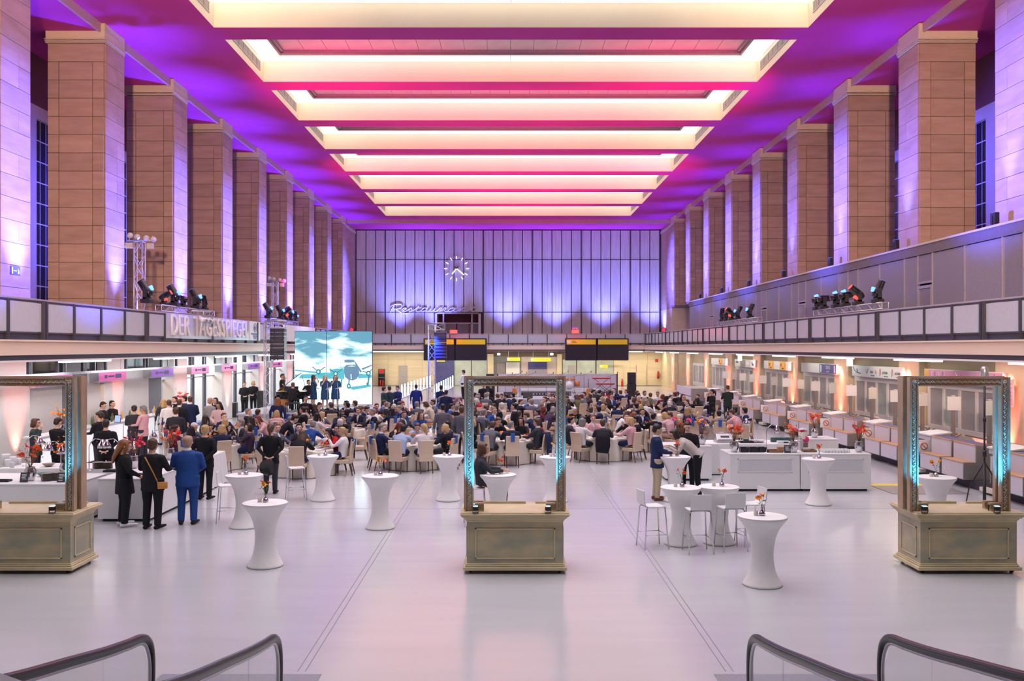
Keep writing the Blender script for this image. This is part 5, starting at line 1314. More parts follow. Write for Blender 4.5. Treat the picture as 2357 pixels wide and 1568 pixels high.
tray_box(1782, 24.5, .99, .19, .15, 'tray_wood', 'brown wooden tray under the black griddle pan on the buffet'); tray_box(1862, 24.6, .99, .17, .13, 'tray_wood', 'brown wooden napkin tray right of the dispenser')
tray_box(1717, 27.5, .93, .20, .15, 'black_plastic', 'black rectangular griddle with teal plates behind the vase', 'griddle', .05)
stack(PX(1717, 27.5), 27.5, .945, 5, pt_m, .02, 'teal plate lying on the black griddle behind the vase', 'teal plates on the griddle')
o = part('napkin_block', MB().bbox(-.09, .09, -.07, .07, 0, .12, .006), 'counter_wood', None, loc=(PX(1797, 24.6), 24.6, 1.003)); tag(o, 'stack of brown paper napkins in the wooden tray', 'napkins')
o = part('napkin_block', MB().bbox(-.08, .08, -.05, .05, 0, .09, .006), 'cloth_cream', None, loc=(PX(1857, 24.6), 24.6, 1.003)); tag(o, 'stack of pale paper napkins in the tray right of dispenser', 'napkins')
d_ = thing('drink_dispenser', 'tall dispenser with pale yellow tank and pink round badge', 'dispenser', (PX(1848, 25.0), 25.0, .99))
part('tank', MB().lathe([(0, .28), (.11, .28), (.12, .32), (.12, .52), (0, .52)], n=20), 'petal_yellow' if False else 'cloth_cream', d_); part('lid', MB().lathe([(0, .52), (.13, .52), (.11, .58), (.03, .61), (0, .61)], n=20), 'lilac_lam', d_)
part('body', MB().bbox(-.12, .12, -.10, .10, 0, .28, .01), 'stage_pale', d_); part('badge', MB().tube([(.05, -.115, .30), (.05, -.10, .30)], .085, 20), 'petal_pink', d_); part('grille_panel', MB().box(-.02, .10, -.108, -.1, .03, .2), 'grille', d_)
jar_m = MB().lathe([(0, 0), (.035, 0), (.038, .06), (.028, .075), (.03, .09), (0, .09)], n=10).mesh('jar', 'jam')
for i in range(9):
    for j in range(4): o = link('jar', jar_m, None, (PX(1893, 24.5) + i * .082, 24.35 + j * .085, .99)); tag(o, 'small clear glass jar in the block on the right buffet', 'jar', 'glass jars on the right buffet')
for nm, px, D, z, lb in (('food_warmer', 1665, 27.6, .93, 'steel food warmer with white control panel, left back buffet'), ('induction_hob', 1802, 25.6, .99, 'flat white induction hob with black display behind the plates')):
    if nm == 'food_warmer':
        t = thing(nm, lb, 'appliance', (PX(px, D), D, z)); part('body', MB().prismx([(-.25, 0), (.25, 0), (.25, .26), (-.10, .26), (-.25, .10)], -.25, .25), 'steel', t); part('control_panel', MB().cbox((0, -.185, .185), (.44, .008, .19), Matrix.Rotation(math.radians(-43), 3, 'X')), 'sign_white', t); part('display', MB().cbox((0, -.192, .19), (.26, .006, .07), Matrix.Rotation(math.radians(-43), 3, 'X')), 'board_black', t); part('lid_handle', MB().tube([(-.12, 0, .262), (-.12, 0, .30), (.12, 0, .30), (.12, 0, .262)], .008, 6), 'chrome', t)
t = thing('induction_hob', 'flat white induction hob with black display on back buffet table', 'appliance', (PX(1803, 27.35), 27.35, .93)); part('body', MB().bbox(-.18, .18, -.1, .1, 0, .07, .01), 'sign_white', t); part('display', MB().box(-.02, .12, -.108, -.1, .02, .05), 'board_black', t)
for i, (px, D, h_, r) in enumerate([(18, 22.2, .16, .07), (30, 22.4, .20, .08), (14, 22.6, .24, .10), (40, 22.6, .14, .09), (28, 22.0, .12, .05)]):
    o = part('canister', MB().lathe([(0, 0), (r, 0), (r, h_), (r * .9, h_ + .02), (0, h_ + .02)], n=18), 'sign_white', None, loc=(PX(px, D), D, .9)); tag(o, 'white lidded canister, %s of the cluster on the left serving table' % ('leftmost front', 'tall middle', 'tallest rear', 'broad right', 'smallest front')[i], 'canister')
for i, (px, D) in enumerate([(8, 19.6), (162, 19.9), (215, 20.6), (255, 21.0), (312, 20.4)]):
    if i in (2,): continue
    tray_box(px, D, .92 if px < 200 else .94, .14, .10, 'black_plastic', 'shallow black serving tray on the left buffet, %s from the left' % ORD[min(i, 3) if i < 2 else i - 1], 'serving_tray', .04)
# tablet and bottles on the bar
t = thing('tablet_till', 'upright tablet till with blue lit screen on the bar', 'tablet', (PX(271, 31.6), 31.6, 1.2)); part('body', MB().cbox((0, 0, .13), (.22, .02, .26), Matrix.Rotation(-.25, 3, 'X')), 'black_plastic', t); part('screen', MB().cbox((0, -.012, .133), (.19, .004, .22), Matrix.Rotation(-.25, 3, 'X')), 'tablet_blue', t)
btl = MB().lathe([(0, 0), (.035, 0), (.035, .17), (.013, .22), (.013, .29), (0, .29)], n=10)
bm_ = [btl.mesh('bottle', m_) for m_ in ('tray_wood', 'glass_clear', 'petal_yellow', 'green_leaf')]
for i in range(22):
    y = 29.2 + i * .38; o = link('bottle', bm_[i % 4], None, (-13.9 + .12 * (i % 2), y, 1.2)); tag(o, 'drinks bottle standing on the white bar', 'bottle', 'bottles on the bar')
for i in range(20):
    o = link('wine_glass', glass_m, None, (-13.7 - .1 * (i % 2), 33.4 + i * .2, 1.2)); tag(o, 'empty wine glass standing on the white bar', 'glass', 'wine glasses on the bar')

# ================================================================ CHECK-IN DESKS
PER = 4.17
def desk_unit(kind):
    t = empty('check_in_desk')
    if kind == 'desk':   # origin: near corner, extends +Y 1.2
        part('upper_panel', MB().box(.33, .36, 0, 1.18, .70, 1.15), 'lilac_lam', t); part('upper_edge', MB().box(.32, .80, 0, 1.18, 1.15, 1.18), 'counter_wood', t)
        part('upper_body', MB().box(.36, .80, 0, 1.18, .1, 1.15), 'counter_grey', t)
        part('lower_panel', MB().box(0, .02, .0, 1.18, .26, .69), 'lilac_lam', t); part('lower_edge', MB().box(-.01, .34, 0, 1.18, .69, .71), 'counter_wood', t); part('lower_body', MB().box(.02, .36, .0, 1.18, .24, .69), 'counter_grey', t)
        part('desk_mat', MB().box(.38, .78, .05, 1.13, 1.18, 1.185), 'indigo', t)
    else:
        part('weigh_frame', MB().box(.40, .80, .05, .95, .08, .95), 'counter_grey', t); part('belt_opening', MB().box(.385, .40, .25, .85, .12, .50), 'plinth', t)
        part('scale_edge', MB().box(.1, .40, .15, .9, .06, .16), 'cream_metal', t)
        part('writing_shelf', MB().prism([(.34, 1.16), (1.0, 1.24), (1.0, 1.28), (.34, 1.20)], .02, .98), 'sign_white', t); part('shelf_box', MB().prism([(.37, 1.03), (.95, 1.03), (.95, 1.24), (.37, 1.16)], .06, .94), 'stage_pale', t)
        part('notice', MB().box(-.02, .42, .10, .115, .68, 1.04), 'paper', t)
        mb = MB()
        for k in range(20):
            a, b = 2 * PI * k / 20, 2 * PI * (k + 1) / 20
            mb.tube([(.2 + .10 * math.cos(a), .096, .85 + .10 * math.sin(a)), (.2 + .10 * math.cos(b), .096, .85 + .10 * math.sin(b))], .011, 4)
        mb.tube([(.13, .096, .92), (.27, .096, .78)], .010, 4)
        part('ban_symbol', mb, 'red_paint', t); txt('Nur Koffer', .075, 'board_black', t, (.2, .098, .99), RC, .001); txt('Keine sperrigen Güter', .036, 'board_black', t, (.2, .098, .71), RC, .001)
    return t
ud = desk_unit('desk'); ug = desk_unit('gap'); k = 0
for i in range(-1, 9):
    ys = 23.4 + PER * i
    if ys > 58: continue
    for off, u, nm in ((-.45, ug, 'baggage drop with no-symbol notice'), (-1.72, ud, 'lilac stepped desk, far one of pair'), (-3.05, ud, 'lilac stepped desk, near one of pair')):
        o = u if (i == -1 and (off > -1 or off == -1.72)) else dup(u)
        o.location = (12.27, ys + off, 0)
        tag(o, 'check-in %s, %s bay from the far end' % (nm, ORD[8 - i]), 'desk', 'check-in desk row')
    pl = part('desk_plinth', MB().box(12.55, 13.1, ys - 3.1, ys + 1.07, 0, .24), 'plinth'); tag(pl, 'black recessed plinth below the %s check-in bay from the far end' % ORD[8 - i], 'plinth', 'desk plinths')
    for j, dy in enumerate((.5, -1.6)):
        p = thing('sign_post', 'grey post with white card, %s behind the %s desk bay from far end' % (('far one', 'near one')[j], ORD[8 - i]), 'sign post', (13.75, ys + dy, 0), group='white card posts')
        part('post', MB().box(-.05, .05, -.05, .05, 0, 2.3), 'counter_grey', p); part('card', MB().cbox((0 if j else .0, -.07, 2.08), (.38, .008, .42), Matrix.Rotation(math.radians((-20, 25)[j]), 3, 'Z')).cbox((0, 0, 2.31), (.1, .1, .02)), 'paper', p)
        part('rail', MB().tube([(.0, .0, 1.0), (.25, .05, 1.12), (.3, 1.9, 1.12)], .035, 6), 'counter_grey', p)
    c = thing('baggage_conveyor', 'cream baggage conveyor behind the %s check-in bay from the far end' % ORD[8 - i], 'conveyor', (14.0, ys - 3.0, 0), group='cream baggage conveyors')
    part('belt', MB().box(0, .7, 0, 4.1, .6, .68), 'black_rubber', c); part('side_casing', MB().box(-.04, .0, 0, 4.1, .2, .85).box(.7, .74, 0, 4.1, .2, .95), 'cream_metal', c); part('cover', MB().prismx([(2.4, .7), (3.4, .7), (3.4, .98), (3.0, 1.08), (2.4, .85)], .05, .65), 'cream_metal', c)
ee = thing('check_in_desk', 'lilac end wall of the desk row, farthest from the camera', 'desk', (11.6, 57.6, 0)); part('panel', MB().box(0, .08, 0, 4.4, .75, 1.25), 'lilac_lam', ee); part('lower_panel', MB().box(-.6, -.52, 0, 4.0, 0, .7), 'lilac_lam', ee); part('body', MB().box(.08, 1.6, 0, 4.4, 0, 1.2), 'counter_grey', ee); part('step', MB().box(-.52, .08, 0, 4.0, 0, .68), 'lilac_lam', ee)
# airline fascia signs above the desks
def airsign(px0, px1, lb, deco):
    xs = 15.0; y0, y1 = xs * F_PX / (px1 - VX), xs * F_PX / (px0 - VX)
    t = thing('fascia_sign', lb, 'sign', (xs, (y0 + y1) / 2, 2.8)); w_ = (y1 - y0) / 2
    part('box', MB().bbox(0, .25, -w_, w_, -.24, .24, .02), 'sign_white', t)
    deco(t, w_)
def tx(t, s, y, z, size, mat='board_black', sx=.75): txt(s, size, mat, t, (-.004, y, z), RR, .002, sx=sx)
def orange(t, y, s):
    part('logo_field', MB().box(-.006, .0, y - .55, y + .55, -.22, .22), 'orange_sign', t); txt(s[0], .22, 'board_black', t, (-.008, y + .28, .03), RR, .002, sx=.7); txt(s[1], .22, 'sign_white', t, (-.008, y - .12, .03), RR, .002, sx=.7); txt(s[2], .22, 'board_black', t, (-.008, y - .40, .03), RR, .002, sx=.7); txt('AIRLINES', .08, 'board_black', t, (-.008, y, -.14), RR, .002)
airsign(1637, 1675, 'white fascia sign with one orange logo field, farthest of row', lambda t, w_: orange(t, -.4, ('SKY', '11', '7')))
def dA(t, w_):
    part('text_line', MB().box(-.004, 0, w_ * .62, w_ * .88, .0, .10), 'indigo', t); part('logo_field', MB().box(-.006, 0, -w_ * .1, w_ * .42, -.22, .22), 'counter_grey', t); part('logo_field', MB().box(-.006, 0, -w_ * .55, -w_ * .12, -.22, .22), 'white_inset', t); part('logo_shape', MB().prismx([(-w_ * .2, .1), (-w_ * .45, .08), (-w_ * .42, -.05), (-w_ * .25, -.12)], -.009, -.006), 'sign_white', t); part('logo_shape', MB().prismx([(-w_ * .68, .16), (-w_ * .72, -.02), (-w_ * .80, -.14), (-w_ * .92, .0), (-w_ * .80, .02)], -.009, -.0), 'indigo', t)
airsign(1691, 1738, 'white fascia sign with grey and pale fields, second from far', dA)
airsign(1758, 1820, 'white fascia sign with two orange logo fields', lambda t, w_: (orange(t, w_ * .42, ('SKY', '11', '7')), orange(t, -w_ * .45, ('SKY', '11', '7'))))
def dC(t, w_):
    part('logo_field', MB().box(-.006, 0, -w_ * .95, -w_ * .08, -.21, .21), 'indigo', t); txt('CIRRUS', .24, 'lilac_lam', t, (-.008, -w_ * .52, .05), RR, .002, sx=.8); txt('AIRLINES', .11, 'lilac_lam', t, (-.008, -w_ * .52, -.13), RR, .002)
    for yy in (-w_ * .16, -w_ * .87): part('logo_bar', MB().box(-.009, 0, yy - .07, yy + .07, -.17, .17), 'sign_white', t)
airsign(1844, 1927, 'pale lilac fascia sign with indigo lettering field at right', dC)
def dD(t, w_):
    part('logo_stroke', MB().tube([(-.004, w_ * .93, .17), (-.004, w_ * .88, .02), (-.004, w_ * .78, -.06), (-.004, w_ * .62, -.10)], .018, 4).tube([(-.004, w_ * .78, .08), (-.004, w_ * .74, -.07)], .018, 4), 'indigo', t)
    part('logo_stroke', MB().tube([(-.004, w_ * .40, .08), (-.004, w_ * .36, -.08), (-.004, w_ * .30, .14)], .008, 4), 'board_black', t); tx(t, 'Inter', w_ * .16, -.0, .20); tx(t, 'Sky', -w_ * .0, -.0, .20, 'orange_sign'); tx(t, 'NEW HORIZON', w_ * .12, -.16, .07, 'indigo')
    for yy in (-w_ * .35, -w_ * .80):
        txt('acciona', .20, 'board_black', t, (-.004, yy, 0), RR, .002, sx=.8); txt('airport services', .06, 'board_black', t, (-.004, yy - .1, -.15), RR, .002)
        part('logo_stroke', MB().tube([(-.004, yy + .50, -.16), (-.004, yy + .50, .10), (-.004, yy + .46, .15), (-.004, yy + .42, .08), (-.004, yy + .40, -.10)], .010, 4), 'red_paint', t)
airsign(1961, 2079, 'white fascia sign with four airline logos in black and red', dD)
def dE(t, w_):
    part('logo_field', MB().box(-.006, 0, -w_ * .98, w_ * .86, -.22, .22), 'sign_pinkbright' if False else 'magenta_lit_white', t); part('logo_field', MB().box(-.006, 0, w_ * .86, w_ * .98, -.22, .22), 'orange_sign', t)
    for s, y, c in (('F', .76, 'lilac_lam'), ('L', .66, 'indigo'), ('Y', .56, 'lilac_lam'), ('/', .47, 'indigo'), ('/', .42, 'lilac_lam'), ('/', -.80, 'indigo')): txt(s, .42, c, t, (-.009, w_ * y, 0), RR, .003, sx=.8)
    part('aircraft_print', MB().prismx([(w_ * .1, .03), (w_ * .12, .17), (w_ * .06, .05), (-w_ * .25, -.02), (-w_ * .30, -.06), (-w_ * .25, -.10), (w_ * .0, -.08), (w_ * .08, .0)], -.010, -.006), 'sign_white', t)
    part('aircraft_print', MB().prismx([(-w_ * .05, -.05), (-w_ * .02, .10), (-w_ * .10, -.06)], -.013, -.009).prismx([(-w_ * .06, -.08), (-w_ * .06, -.17), (-w_ * .12, -.08)], -.013, -.009), 'indigo', t)
airsign(2127, 2309, 'pink and orange FLY fascia sign with white aircraft print', dE)
for px, D in ((2328, 27.3),):
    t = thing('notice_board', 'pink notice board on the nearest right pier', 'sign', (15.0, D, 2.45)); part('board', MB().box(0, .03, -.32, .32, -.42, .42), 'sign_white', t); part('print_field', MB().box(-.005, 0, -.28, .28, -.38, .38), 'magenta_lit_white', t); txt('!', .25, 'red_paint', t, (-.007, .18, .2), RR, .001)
    for q in range(5): part('text_line', MB().box(-.008, -.004, -.22, .10, .25 - q * .12, .28 - q * .12), 'red_paint', t)
for px, py, D in ((1703, 822, 55), (1956, 838, 39)):
    t = thing('exit_sign', 'hanging glowing exit sign under right gallery, %s' % ('far one' if D > 50 else 'near one'), 'sign', (PX(px, D), D, 3.0)); part('lit_box', MB().box(-.12, .12, -.03, .03, 0, .42), 'exit_glow', t); part('hanger', MB().tube([(0, 0, .42), (0, 0, .47)], .01, 5), 'steel', t)
t = thing('microphone_model', 'oversized vintage microphone on black tripod behind the right frame', 'microphone', (PX(2266, 19.6), 19.6, 0))
part('head', MB().lathe([(0, 0), (.05, 0), (.075, .05), (.08, .16), (.06, .22), (0, .24)], (0, 0, 3.16), 16), 'steel', t); part('yoke', MB().tube([(-.09, 0, 3.25), (-.09, 0, 3.12), (.09, 0, 3.12), (.09, 0, 3.25)], .012, 6).tube([(0, 0, 3.12), (0, 0, 3.0)], .02, 6), 'steel', t); part('pole', MB().tube([(0, 0, 1.25), (0, 0, 3.0)], .022, 8), 'black_plastic', t)
part('column', MB().tube([(0, 0, .0), (0, 0, 1.3)], .035, 8), 'black_plastic', t); part('collar', MB().tube([(0, 0, 1.45), (0, 0, 1.6)], .04, 8).tube([(0, 0, 2.2), (0, 0, 2.3)], .035, 8), 'black_plastic', t)
for a in (0, 2.1, 4.2): part('leg', MB().tube([(0, 0, 1.35), (math.cos(a) * .35, math.sin(a) * .35, .75), (math.cos(a) * .5, math.sin(a) * .5, 0)], .015, 6), 'black_plastic', t)
o = part('floor_mat', MB().box(PX(2006, 25), 12.0, 23.6, 25.0, 0, .012), 'counter_grey'); tag(o, 'grey floor mat with yellow edge in front of the desks', 'mat'); part('yellow_edge', MB().box(PX(2006, 25.1), 12.0, 25.0, 25.35, 0, .012), 'yellow_sign', o)
# ================================================================ TRUSSES, LIGHTS, STAGES
def truss(mbc, mbb, p0, p1, w_=.29, step=.42, up=V((0, 0, 1))):
    p0, p1 = V(p0), V(p1); d = (p1 - p0); L = d.length; d.normalize()
    a = d.cross(up); a = a.normalized() if a.length > .1 else V((1, 0, 0)); b = a.cross(d).normalized(); h_ = w_ / 2
    cs = [a * h_ + b * h_, -a * h_ + b * h_, -a * h_ - b * h_, a * h_ - b * h_]
    for c in cs: mbc.tube([p0 + c, p1 + c], .024, 6)
    n = max(1, int(L / step)); s = L / n
    for i in range(n):
        for q in range(4):
            c0, c1 = cs[q], cs[(q + 1) % 4]
            if (i + q) % 2: c0, c1 = c1, c0
            mbb.tube([p0 + d * s * i + c0, p0 + d * s * (i + 1) + c1], .012, 4, cap=False)
    for e in (p0, p1):
        for q in range(4): mbb.tube([e + cs[q], e + cs[(q + 1) % 4]], .018, 4, cap=False)
def truss_thing(name, lb, segs, w_=.29, group=None):
    t = thing(name, lb, 'truss', (0, 0, 0), group=group); c = MB(); b = MB()
    for p0, p1 in segs: truss(c, b, p0, p1, w_)
    o = segs[0][0]; part('chord', c, 'truss', t); part('lacing', b, 'truss', t); return t
xa, ya = PX(620, 46), 43.6
truss_thing('truss_tower', 'tall aluminium truss tower with short arm beside the piano', [((PX(618, ya), ya, 0), (PX(618, ya), ya, PZ(742, ya))), ((PX(612, ya), ya, PZ(747, ya)), (PX(658, ya), ya, PZ(747, ya)))], .34)
xb, yb = PX(994, 46.5), 46.5
truss_thing('truss_tower', 'blue-lit aluminium truss tower with short arm left of centre', [((xb, yb, 0), (xb, yb, PZ(748, yb))), ((PX(987, yb), yb, PZ(752, yb)), (PX(1024, yb), yb, PZ(752, yb)))], .34)
for (D, px, top, lb) in ((34.0, 321, 557, 'truss mast with white floodlights on the left gallery, near one'), (53.0, 633, 650, 'truss mast with white floodlights on the left gallery, far one')):
    x = PX(px, D); z1 = PZ(top, D)
    truss_thing('truss_mast', lb, [((x, D, 4.0), (x, D, z1))], .30)
    r = thing('floodlight_bar', 'bar carrying pale floodlight heads on top of the %s left mast' % ('near', 'far')[D > 40], 'light', (x, D, z1))
    part('bar', MB().tube([(-.45, 0, .05), (.55, 0, .05)], .03, 6), 'truss', r)
    for i, (dx, a) in enumerate(((-.38, .5), (-.12, .3), (.22, -.3), (.48, -.5))): part('lamp_head', MB().tube([(dx, .1, .28 - .05 * i), (dx + .10, -.16, .22 - .05 * i)], [.075, .11], 12).tube([(dx, .02, .05), (dx, .02, .22)], .015, 5), 'stage_pale', r)
    part('flood_lamp', MB().cbox((-.35, -.08, -.14), (.28, .08, .20)).cbox((.42, -.05, -.16), (.24, .08, .20)), 'stage_pale', r)
def moving_head(x, y, z, rz, tilt, glow, lb, sc_=1.0):
    t = thing('moving_head_light', lb, 'stage light', (x, y, z), math.radians(rz), 'moving head stage lights'); t.scale = (sc_,) * 3
    part('base', MB().bbox(-.17, .17, -.15, .15, 0, .13, .02), 'black_plastic', t); part('yoke', MB().box(-.20, -.15, -.06, .06, .13, .46).box(.15, .20, -.06, .06, .13, .46).box(-.20, .20, -.06, .06, .12, .17), 'black_plastic', t)
    M_ = Matrix.Translation((0, 0, .40)) @ Euler((math.radians(tilt), 0, 0)).to_matrix().to_4x4()
    part('head', MB().tube([(0, 0, -.22), (0, 0, -.12), (0, 0, .02), (0, 0, .30), (0, 0, .34)], [.09, .135, .135, .115, .12], 14), 'black_gloss', t, M=M_)
    part('lens', MB().lathe([(0, .341), (.105, .341), (.105, .346), (0, .347)], n=14), glow, t, M=M_)
    if glow in ('led_blue', 'led_red'): part('side_glow', MB().tube([(0, .13, -.10), (0, .145, .04)], [.06, .075], 10), glow, t, M=M_)
# left rail group on a horizontal truss
truss_thing('rail_truss', 'horizontal truss on the left gallery rail carrying moving lights, near one', [((GL - .25, 33.2, 5.24), (GL - .25, 39.2, 5.24))], .22)
truss_thing('rail_truss', 'horizontal truss on the left gallery rail carrying moving lights, far one', [((GL - .25, 48.6, 5.24), (GL - .25, 55, 5.24))], .22)
truss_thing('rail_truss', 'horizontal truss on the right gallery rail, nearer one', [((GR + .25, 31.4, 5.24), (GR + .25, 38.4, 5.24))], .22)
truss_thing('rail_truss', 'horizontal truss on the right gallery rail, farther one', [((GR + .25, 46.9, 5.24), (GR + .25, 56, 5.24))], .22)
ML = [(338, 0, 35, 'led_blue'), (378, 0, -60, 'led_red'), (402, 0, 30, 'led_blue'), (422, 0, 70, 'black_plastic'), (452, 0, 30, 'led_blue'), (471, 0, 10, 'black_plastic')]
for i, (px, rz, tl, gw) in enumerate(ML):
    D = (GL - .25) * F_PX / (px - VX); moving_head(GL - .25, D, 5.36, -90, tl, gw, 'moving stage light on the left rail near group, %s from the left' % ORD[i], 1.15 if i in (0, 2, 4) else .85)
for i, (px, tl, gw) in enumerate([(618, 35, 'led_blue'), (646, 30, 'led_blue'), (657, -50, 'led_red'), (668, 30, 'led_blue'), (681, 10, 'led_blue')]):
    D = (GL - .25) * F_PX / (px - VX); moving_head(GL - .25, D, 5.36, -90, tl, gw, 'moving stage light on the left rail far group, %s from the left' % ORD[i], 1.15 if i != 4 else .85)
for i, (px, tl, gw) in enumerate([(2020, 25, 'led_blue'), (1975, -50, 'led_red'), (1945, 80, 'led_blue'), (1925, 80, 'led_blue'), (1895, 85, 'black_plastic'), (1882, 80, 'led_blue')]):
    D = (GR + .25) * F_PX / (px - VX); moving_head(GR + .25, D, 5.36, 90, tl, gw, 'moving stage light on the right rail near group, %s from the right' % ORD[i], 1.1)
for i, (px, tl, gw) in enumerate([(1726, 25, 'led_blue'), (1698, 30, 'led_blue'), (1683, -50, 'led_red'), (1672, 30, 'black_plastic'), (1662, 5, 'black_plastic')]):
    D = (GR + .25) * F_PX / (px - VX); moving_head(GR + .25, D, 5.36, 90, tl, gw, 'moving stage light on the right rail far group, %s from the right' % ORD[i], 1.1)
# spot cluster hanging in front of the lettering
t = thing('spotlight_cluster', 'cluster of silver par cans clamped over the left rail', 'stage light', (GL + .25, 36.6, 5.0))
part('clamp', MB().tube([(-.3, -.5, .25), (.1, .6, .25)], .03, 6).tube([(0, 0, .25), (0, 0, -.05)], .02, 6), 'truss', t)
for i in range(5): part('par_can', MB().tube([(0, -.5 + i * .25, .02 - .03 * i), (.22, -.62 + i * .25, -.16)], [.07, .10], 12), 'steel' if i % 2 else 'white_lam', t)
# pier uplights on top of the right partition
for i, yf in enumerate(PIER_FAR):
    ym = yf - .83
    if ym < 72: t = thing('uplight', 'black uplight on the partition roof at the pier %s from the end wall' % ORD[9 - i], 'stage light', (14.66, ym, 7.45), group='black pier uplights')
    if ym < 72:
        part('body', MB().bbox(-.08, .08, -.13, .13, .06, .40, .02), 'black_plastic', t); part('bracket', MB().box(-.1, -.085, -.03, .03, 0, .3).box(.085, .1, -.03, .03, 0, .3).box(-.1, .1, -.05, .05, 0, .03), 'black_plastic', t); part('lens', MB().box(-.06, .06, -.1, .1, .40, .405), 'led_blue', t)
    t = thing('uplight', 'black uplight behind the left rail at the pier %s from the end wall' % ORD[9 - i], 'stage light', (XL + .55, ym, 3.98), group='black pier uplights behind the left rail')
    part('body', MB().bbox(-.12, .12, -.12, .12, 0, .2, .02), 'black_plastic', t); part('lens', MB().box(-.1, .1, -.1, .1, .2, .205), 'led_blue', t)
# red floods on the rear balustrade
for i, px in enumerate((1044, 1324)):
    t = thing('flood_light', 'red glowing floodlight above the %s departure board' % ('left', 'right')[i], 'stage light', (PX(px, 84), 84.0, 5.08)); part('housing', MB().bbox(-.35, .35, -.12, .12, .0, .34, .03), 'red_paint', t); part('lens', MB().box(-.33, .33, -.135, -.12, .03, .31), 'led_red', t); part('bracket', MB().tube([(-.3, 0, .1), (-.3, 0, .5), (.3, 0, .5), (.3, 0, .1)], .02, 5), 'black_plastic', t)
    lamp('POINT', 'flood_glow', (PX(px, 84), 83.6, 5.3), None, 60, (1, .05, .05), .2)
for i, (px, py, D) in enumerate(((1528, 762, 80), (811, 757, 80))):
    t = thing('flood_light', 'small red-lit black flood on the %s rear corner of the gallery' % ('right', 'left')[i], 'stage light', (PX(px, D), D, 5.1)); part('housing', MB().cbox((0, 0, .25), (.34, .25, .34), Matrix.Rotation(.5, 3, 'Y')), 'black_plastic', t); part('lens', MB().cbox((-.03, -.14, .25), (.26, .02, .26), Matrix.Rotation(.5, 3, 'Y')), 'led_red_dim', t); part('bracket', MB().box(-.05, .05, -.03, .03, -.02, .1), 'black_plastic', t)
# departure boards
for i, (a, b) in enumerate(((975, 1120), (1301, 1447))):
    D = 83.93; t = thing('departure_board', 'black hanging departure board with yellow header, %s of two' % ('left', 'right')[i], 'departure board', (PX((a + b) / 2, D), D, PZ(830, D))); w_ = (PX(b, D) - PX(a, D)) / 2; h_ = PZ(779, D) - PZ(830, D)
    part('housing', MB().bbox(-w_, w_, 0, .35, 0, h_, .02), 'board_black', t)
    for s in (-1, 1):
        part('header', MB().box(*sorted((s * .12, s * (w_ - .12))), -.01, 0, h_ - .56, h_ - .10), 'yellow_sign', t); part('divider', MB().box(-.03, .03, -.02, 0, 0, h_), 'deep_gap', t)
        for q in range(9): part('flap_row', MB().box(*sorted((s * .12, s * (w_ - .12))), -.012, 0, .10 + q * .145, .11 + q * .145), 'deep_gap', t)
    part('symbol', MB().box(-w_ + .2, -w_ + .5, -.015, -.01, h_ - .45, h_ - .2), 'sign_white', t); part('foot_lamp', MB().box(-w_ + .3, -w_ + .36, 0, .05, -.06, 0).box(w_ - .36, w_ - .3, 0, .05, -.06, 0), 'steel', t)
    part('text_line', MB().box(-w_ + .6, -w_ + .95, -.014, -.01, h_ - .28, h_ - .22), 'tray_wood', t); part('text_line', MB().box(-w_ + .6, -w_ + 1.05, -.014, -.01, h_ - .40, h_ - .34), 'tray_wood', t)
    part('hanger', MB().box(-w_ + .5, -w_ + .6, .1, .2, h_, h_ + .1), 'steel', t)
def backsign(a, b, c, d, lb, s, D=88.6):
    t = thing('direction_sign', lb, 'sign', (PX((a + b) / 2, D), D, PZ(d, D))); w_ = (PX(b, D) - PX(a, D)) / 2; h_ = PZ(c, D) - PZ(d, D)
    part('panel', MB().box(-w_, w_, 0, .1, 0, h_), 'yellow_sign', t); part('hanger', MB().box(-w_ * .8, -w_ * .8 + .03, .03, .06, h_, 3.45 - PZ(d, D)).box(w_ * .8 - .03, w_ * .8, .03, .06, h_, 3.45 - PZ(d, D)), 'steel', t)
    part('symbol', MB().box(-w_ + .06, -w_ + .24, -.008, 0, h_ * .2, h_ * .8), 'sign_white', t)
    if s: part('text_line', MB().box(-w_ + .35, w_ * .7, -.006, 0, h_ * .4, h_ * .6), 'orange_sign', t)
backsign(1167, 1197, 823, 831, 'yellow direction sign above a white panel, left of kiosk', 'Toiletten'); backsign(1222, 1268, 824, 832, 'long yellow direction sign above the kiosk window', 'Information'); backsign(1380, 1399, 840, 847, 'small yellow sign on the right frosted glass', 'Ausgang'); backsign(1005, 1024, 829.5, 832.5, 'thin yellow sign strip under the left departure board', ''); backsign(1379, 1427, 828.5, 830.5, 'thin yellow strip under the right departure board', '')
for i, (px, D) in enumerate(((1148, 88), (1270, 88))):
    t = thing('exit_sign', 'small pale lit exit sign over the rear passage, %s one' % ('left', 'right')[i], 'sign', (PX(px, D), D, PZ(818, D))); part('lit_box', MB().box(-.15, .15, 0, .06, 0, .2), 'exit_glow', t); part('hanger', MB().box(-.01, .01, .02, .04, .2, 3.45 - PZ(818, D)), 'steel', t)
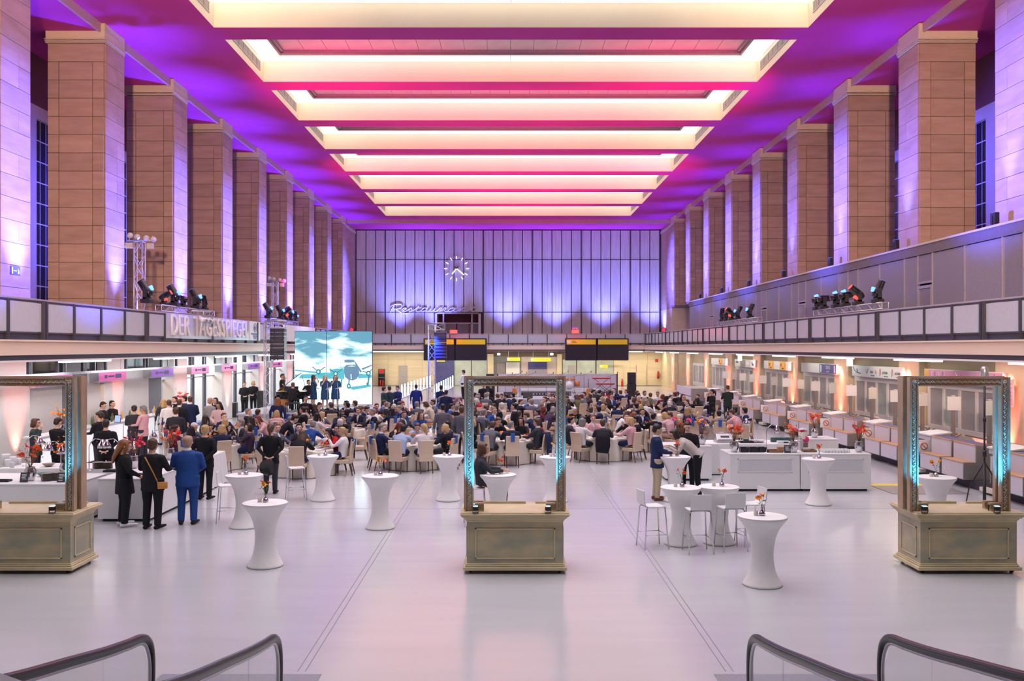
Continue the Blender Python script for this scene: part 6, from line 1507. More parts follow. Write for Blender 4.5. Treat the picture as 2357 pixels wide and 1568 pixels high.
# clock and neon script on the end wall
D = YB - .14; cx, cz = PX(1051, D), PZ(618.5, D); r = 1.20
t = thing('wall_clock', 'large round open clock with white bars on the end wall', 'clock', (cx, D, cz))
mb = MB(); 
for k in range(60):
    a, b = 2 * PI * k / 60, 2 * PI * (k + (1 if (k < 15 or k > 44) else .5)) / 60; mb.tube([(math.sin(a) * (r - .03), 0, math.cos(a) * (r - .03)), (math.sin(b) * (r - .03), 0, math.cos(b) * (r - .03))], .022, 4)
part('ring', mb, 'rail_steel', t)
for k in range(12):
    a = 2 * PI * k / 12; c, s = math.cos(a), math.sin(a)
    part('hour_mark', MB().cbox((s * (r - .12), -.02, c * (r - .12)), (.075, .05, .30), Matrix.Rotation(a, 3, 'Y')), 'clock_white', t)
for nm, ang, L, w_ in (('hour_hand', 220, .68, .10), ('minute_hand', 131, .92, .09)):
    a = math.radians(ang); R = Matrix.Rotation(a, 3, 'Y'); part(nm, MB().cbox((math.sin(a) * (L / 2 + .03), -.06, math.cos(a) * (L / 2 + .03)), (w_, .04, L), R), 'clock_white', t); part('hand_tail', MB().cbox((-math.sin(a) * .12, -.06, -math.cos(a) * .12), (w_, .04, .28), R), 'black_plastic', t)
part('mount', MB().tube([(0, 0, 0), (0, .1, 0)], .05, 8), 'black_plastic', t)
STR = [[(135, 1050), (165, 1020), (230, 1000), (290, 1000), (325, 1020), (318, 1050), (270, 1072), (205, 1080), (180, 1066)], [(190, 1012), (175, 1050), (140, 1105), (130, 1130)], [(225, 1078), (270, 1115), (330, 1145), (390, 1157), (430, 1145)],
       [(325, 1105), (370, 1090), (392, 1070), (370, 1062), (335, 1080), (325, 1105), (345, 1122), (390, 1112), (440, 1078), (478, 1060), (484, 1090), (470, 1120), (440, 1122)], [(484, 1100), (530, 1090), (580, 1045), (600, 1022)], [(600, 1022), (565, 1080), (560, 1115), (600, 1120), (650, 1095)], [(560, 1062), (640, 1056)],
       [(730, 1066), (690, 1060), (650, 1085), (640, 1112), (670, 1122), (715, 1095), (735, 1066), (715, 1105), (725, 1122), (760, 1112), (800, 1066), (780, 1105), (795, 1122), (840, 1100), (870, 1064), (850, 1110), (865, 1122), (905, 1100), (950, 1060), (975, 1066), (955, 1100), (945, 1122)],
       [(945, 1122), (985, 1095), (1020, 1060), (1045, 1068), (1020, 1105), (1040, 1122), (1080, 1110)], [(1195, 1066), (1140, 1062), (1100, 1085), (1085, 1112), (1120, 1124), (1170, 1095), (1200, 1066), (1175, 1108), (1190, 1122), (1230, 1110), (1290, 1062), (1260, 1122)],
       [(1265, 1115), (1320, 1070), (1355, 1062), (1350, 1090), (1335, 1115), (1360, 1122), (1420, 1100), (1500, 1050), (1525, 1020)], [(1525, 1020), (1480, 1075), (1465, 1110), (1490, 1120), (1520, 1108)], [(1450, 1062), (1545, 1056)]]
def catmull(P, n=5):
    out = []
    for i in range(len(P) - 1):
        p0, p1, p2, p3 = P[max(i - 1, 0)], P[i], P[i + 1], P[min(i + 2, len(P) - 1)]
        for k in range(n):
            u = k / n; out.append(tuple(.5 * (2 * p1[a] + (p2[a] - p0[a]) * u + (2 * p0[a] - 5 * p1[a] + 4 * p2[a] - p3[a]) * u * u + (3 * p1[a] - p0[a] - 3 * p2[a] + p3[a]) * u ** 3) for a in (0, 1)))
    out.append(P[-1]); return out
t = thing('restaurant_sign', 'cursive Restaurant lettering sign over the end wall doorway', 'sign', (0, 0, 0)); D = YB - .22; mb = MB()
for st_ in STR: mb.tube([(PX(880 + x / 7.127, D), D, PZ(560 + y / 7.127, D)) for x, y in catmull(st_)], .055, 6)
part('lettering', mb, 'lilac_lam', t); part('standoff', MB().tube([(PX(905, D), D, PZ(712, D)), (PX(905, D), YB - .05, PZ(712, D))], .03, 5).tube([(PX(1080, D), D, PZ(715, D)), (PX(1080, D), YB - .05, PZ(715, D))], .03, 5), 'steel', t)
# newspaper lettering on the left balustrade
t = thing('lettering_banner', 'white banner panel with raised block capitals on the left balustrade', 'sign', (GL + .07, 33.1, 4.14))
y1 = 12.33 * F_PX / (1165 - 573) - 33.1; part('panel', MB().box(-.02, 0, 0, y1, 0, .92), 'rail_glass', t)
s_ = 'DER TAGESSPIEGEL'; lets = [c for c in s_]
wds = {'D': .72, 'E': .55, 'R': .66, ' ': .42, 'T': .60, 'A': .74, 'G': .80, 'S': .58, 'P': .58, 'I': .34, 'L': .52}
tot = sum(wds[c] for c in lets); y = .35; sc2 = (y1 - .6) / tot
for c in lets:
    w_ = wds[c] * sc2
    if c != ' ':
        o = txt(c, 1.12, 'sign_white', t, (.04, y + w_ / 2, .46), RL, .03, 'letter', sx=.95)
    y += w_
e = thing('emblem_panel', 'pale panel with round globe emblem beside the raised capitals', 'sign', (GL + .07, 33.1 + y1 + .1, 4.14)); L2 = 12.33 * F_PX / (1165 - 600) - 33.1 - y1 - .2
part('panel', MB().box(-.02, 0, 0, L2, 0, .92), 'paper', e); mb = MB()
for k in range(16): a, b = 2 * PI * k / 16, 2 * PI * (k + 1) / 16; mb.tube([(.005, L2 / 2 + .28 * math.cos(a), .62 + .22 * math.sin(a)), (.005, L2 / 2 + .28 * math.cos(b), .62 + .22 * math.sin(b))], .012, 4)
mb.prismx([(L2 / 2 - .2, .62), (L2 / 2, .8), (L2 / 2 + .15, .6), (L2 / 2, .4)], 0, .01).prismx([(L2 / 2 - .7, .36), (L2 / 2 + .7, .36), (L2 / 2 + .6, .28), (L2 / 2 - .6, .28)], 0, .01).prismx([(L2 / 2 - .35, .26), (L2 / 2 + .35, .26), (L2 / 2 + .2, .06), (L2 / 2 - .2, .06)], 0, .01)
part('emblem', mb, 'indigo', e)
f = thing('wavy_banner', 'rippled white banner on the left balustrade beyond the truss tower', 'banner', (GL + .07, 50.2, 4.14)); vs = []; fs = []; n = 60
for k in range(n + 1):
    for zz in (0, .92): vs.append((.05 + .05 * math.sin(k * .9), k * 8.5 / n, zz))
for k in range(n): fs.append((2 * k, 2 * k + 2, 2 * k + 3, 2 * k + 1))
part('fabric', MB().add(vs, fs, True), 'paper', f)
t = thing('escape_sign', 'blue-lit escape route sign on the nearest left pier', 'sign', (XL + .06, 27.0, 0)); Dg = 14.69 * F_PX / (1165 - 34.5); t.location = (XL + .065, Dg, PZ(623.5, Dg)); part('plate', MB().box(-.01, .01, -.26, .26, -.13, .13), 'tablet_blue' if False else 'indigo', t)
part('symbol', MB().box(.011, .014, -.2, -.14, -.1, .1).box(.011, .014, -.1, .08, -.012, .012).prismx([(.12, -.09), (.16, 0), (.12, .09), (.2, .02), (.22, -.08)], .011, .014), 'sign_white', t)
# pink lit hanging box signs on the left
for i, (a, b, c) in enumerate(((81, 167, 'sign_pink'), (227, 291, 'sign_pink'), (348, 398, 'sign_violet'), (441, 481, 'sign_pinkbright'), (510, 543, 'sign_pinkbright'), (571, 598, 'sign_violet'), (624, 650, 'sign_pink'))):
    xs = -14.55; y0, y1 = xs * F_PX / (a - VX), xs * F_PX / (b - VX)
    t = thing('hanging_sign', '%s lit box sign under the left gallery, %s from the left' % (('violet' if c == 'sign_violet' else 'pink'), ORD[i]), 'sign', (xs, y0, 2.56), group='lit box signs under the left gallery'); L2 = y1 - y0
    part('housing', MB().box(-.35, -.005, 0, L2, -.02, .39), 'stage_pale', t); part('lit_face', MB().box(-.004, .004, .04, L2 - .04, .02, .35), c, t); part('hanger', MB().box(-.2, -.16, .1, .14, .39, .93).box(-.2, -.16, L2 - .14, L2 - .1, .39, .93), 'steel', t)
    part('print_block', MB().box(.005, .008, L2 * .2, L2 * .3, .12, .24), 'indigo', t); part('print_line', MB().box(.005, .008, L2 * .33, L2 * .55, .15, .21), 'lilac_lam' if False else 'indigo', t); part('print_ring', MB().box(.005, .008, L2 * .58, L2 * .80, .10, .26), 'indigo', t)
# LED screen with aircraft picture
D = 49.2; t = thing('led_screen', 'large glowing LED screen showing a propeller aircraft under clouds', 'screen', (0, 0, 0)); sx0, sx1, sz0, sz1 = PX(678, D), PX(857, D), PZ(932, D), PZ(762, D)
m, n_, b_ = nt('screen_sky'); N = n_.nodes; L = n_.links
tc = N.new('ShaderNodeTexCoord'); mp = N.new('ShaderNodeMapping'); mp.inputs['Scale'].default_value = (.55, 1, 1.5); no = N.new('ShaderNodeTexNoise'); no.inputs['Scale'].default_value = 1.1; no.inputs['Detail'].default_value = 8; no.inputs['Distortion'].default_value = .4
sp = N.new('ShaderNodeSeparateXYZ'); ma = N.new('ShaderNodeMath'); ma.operation = 'MULTIPLY_ADD'; ma.inputs[1].default_value = -.11; ma.inputs[2].default_value = .40
ad = N.new('ShaderNodeMath'); ad.operation = 'ADD'; cr = N.new('ShaderNodeValToRGB'); cr.color_ramp.elements[0].position = .50; cr.color_ramp.elements[0].color = (.08, .26, .36, 1); cr.color_ramp.elements[1].position = .64; cr.color_ramp.elements[1].color = (.85, 1, .98, 1); e_ = cr.color_ramp.elements.new(.56); e_.color = (.34, .60, .66, 1)
L.new(tc.outputs['Object'], mp.inputs[0]); L.new(mp.outputs[0], no.inputs['Vector']); L.new(tc.outputs['Object'], sp.inputs[0]); L.new(sp.outputs['Z'], ma.inputs[0]); L.new(no.outputs['Fac'], ad.inputs[0]); L.new(ma.outputs[0], ad.inputs[1]); L.new(ad.outputs[0], cr.inputs[0])
L.new(cr.outputs[0], b_.inputs['Emission Color']); b_.inputs['Emission Strength'].default_value = 1.5; b_.inputs['Base Color'].default_value = (.02, .02, .02, 1)
emat('scr_dark', (.02, .20, .25), 1.0); emat('scr_mid', (.07, .38, .44), 1.0); emat('scr_pale', (.62, .92, .90), 1.0); emat('scr_slate', (.10, .20, .30), 1.0); emat('scr_ground', (.78, .97, .97), 1.15)
t.location = (sx0, D, sz0); w_, h_ = sx1 - sx0, sz1 - sz0; xs = PX(752, D) - sx0
part('housing', MB().box(0, w_, .03, .15, 0, h_), 'black_plastic', t); part('display', MB().box(.02, xs - .015, 0, .03, .02, h_ - .02).box(xs + .015, w_ - .02, 0, .03, .02, h_ - .02), 'screen_sky', t); part('seam', MB().box(xs - .012, xs + .012, -.004, .03, 0, h_), 'deep_gap', t)
def Q(zx, zy): return (PX(660 + zx / 7.84, D) - sx0, PZ(750 + zy / 7.84, D) - sz0)
def poly(mb, pts, k): mb.prism([Q(*p) for p in pts], -.004 - k * .002, -.003 - k * .002)
mb = MB(); poly(mb, [(150, 1110), (1535, 1090), (1535, 1400), (150, 1440)], 0); part('picture_ground', mb, 'scr_ground', t)
mb = MB(); poly(mb, [(150, 790), (560, 830), (560, 865), (150, 815)], 1); poly(mb, [(150, 880), (700, 860), (700, 900), (150, 905)], 1); poly(mb, [(150, 900), (1040, 900), (1040, 960), (150, 950)], 1); poly(mb, [(600, 850), (720, 840), (840, 860), (840, 910), (600, 910)], 1)
poly(mb, [(770, 800), (900, 770), (1040, 790), (1040, 900), (800, 900)], 1); poly(mb, [(1290, 860), (1535, 890), (1535, 940), (1290, 950)], 1); poly(mb, [(1100, 1110), (1500, 1060), (1535, 1100), (1200, 1160)], 1); part('picture_wing', mb, 'scr_mid', t)
mb = MB(); poly(mb, [(1040, 740), (1085, 700), (1150, 690), (1225, 700), (1275, 745), (1310, 830), (1300, 900), (1262, 960), (1190, 990), (1110, 975), (1050, 920), (1035, 830)], 2); poly(mb, [(1040, 620), (1090, 608), (1210, 615), (1235, 655), (1130, 668), (1040, 660)], 2); poly(mb, [(1235, 640), (1360, 830), (1330, 850), (1230, 690)], 2); poly(mb, [(1350, 770), (1535, 700), (1535, 725), (1370, 800)], 2); part('picture_fuselage', mb, 'scr_slate', t)
mb = MB(); poly(mb, [(1085, 668), (1225, 670), (1240, 700), (1090, 705)], 3); poly(mb, [(1085, 730), (1180, 716), (1240, 735), (1160, 738)], 3); poly(mb, [(1150, 880), (1168, 870), (1172, 960), (1155, 965)], 3); part('picture_highlight', mb, 'scr_pale', t)
mb = MB()
for cx_, cy_ in ((572, 830), (885, 865), (1475, 858)):
    for ex, ey in (((-110, -90), (120, -85), (5, 60)) if cx_ < 1400 else ((-110, -40), (60, -70), (10, 60))):
        dd = math.hypot(ex, ey); nx_, ny_ = -ey / dd * 9, ex / dd * 9; poly(mb, [(cx_ + nx_, cy_ + ny_), (cx_ + ex + nx_, cy_ + ey + ny_), (cx_ + ex - nx_, cy_ + ey - ny_), (cx_ - nx_, cy_ - ny_)], 4)
    poly(mb, [(cx_ + 46 * math.cos(k * .7), cy_ + 50 * math.sin(k * .7)) for k in range(9)], 3)
for cx_, cy_, rr_ in ((1120, 1090, 52), (965, 1080, 36), (1460, 1050, 32)): poly(mb, [(cx_ + rr_ * .7 * math.cos(k * .63), cy_ + rr_ * math.sin(k * .63)) for k in range(10)], 4)
poly(mb, [(985, 960), (1010, 960), (990, 1080), (965, 1080)], 3); poly(mb, [(1115, 970), (1140, 970), (1130, 1060), (1110, 1060)], 3); poly(mb, [(1470, 900), (1500, 900), (1480, 1060), (1455, 1060)], 3); part('picture_propeller', mb, 'scr_dark', t)['kind'] = 'stuff'
mb = MB()
for cx_, cy_ in ((572, 830), (885, 865), (1475, 858)): poly(mb, [(cx_ + 20 * math.cos(k * .9), cy_ + 22 * math.sin(k * .9)) for k in range(7)], 6)
for cx_, cy_, rr_ in ((1122, 1090, 24),): poly(mb, [(cx_ + rr_ * .6 * math.cos(k * .9), cy_ + rr_ * math.sin(k * .9)) for k in range(7)], 6)
part('picture_hub', mb, 'scr_pale', t)
part('support_leg', MB().box(.2, .3, .15, .6, -.05, 1.2).box(w_ - .3, w_ - .2, .15, .6, -.05, 1.2), 'black_plastic', t)
lamp('AREA', 'screen_light', ((sx0 + sx1) / 2, D - .2, (sz0 + sz1) / 2), ((sx0 + sx1) / 2, D - 5, 1.0), 110, (.75, .95, 1.0), w_, sy=h_)
# piano stage
o = part('stage_platform', MB().box(PX(596, 48), PX(874, 48), 44.0, 50.2, .52, .6), 'stage_grey'); tag(o, 'low grey stage under piano and LED screen', 'stage'); part('skirt', MB().box(PX(597, 48), PX(873, 48), 44.05, 44.08, 0, .52).box(PX(597, 48), PX(597, 48) + .03, 44.05, 50.1, 0, .52).box(PX(873, 48) - .03, PX(873, 48), 44.05, 50.1, 0, .52), 'stage_grey', o)
o = part('stage_step', MB().box(PX(568, 51), PX(632, 51), 50.5, 53.6, 0, .30), 'stage_pale'); tag(o, 'pale low platform at the left of the piano stage', 'stage')
P_ = thing('grand_piano', 'black grand piano with raised lid on the left stage', 'piano', (PX(672, 46), 45.75, .6))
outl = [(-.74, 0), (.74, 0), (.74, .5), (.66, .95), (.45, 1.15), (.30, 1.55), (.0, 1.75), (-.40, 1.70), (-.68, 1.45), (-.74, 1.1)]
def slabz(pts, z0, z1):
    n = len(pts); return MB().add([(x, y, z0) for x, y in pts] + [(x, y, z1) for x, y in pts], [tuple(range(n - 1, -1, -1)), tuple(range(n, 2 * n))] + [(i, (i + 1) % n, n + (i + 1) % n, n + i) for i in range(n)])
part('case', slabz(outl, .68, .98), 'black_gloss', P_); part('soundboard', slabz([(x * .93, y * .93 + .08) for x, y in outl], .98, .985), 'piano_gold', P_)
lid = part('lid', slabz([(x, y) for x, y in outl if y > .3] + [(-.74, .35)], 0, .03), 'black_gloss', P_); lid.matrix_local = Matrix.Translation((-.74, 0, .99)) @ Matrix.Rotation(math.radians(-38), 4, 'Y') @ Matrix.Translation((.74, 0, 0))
part('lid_prop', MB().tube([(.6, .9, .98), (.35, .9, 1.78)], .012, 5), 'black_gloss', P_); part('keyboard', MB().box(-.62, .62, -.22, 0, .66, .72), 'sign_white', P_); part('key_slip', MB().box(-.74, .74, -.26, -.22, .62, .74).box(-.74, -.62, -.26, 0, .62, .80).box(.62, .74, -.26, 0, .62, .80), 'black_gloss', P_); part('music_desk', MB().cbox((0, .12, 1.12), (.7, .02, .26), Matrix.Rotation(-.3, 3, 'X')), 'black_gloss', P_)
for lx, ly in ((-.6, .1), (.6, .1), (-.1, 1.45)): part('leg', MB().tube([(lx, ly, .68), (lx, ly, .08), (lx, ly, .0)], [.06, .035, .045], 8), 'black_gloss', P_)
part('pedal_lyre', MB().box(-.12, .12, .1, .16, .12, .68), 'black_gloss', P_)
t = thing('piano_bench', 'black piano bench under the pianist', 'bench', (PX(674, 44.9), 44.9, .6)); part('seat', MB().bbox(-.35, .35, -.18, .18, .42, .5, .02), 'black_plastic', t)
for a in (-1, 1):
    for b in (-1, 1): part('leg', MB().box(a * .31 - .02, a * .31 + .02, b * .14 - .02, b * .14 + .02, 0, .42), 'black_plastic', t)
t = thing('stool', 'round drum stool under the seated stage musician', 'stool', (PX(711, 47.6), 47.6, .6)); part('seat', MB().lathe([(0, .5), (.16, .5), (.17, .54), (.15, .57), (0, .57)], n=14), 'black_plastic', t); part('leg', MB().tube([(0, 0, 0), (0, 0, .5)], .02, 6).tube([(-.2, 0, 0), (0, 0, .2), (.2, 0, 0)], .012, 5), 'steel', t)
t = thing('double_bass', 'brown double bass held beside the piano lid', 'double bass', (PX(655, 47.2), 47.15, .6)); part('body', MB().rings([(0, 0, .15, .05, .05), (0, 0, .2, .3, .12), (0, 0, .45, .33, .12), (0, 0, .65, .21, .12), (0, 0, .85, .25, .12), (0, 0, 1.1, .2, .1), (0, 0, 1.18, .06, .05)], 16), 'guitar_wood', t); part('neck', MB().tube([(0, -.02, 1.15), (0, -.06, 1.85)], .028, 6), 'dark_wood', t); part('spike', MB().tube([(0, 0, 0), (0, 0, .16)], .012, 5), 'steel', t)
def mic_stand(x, y, z, h_, lb, boom=False):
    t = thing('microphone_stand', lb, 'microphone stand', (x, y, z)); part('pole', MB().tube([(0, 0, 0), (0, 0, h_)], .010, 6), 'steel' if not boom else 'black_plastic', t); part('base', MB().lathe([(0, 0), (.13, 0), (.13, .015), (0, .02)], n=14), 'black_plastic', t)
    top = (0, 0, h_)
    if boom: part('boom', MB().tube([(-.25, 0, h_ - .1), (.45, 0, h_ + .12)], .008, 5), 'black_plastic', t); top = (.45, 0, h_ + .12)
    part('microphone', MB().tube([top, (top[0], top[1] - .04, top[2] + .07), (top[0], top[1] - .07, top[2] + .11)], [.016, .02, .028], 8), 'black_plastic', t)
for i, (px, D2) in enumerate(((733, 46.2), (754, 46.1), (777, 46.3))): mic_stand(PX(px, D2), D2, .6, 1.42, 'microphone stand in front of the %s singer' % ('leftmost', 'middle', 'rightmost')[i])
# line array speakers
for (px, py0, py1, D2, hw, c, lb) in ((638, 756, 828, 43.2, .34, 'black_plastic', 'black line array speaker hanging from the left truss tower'), (1013, 766, 826, 46.0, .30, 'indigo', 'blue-lit line array speaker hanging beside the centre truss tower')):
    t = thing('line_array', lb, 'loudspeaker', (PX(px, D2), D2, 0)); z1, z0 = PZ(py0, D2), PZ(py1, D2); n = 8; hh = (z1 - z0) / n
    for k in range(n): part('cabinet', MB().prismx([(0, z1 - hh * k - .01), (.45, z1 - hh * k - .03), (.45, z1 - hh * (k + 1) + .02), (-.0 - .01 * k, z1 - hh * (k + 1) + .01)], -hw, hw), 'black_plastic', t); part('grille', MB().box(-hw + .03, hw - .03, -.03 - .01 * k, -.005 - .01 * k, z1 - hh * (k + 1) + .03, z1 - hh * k - .03), 'board_black' if c != 'indigo' else 'indigo', t)  # blue light put into the centre array's grille colour
    part('flying_frame', MB().box(-hw, hw, .05, .4, z1, z1 + .06).tube([(0, .2, z1), (0, .2, z1 + .25)], .02, 5), 'steel', t)
t = thing('loudspeaker', 'tall black loudspeaker stack right of the band stage', 'loudspeaker', (PX(1455, 56), 56, 0)); part('subwoofer', MB().bbox(-.30, .30, 0, .6, 0, .9, .02), 'black_plastic', t); part('mid_cabinet', MB().bbox(-.26, .26, .05, .55, .9, 1.55, .02), 'black_plastic', t); part('top_cabinet', MB().bbox(-.24, .24, .05, .5, 1.56, 2.26, .02), 'board_black', t)
t = thing('loudspeaker', 'black loudspeaker behind the left top of the centre frame', 'loudspeaker', (PX(1128, 60), 60, 0)); part('cabinet', MB().bbox(-.26, .26, 0, .5, 1.45, 2.05, .02), 'black_plastic', t); part('subwoofer', MB().bbox(-.3, .3, 0, .5, 0, 1.44, .02), 'black_plastic', t)
t = thing('loudspeaker', 'black floor loudspeaker beside the left truss tower', 'loudspeaker', (PX(600, 52.5), 52.5, .30)); part('cabinet', MB().bbox(-.22, .22, 0, .4, 0, 1.0, .02), 'black_plastic', t)
t = thing('loudspeaker', 'black monitor box at the shop front foot', 'loudspeaker', (PX(535, 49.5), 49.5, 0)); part('cabinet', MB().bbox(-.2, .2, 0, .35, 0, .8, .02), 'black_plastic', t)
# rows of light tubes
for r_, (a0, a1, zt) in enumerate((((925, 886), (990, 865), 0), ((1000, 886), (1042, 865), 0))):
    t = thing('light_fence', 'rising row of white-blue light tubes on a ramp rail, %s row' % ('left', 'right')[r_], 'light', (0, 0, 0)); n = 10 if r_ == 0 else 9
    pts = []
    for k in range(n):
        f_ = k / (n - 1); D2 = 49.5 + 8.0 * f_; px = a0[0] + (a1[0] - a0[0]) * (f_ ** 1.0); py = a0[1] + (a1[1] - a0[1]) * f_; x = PX(px, D2); z1 = PZ(py, D2); L2 = .70; pts.append((x, D2, z1 - L2 - .02)); part('light_tube', MB().tube([(x, D2, z1 - L2), (x, D2, z1)], .035, 8), 'tube_blue', t)
    part('rail', MB().tube(pts, .05, 6), 'stage_pale', t); mb = MB()
    for p in pts[::2]: mb.tube([p, (p[0], p[1], 0)], .03, 6)
    part('rail_post', mb, 'stage_pale', t)
# band stage
D0, D1 = 56.0, 65.0; X0, X1 = -.45, 8.0
o = part('stage_platform', MB().box(X0, X1, D0, D1, .5, .62), 'stage_grey'); tag(o, 'grey band stage in front of the end wall', 'stage'); part('skirt', MB().box(X0, X1, D0 + .02, D0 + .05, 0, .5).box(X0, X0 + .03, D0, D1, 0, .5).box(X1 - .03, X1, D0, D1, 0, .5), 'stage_grey', o)
o = part('stage_step', MB().box(X0 + .6, X1 - 1.5, D0 - 1.1, D0 - .02, 0, .30), 'stage_pale'); tag(o, 'pale step along the front of the band stage', 'stage')
t = thing('stage_riser', 'drum riser with dark fluted edge on the band stage', 'stage', (0, 0, .62)); part('platform', MB().box(1.0, 6.4, 60.2, 64.4, .2, .32), 'stage_grey', t); part('edge_light', MB().box(1.0, 6.4, 60.16, 60.2, .02, .2), 'board_black', t)
for k in range(26): part('slot', MB().box(1.15 + k * .2, 1.27 + k * .2, 60.13, 60.16, .07, .15), 'stage_pale', t)
t = thing('stage_backdrop', 'low white backdrop wall behind the band instruments', 'backdrop', (0, 0, 0))
n = 4; wx0, wx1 = PX(1147, 64.8), PX(1419, 64.8)
for k in range(n): part('panel', MB().box(wx0 + (wx1 - wx0) * k / n + .01, wx0 + (wx1 - wx0) * (k + 1) / n - .01, 64.75, 64.85, .62, PZ(861, 64.8)), 'lilac_lam', t)
part('end_post', MB().box(wx0 - .08, wx0, 64.7, 64.9, .62, PZ(861, 64.8)).box(wx1, wx1 + .08, 64.7, 64.9, .62, PZ(861, 64.8)), 'board_black', t)
D2 = 59.2; t = thing('band_sign', 'white band sign with black and grey hitmama lettering', 'sign', (PX(1334, D2), D2, .65)); w_ = (PX(1353, D2) - PX(1315, D2)) / 2; part('panel', MB().box(-w_, w_, 0, .05, 0, .42), 'paper', t)
txt('hit', .26, 'board_black', t, (-w_ * .66, -.004, .23), RC, .003, sx=1.1); txt('mama', .26, 'stage_grey', t, (w_ * .32, -.004, .23), RC, .002, sx=1.0)
dk = thing('drum_kit', 'drum kit with cymbals on the band riser', 'drums', (PX(1310, 62), 62.0, .94))
part('bass_drum', MB().tube([(0, -.25, .28), (0, .2, .28)], .28, 20), 'sign_white', dk)
for x, y, r_, h0, h1 in ((-.45, .1, .17, .35, .55), (.25, .0, .15, .6, .8), (-.15, .0, .14, .62, .8), (.55, .2, .2, .2, .55)): part('drum', MB().tube([(x, y, h0), (x, y, h1)], r_, 16), 'guitar_wood', dk)
for x, y, r_, h0 in ((-.8, .1, .24, 1.05), (.8, .1, .26, 1.15), (-.4, .4, .2, 1.25)): part('cymbal', MB().lathe([(0, h0 + .02), (r_, h0), (r_, h0 - .004), (0, h0 + .01)], (x, y, 0), 20).tube([(x, y, 0), (x, y, h0)], .008, 5), 'piano_gold', dk)
for i, (px, D2) in enumerate(((1384, 61.0), (1393, 59.6))):
    t = thing('keyboard', 'red stage keyboard on black stand, %s one' % ('rear left', 'front right')[i], 'keyboard', (PX(px, D2), D2, .94 if i == 0 else .62)); part('body', MB().bbox(-.6, .6, -.15, .15, .75, .85, .015), 'red_paint', t); part('keys', MB().box(-.55, .55, -.13, .02, .85, .865), 'sign_white', t); part('stand', MB().tube([(-.45, 0, 0), (.45, 0, .75)], .015, 5).tube([(.45, 0, 0), (-.45, 0, .75)], .015, 5), 'black_plastic', t)
def guitar(px, D2, z, lb):
    t = thing('guitar', lb, 'guitar', (PX(px, D2), D2, z)); part('body', MB().rings([(0, 0, .12, .03, .03), (0, 0, .15, .17, .045), (0, 0, .28, .20, .05), (0, 0, .42, .13, .05), (0, 0, .54, .15, .05), (0, 0, .62, .04, .04)], 16), 'guitar_wood', t); part('neck', MB().tube([(0, -.02, .6), (0, -.01, 1.2)], .022, 6), 'dark_wood', t); part('stand', MB().tube([(-.15, .1, 0), (0, .06, .35), (.15, .1, 0)], .01, 5), 'black_plastic', t)
guitar(1184, 58.5, .62, 'orange acoustic guitar on stand, seen through the centre frame'); guitar(1354, 58.0, .62, 'electric guitar on stand beside the hitmama sign')
for i, px in enumerate((1163, 1185, 1196, 1214, 1255, 1290, 1316, 1340, 1402)): mic_stand(PX(px, 60), 58.0 + (i % 3) * .6, .62, 1.35 + .1 * (i % 2), 'black boom microphone stand, %s from the left on the band stage' % ORD[i], True)
for i, (px, D2) in enumerate(((1170, 57.2), (1215, 57.0), (1296, 57.0), (1398, 57.6), (1412, 58.4))):
    t = thing('stage_monitor', 'black wedge box, %s from the left on the band stage' % ORD[i], 'loudspeaker', (PX(px, D2), D2, .62)); part('cabinet', MB().prismx([(0, 0), (.45, 0), (.45, .38), (.15, .38)], -.3, .3), 'black_plastic', t); part('grille', MB().cbox((0, .06, .2), (.52, .02, .34), Matrix.Rotation(-.38, 3, 'X')), 'board_black', t)
for i, (px, D2, h_) in enumerate(((1040, 50.5, .9), (1050, 51.5, 1.0), (668, 42.5, .7))):
    t = thing('flight_case', ('dark red flight case beside the right light tubes', 'dark red flight case behind another near the ramp', 'dark red case below the piano stage')[i], 'case', (PX(px, D2), D2, 0)); part('box', MB().bbox(-.35, .35, -.3, .3, 0, h_, .02), 'flightcase', t); part('edge_trim', MB().box(-.36, .36, -.31, -.3, h_ * .6, h_ * .6 + .04).box(-.36, .36, -.31, -.3, h_ - .04, h_), 'steel', t)
# ramp behind
o = part('ramp', MB().prismx([(52, 0), (60, 0), (60, .7), (58, .6)], PX(1048, 56), PX(1100, 56)), 'stage_grey'); tag(o, 'grey ramp leading up at the left of the band stage', 'ramp')
# fire safety items
D2 = 88.9; t = thing('fire_cabinet', 'black rack with red extinguishers against the rear wall', 'fire equipment', (PX(878, D2), D2, 0)); part('frame', MB().box(-.32, -.27, 0, .3, 0, PZ(850, D2)).box(.27, .32, 0, .3, 0, PZ(850, D2)).box(-.32, .32, .25, .3, 0, PZ(850, D2)), 'black_plastic', t); part('shelf', MB().box(-.3, .3, 0, .3, .85, .88).box(-.3, .3, 0, .3, 1.25, 1.28), 'steel', t); part('red_sign', MB().box(-.26, .26, -.02, 0, 1.32, 1.66), 'red_paint', t)
for i, x in enumerate((-.12, .14)): t2 = thing('fire_extinguisher', 'red extinguisher standing in the rear wall rack, %s one' % ('left', 'right')[i], 'fire extinguisher', (PX(878, D2) + x, D2 + .1, .02)); part('cylinder', MB().lathe([(0, 0), (.09, 0), (.09, .5), (.03, .6), (0, .6)], n=12), 'red_paint', t2); part('valve', MB().box(-.05, .05, -.02, .02, .6, .66), 'black_plastic', t2)
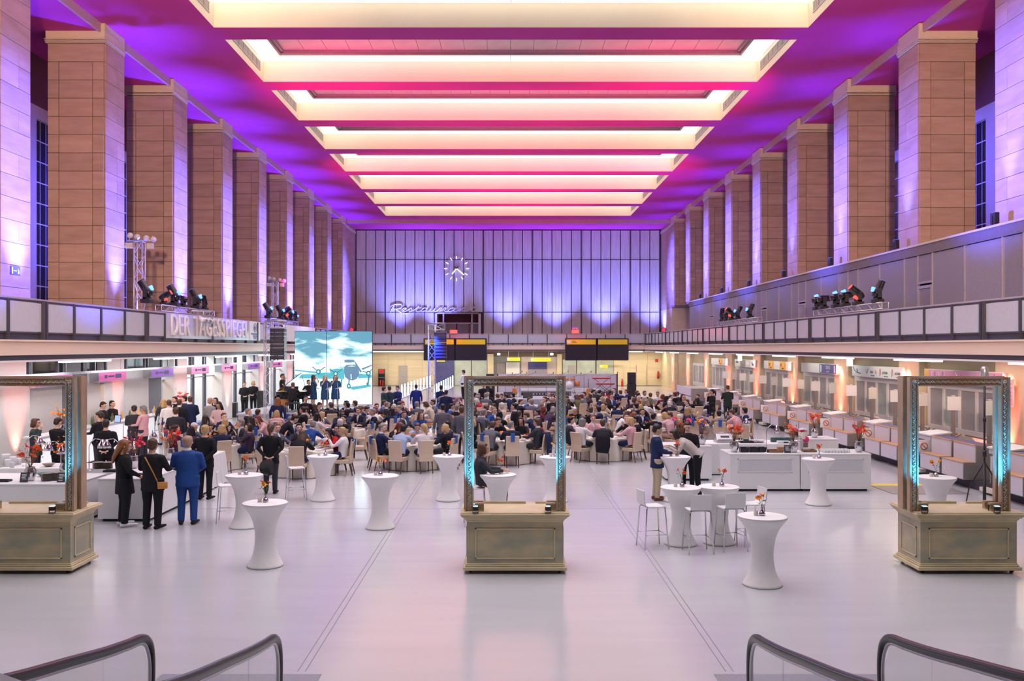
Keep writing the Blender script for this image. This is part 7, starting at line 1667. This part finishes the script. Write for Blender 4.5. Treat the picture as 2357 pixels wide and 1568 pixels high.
for i, (px, D2) in enumerate(((1432, 88.8), (1516.5, 89.0))):
    t = thing('fire_extinguisher', ('red extinguisher on the floor by the frosted glass', 'red extinguisher hung on the rear wall by the pale door')[i], 'fire extinguisher', (PX(px, D2), D2 + (.0 if i == 0 else .45), 0 if i == 0 else .75)); part('cylinder', MB().lathe([(0, 0), (.1, 0), (.1, .55), (.03, .66), (0, .66)], n=12), 'red_paint', t); part('valve', MB().box(-.05, .05, -.02, .02, .66, .74), 'black_plastic', t); part('hose', MB().tube([(.05, -.02, .7), (.18, -.04, .45), (.1, -.06, .1)], .015, 5), 'black_rubber', t)
o = part('fire_sign', MB().box(-.15, .15, 0, .02, -.15, .15), 'red_paint', None, loc=(PX(1512, 89.5), 89.58, PZ(830, 89.5))); tag(o, 'small red fire point sign high on the rear wall', 'sign')
# ================================================================ ESCALATORS
def balustrade(x, lb, s):
    t = thing('escalator_balustrade', lb, 'escalator', (x, 0, 0), group='escalator balustrades')
    path = [(9.0, .15), (9.05, .45), (9.06, .70), (9.0, .88), (8.82, .985), (8.5, 1.04), (8.0, 1.13), (7.4, 1.255), (6.3, 1.49), (5.0, 1.84), (4.0, 2.2), (3.0, 2.85), (2.0, 3.5)]
    P3 = [V((0, y, z)) for y, z in catmull(path, 6)]
    part('handrail', MB().tube(P3, [(.034, .045)] * len(P3), 10), 'black_rubber', t)
    inner = [(y - .05 if i < 4 else y, z - .045) for i, (y, z) in enumerate(path)]
    P4 = [V((0, y, z)) for y, z in catmull(inner, 6)]; part('rail_track', MB().tube(P4, [(.018, .02)] * len(P4), 6), 'steel', t)
    c = catmull(path, 6)
    gy = [(9.0, 7.98), (7.96, 6.75), (6.73, 5.5), (5.48, 4.2)]
    def ztop(y):
        best = 1.0
        for (ya, za), (yb_, zb) in zip(c, c[1:]):
            if min(ya, yb_) <= y <= max(ya, yb_) and za > .5: best = za + (zb - za) * (y - ya) / (yb_ - ya + 1e-9)
        return best
    for a, b in gy:
        pts = [(b, .1 if b > 8 else max(.1, (8 - b) * .55 - .1)), (a, .1 if a > 8 else max(.1, (8 - a) * .55 - .1))]
        ys_ = [a + (b - a) * q / 6 for q in range(7)]
        pts += [(min(yy, 8.98), (ztop(yy) - .05 if yy < 8.85 else .92 - (yy - 8.85) * 2)) for yy in ys_]
        part('glass_panel', MB().prismx(pts, -.006, .006), 'esc_glass', t)
    part('skirt', MB().prismx([(9.3, 0), (9.3, .12), (8.0, .14), (2.5, 3.2), (2.5, 2.6), (8.0, 0)], -.05, .05), 'steel', t)
for i, x in enumerate((-3.52, -2.25, 2.42, 3.72)):
    balustrade(x, 'glass escalator balustrade with black handrail, %s' % ('outer left', 'inner left', 'inner right', 'outer right')[i], 1)
for i, (a, b) in enumerate(((-3.45, -2.32), (2.49, 3.65))):
    t = thing('escalator_step', 'grey escalator step band between the %s handrails' % ('left', 'right')[i], 'escalator', (0, 0, 0)); n = 9
    for k in range(n):
        part('step', MB().box(a, b, 8.4 - .4 * (k + 1), 8.4 - .4 * k, -.0 + .19 * k, .02 + .19 * k).box(a, b, 8.4 - .4 * (k + 1) - .0, 8.4 - .4 * (k + 1) + .02, .19 * k, .19 * (k + 1)), 'counter_grey', t)

# lettering becomes plain mesh
dg = bpy.context.evaluated_depsgraph_get()
for o in TXT:
    me = bpy.data.meshes.new_from_object(o.evaluated_get(dg)); n_ = o.name
    p, M_, m0 = o.parent, o.matrix_local.copy(), o.data.materials[0]
    if not me.materials: me.materials.append(m0)
    q = bpy.data.objects.new(n_ + '_m', me); COL.objects.link(q); q.parent = p; q.matrix_local = M_
    cu = o.data; bpy.data.objects.remove(o); bpy.data.curves.remove(cu); q.name = n_

# nested parts: some pieces belong to a part of their thing
NEST = {'lens': ('head', 'body', 'housing'), 'side_glow': ('head',), 'display': ('control_panel', 'body'), 'panel_rim': ('front_panel',), 'keys': ('body',), 'upper_edge': ('upper_panel',), 'lower_edge': ('lower_panel',),
        'desk_mat': ('upper_body',), 'ban_symbol': ('notice',), 'text_line': ('board', 'header', 'panel', 'print_field'), 'blossom': ('stem',), 'foliage': ('stem',), 'shirt_collar': ('jacket',), 'edge_light': ('platform',), 'valve': ('cylinder',), 'hose': ('valve',),
        'table_edge': ('stretch_cover',), 'logo_shape': ('box',), 'logo_field': ('box',), 'logo_stroke': ('box',), 'print_block': ('lit_face',), 'print_line': ('lit_face',), 'print_ring': ('lit_face',), 'card': ('post',), 'microphone': ('pole',), 'symbol': ('plate', 'panel'), 'flap': ('pouch',), 'rail_track': ('handrail',)}
base = lambda o: o.name.split('.')[0]
for r in [o for o in sc.objects if o.parent is None and o.children]:
    ch = {}
    for c in r.children: ch.setdefault(base(c), c)
    for c in list(r.children):
        for p in NEST.get(base(c), ()):
            if p in ch and ch[p] is not c and ch[p].parent is r and not c.children:
                s_ = ch[p]; M_ = s_.matrix_basis.inverted() @ c.matrix_basis
                c.parent = s_; c.matrix_parent_inverse.identity(); c.matrix_basis = M_; break
